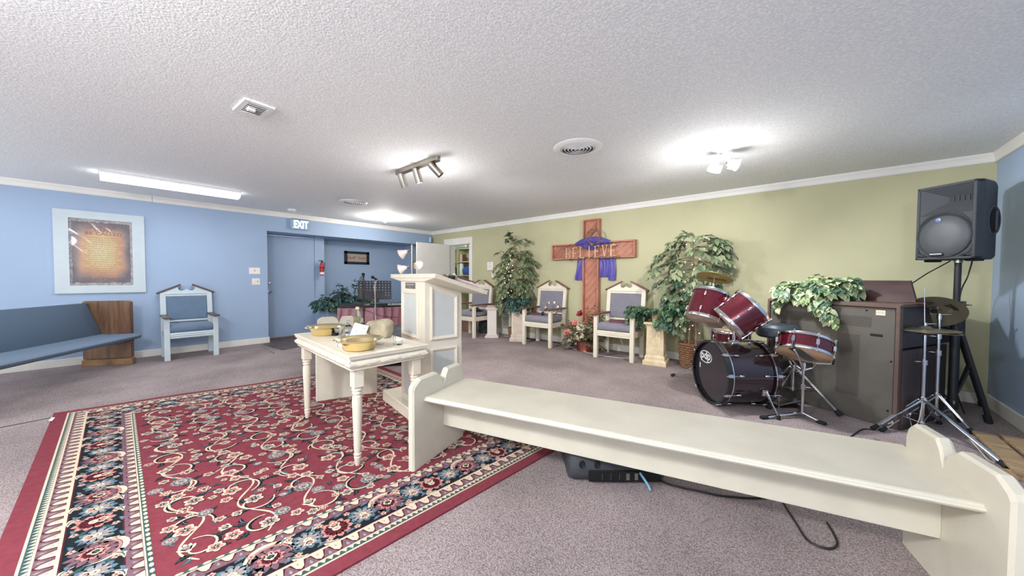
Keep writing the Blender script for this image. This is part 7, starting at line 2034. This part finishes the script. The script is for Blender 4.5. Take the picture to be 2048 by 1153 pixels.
# microphone stands
def mic(label, loc, h, col=M_black, boom=None, cabm=M_cable, head=(0.03, -0.02)):
    t = thing('microphone_stand', label, 'microphone stand', loc)
    mb = MB(); mb.cyl((0, 0, 0.03), (0, 0, 0.75), 0.0115); mb.cyl((0, 0, 0.74), (0, 0, h-0.04), 0.008); mb.cyl((0, 0, 0.72), (0, 0, 0.79), 0.016); part('pole', mb, col, t)
    for k in range(3):
        a = 0.3+k*2.094; mb = MB(); mb.tube([(0, 0, 0.14), (0.15*math.cos(a), 0.15*math.sin(a), 0.06), (0.27*math.cos(a), 0.27*math.sin(a), 0.01)], 0.008, 6); part('leg', mb, M_black, t)
    mb = MB(); d = Vector((head[0], head[1], 0.012)); p = Vector((0, 0, h-0.03)); mb.cyl(p-d*1.5, p+d, 0.010, 0.014, 12); mb.box((0, 0, h-0.045), (0.022, 0.022, 0.03), 0.004); part('mic_body', mb, M_black, t)
    mb = MB(); mb.sphere(p+d*1.5, 0.024, sc_=(1, 1, 1)); part('mic_head', mb, M_tray, t)
    mb = MB(); mb.tube([p-d*1.4, (-0.03, 0.0, h-0.15), (0.02, -0.01, h-0.35), (-0.02, 0.01, h-0.5), (0.015, 0, 0.62), (0.02, 0.01, 0.3), (0.1, 0.1, 0.01)], 0.0045, 6); part('mic_cable', mb, cabm, t)
    return t
mic('black microphone stand left of the music stand', (-4.905, 2.375, 0), 1.275, head=(0.02, -0.012))
mic('chrome microphone stand with pale cable in front of the music stand', (-4.97, 2.585, 0), 1.235, M_nickel, cabm=M_cablew, head=(-0.01, -0.02))
# three shade lamp behind the lectern
t = thing('floor_lamp', 'floor lamp with three frosted cone shades on a steel pole behind the lectern', 'lamp', (-4.371, 2.837, 0))
mb = MB(); mb.lathe([(0, 0), (0.13, 0), (0.13, 0.012), (0.02, 0.03), (0, 0.03)], 32); part('base', mb, M_steel, t)
mb = MB(); mb.cyl((0, 0, 0.02), (0, 0, 1.69), 0.014, seg=16); mb.cyl((0, 0, 1.69), (0, 0, 1.70), 0.012, seg=16); part('pole', mb, M_steel, t)
for (z, a, tl) in ((1.62, 3.75, -0.55), (1.47, 2.0, -0.5), (1.38, 3.85, -0.35)):
    d = Vector((math.cos(a), math.sin(a), tl)).normalized(); h = Vector((math.cos(a)*0.05, math.sin(a)*0.05, z))
    mb = MB(); mb.cyl((0, 0, z), h, 0.006); mb.sphere(h, 0.014); s0 = lookz(h, d); mb.lathe([(0, -0.01), (0.018, -0.008), (0.022, 0.02), (0.022, 0.03), (0, 0.03)], 16, s0); ar = part('lamp_arm', mb, M_steel, t)
    mb = MB(); mb.lathe([(0.020, 0.02), (0.028, 0.04), (0.040, 0.07), (0.062, 0.105), (0.078, 0.135), (0.074, 0.137), (0.058, 0.107), (0.036, 0.072), (0.022, 0.045)], 28, s0, cap=False); part('lamp_shade', mb, M_shade, t)
# plants on the ledge
rr_ = random.Random(77)
potg = [(0, 0), (0.07, 0), (0.085, 0.08), (0.08, 0.08), (0.07, 0.01)]
ivy_plant('leafy dark green artificial plant at the left end of the blue ledge', (-7.35, 2.88, 0.58), [(0, 0), (0.09, 0), (0.10, 0.09), (0.095, 0.09), (0.085, 0.08)],
          fan(rr_, 20, 0.08, 0.34, 0.1, 1.1, 1.0, 0, (0.1, 0))+fan(rr_, 10, 0.08, 0.26, 0.8, 2), 'ficus', L_dark, 0.085, 200, 31, mat('grey_pot', (96, 104, 104), 0.5), 0.8, 'leafy_plant', 0.045)
ivy_plant('taller dark green artificial plant in the middle of the blue ledge', (-7.35, 3.35, 0.58), [(0, 0), (0.09, 0), (0.12, 0.11), (0.115, 0.11), (0.1, 0.1)],
          fan(rr_, 22, 0.10, 0.40, 0.5, 1.6)+fan(rr_, 12, 0.10, 0.34, 0.0, 0.6)+[((0, 0, 0.1), (0.1, -0.2, 2), 0.52), ((0, 0, 0.1), (0, -0.5, 1.6), 0.5)], 'ficus', L_dark, 0.090, 230, 32, M_wickerpale, 0.7, 'leafy_plant', 0.045)
ivy_plant('small dark green artificial plant right of the music stand', (-7.30, 4.75, 0.58), [(0, 0), (0.07, 0), (0.09, 0.07), (0.085, 0.07), (0.07, 0.06)],
          fan(rr_, 14, 0.07, 0.28, 0.2, 0.9), 'ficus', L_dark, 0.08, 90, 34, M_soil, 0.7, 'leafy_plant', 0.05)
mb = MB(); mb.box((-7.45, 4.6, 0.29), (0.55, 1.3, 0.58), 0.006); solo('ledge_box', mb, M_blue, 'low blue painted box ledge behind the keyboard near the far corner', 'ledge')
mb = MB(); mb.box((0, 0, 0.035), (0.34, 0.26, 0.07), 0.02); solo('beige_cloth_box', mb, mat('beige_cloth', (176, 170, 140), 0.8, var=0.2), 'folded beige cloth lying beside the leafy plants on the ledge', 'cloth', T(-7.20, 3.12, 0.582) @ R(0.3))
# small house shaped decoration
t = thing('model_house', 'small wooden house decoration with brown roof behind the plants', 'decoration', (-7.42, 3.68, 0.58), math.radians(70))
mb = MB(); mb.box((0, 0, 0.15), (0.36, 0.16, 0.30), 0.004); part('house_wall', mb, mat('house_grey', (184, 182, 172), 0.6), t, smooth=False)
mb = MB(); mb.prism([(-0.20, 0.30), (0.20, 0.30), (0.20, 0.36), (-0.20, 0.39)], -0.12, 0.10); part('house_roof', mb, M_timber, t, smooth=False)
for z in (0.10, 0.22):
    for x in (-0.06, 0.08):
        mb = MB(); mb.box((x, -0.082, z), (0.11, 0.008, 0.09), 0.001); f_ = part('house_window', mb, M_white, t, smooth=False); mb = MB(); mb.box((x, -0.087, z), (0.085, 0.003, 0.065)); part('pane', mb, M_ink, f_, smooth=False)
for k, (dz, a, lb) in enumerate(((0.0, 0.1, 'bottom'), (0.03, 0.3, 'middle'), (0.058, -0.1, 'top'))):
    book('stacked_book', lb+' book of the small stack at the right end of the keyboard', T(-5.98, 3.92, 0.724+dz) @ R(ka+a), (0.22, 0.17, 0.027), M_timber)
# black amplifier behind the lectern
t = thing('guitar_amplifier', 'dark rounded amplifier on the carpet behind the lectern', 'amplifier', (-4.35, 2.62, 0), math.radians(50))
mb = MB(); mb.box((0, 0, 0.27), (0.50, 0.34, 0.46), 0.05); part('cabinet', mb, M_speaker, t)
mb = MB(); mb.box((0, -0.172, 0.27), (0.42, 0.01, 0.36), 0.01); part('grille', mb, M_grille, t)
for sx in (-1, 1):
    mb = MB(); mb.box((sx*0.18, 0, 0.02), (0.05, 0.28, 0.04), 0.01); part('foot', mb, M_rubber, t)
mb = MB(); mb.box((0, 0, 0.065), (0.62, 0.16, 0.13), 0.01); solo('cream_box', mb, M_cream2, 'low cream box on the rug behind the lectern', 'box', T(-3.55, 2.40, 0) @ R(-0.35), smooth=False)
# dark bag and box behind the half hidden chair
mb = MB(); mb.grid(lambda u, v: ((0.13+0.03*math.sin(5*v*PI)*0.3+0.015*math.sin(u*17+v*9))*math.cos(2*PI*u)*(1-0.55*v**3), (0.10+0.012*math.sin(u*25+v*4))*math.sin(2*PI*u)*(1-0.5*v**3), 0.40*v), 28, 12)
mb.lathe([(0, 0.398), (0.06, 0.40)], 12); mb.tube([(-0.05, 0, 0.39), (-0.03, 0, 0.46), (0.03, 0, 0.46), (0.05, 0, 0.39)], 0.008, 6)
solo('backpack', mb, mat('dark_nylon', (44, 48, 54), 0.6), 'dark soft bag on the carpet against the green wall behind the lectern chair', 'bag', T(-5.45, 5.36, 0))
mb = MB(); mb.box((0, 0, 0.13), (0.30, 0.2, 0.26), 0.006); solo('cardboard_box', mb, M_timber, 'brown box under the half hidden chair behind the lectern', 'box', T(-5.85, 5.30, 0), smooth=False)

# ------------------------------------------------------------------ storage room behind the open door
t = thing('storage_shelves', 'pale green built shelves seen through the storage room doorway', 'shelves', (-7.9, 7.05, 0))
for z in (0.95, 1.29, 1.70, 2.10):
    mb = MB(); mb.box((0.0, 0, z), (1.9, 0.40, 0.022)); part('shelf', mb, M_closet, t, smooth=False)
for x in (-0.22, 0.7):
    mb = MB(); mb.box((x, 0, 1.1), (0.022, 0.40, 2.2)); part('divider', mb, M_closet, t, smooth=False)
t = thing('desk_fan', 'round metal fan on the storage room shelf', 'fan', (-7.60, 6.95, 1.90), 0.5)
for k in range(9):
    r = 0.03+0.018*k; mb = MB(); mb.tube([(r*math.cos(q*PI/14), -0.05+0.04*(r/0.17)**2, r*math.sin(q*PI/14)) for q in range(28)], 0.0022, 4, closed=True); part('guard_ring', mb, M_nickel, t)
for k in range(4):
    a = k*PI/2+0.3; mb = MB(); mb.grid(lambda u, v: ((0.02+0.12*u)*math.cos(a+(v-0.5)*1.0), -0.0+0.02*v, (0.02+0.12*u)*math.sin(a+(v-0.5)*1.0)), 4, 4); part('blade', mb, M_tealclear, t)
mb = MB(); mb.lathe([(0, 0), (0.04, 0), (0.04, 0.08), (0, 0.09)], 16, T(0, 0.0, 0) @ R(-PI/2, 'X')); mb.box((0, 0.03, -0.175), (0.12, 0.1, 0.02), 0.004); part('motor', mb, M_tealclear, t)
lathe_thing('paper_towel_roll', 'tall white roll on the middle storage shelf', 'roll', (-8.00, 6.93, 1.302), [(0, 0), (0.06, 0), (0.06, 0.36), (0.02, 0.36), (0.02, 0.35), (0, 0.35)], M_towel)
rock('crumpled royal blue bag on the middle storage shelf', (-7.68, 6.93, 1.302), (0.36, 0.26, 0.26), 9, M_bluecloth, 'plastic_bag')
for k, (x, c, lb) in enumerate(((-8.05, M_dark, 'dark'), (-8.0, M_cream2, 'cream'), (-7.94, M_brown, 'brown'))):
    book('shelf_book', lb+' book standing upright on the upper storage shelf', T(x, 6.95, 1.712+0.11) @ R(PI/2, 'Y'), (0.22, 0.16, 0.035), c)
mb = MB(); mb.box((0, 0, 0.10), (0.5, 0.3, 0.2), 0.03); solo('teal_tub', mb, M_tealclear, 'pale teal plastic tub on the top storage shelf', 'tub', T(-7.95, 6.98, 2.112))
mb = MB(); mb.sphere((0, 0, 0.12), 0.12, sc_=(0.8, 0.7, 1)); mb.sphere((0.1, -0.05, 0.06), 0.06); mb.tube([(0, 0, 0.2), (0.05, -0.05, 0.26), (0.1, 0, 0.2)], 0.01, 6)
solo('dark_tool_bundle', mb, mat('dark_teal', (54, 66, 72), 0.5), 'dark bundle of tools on the left storage shelf', 'tools', T(-8.32, 6.93, 1.302))
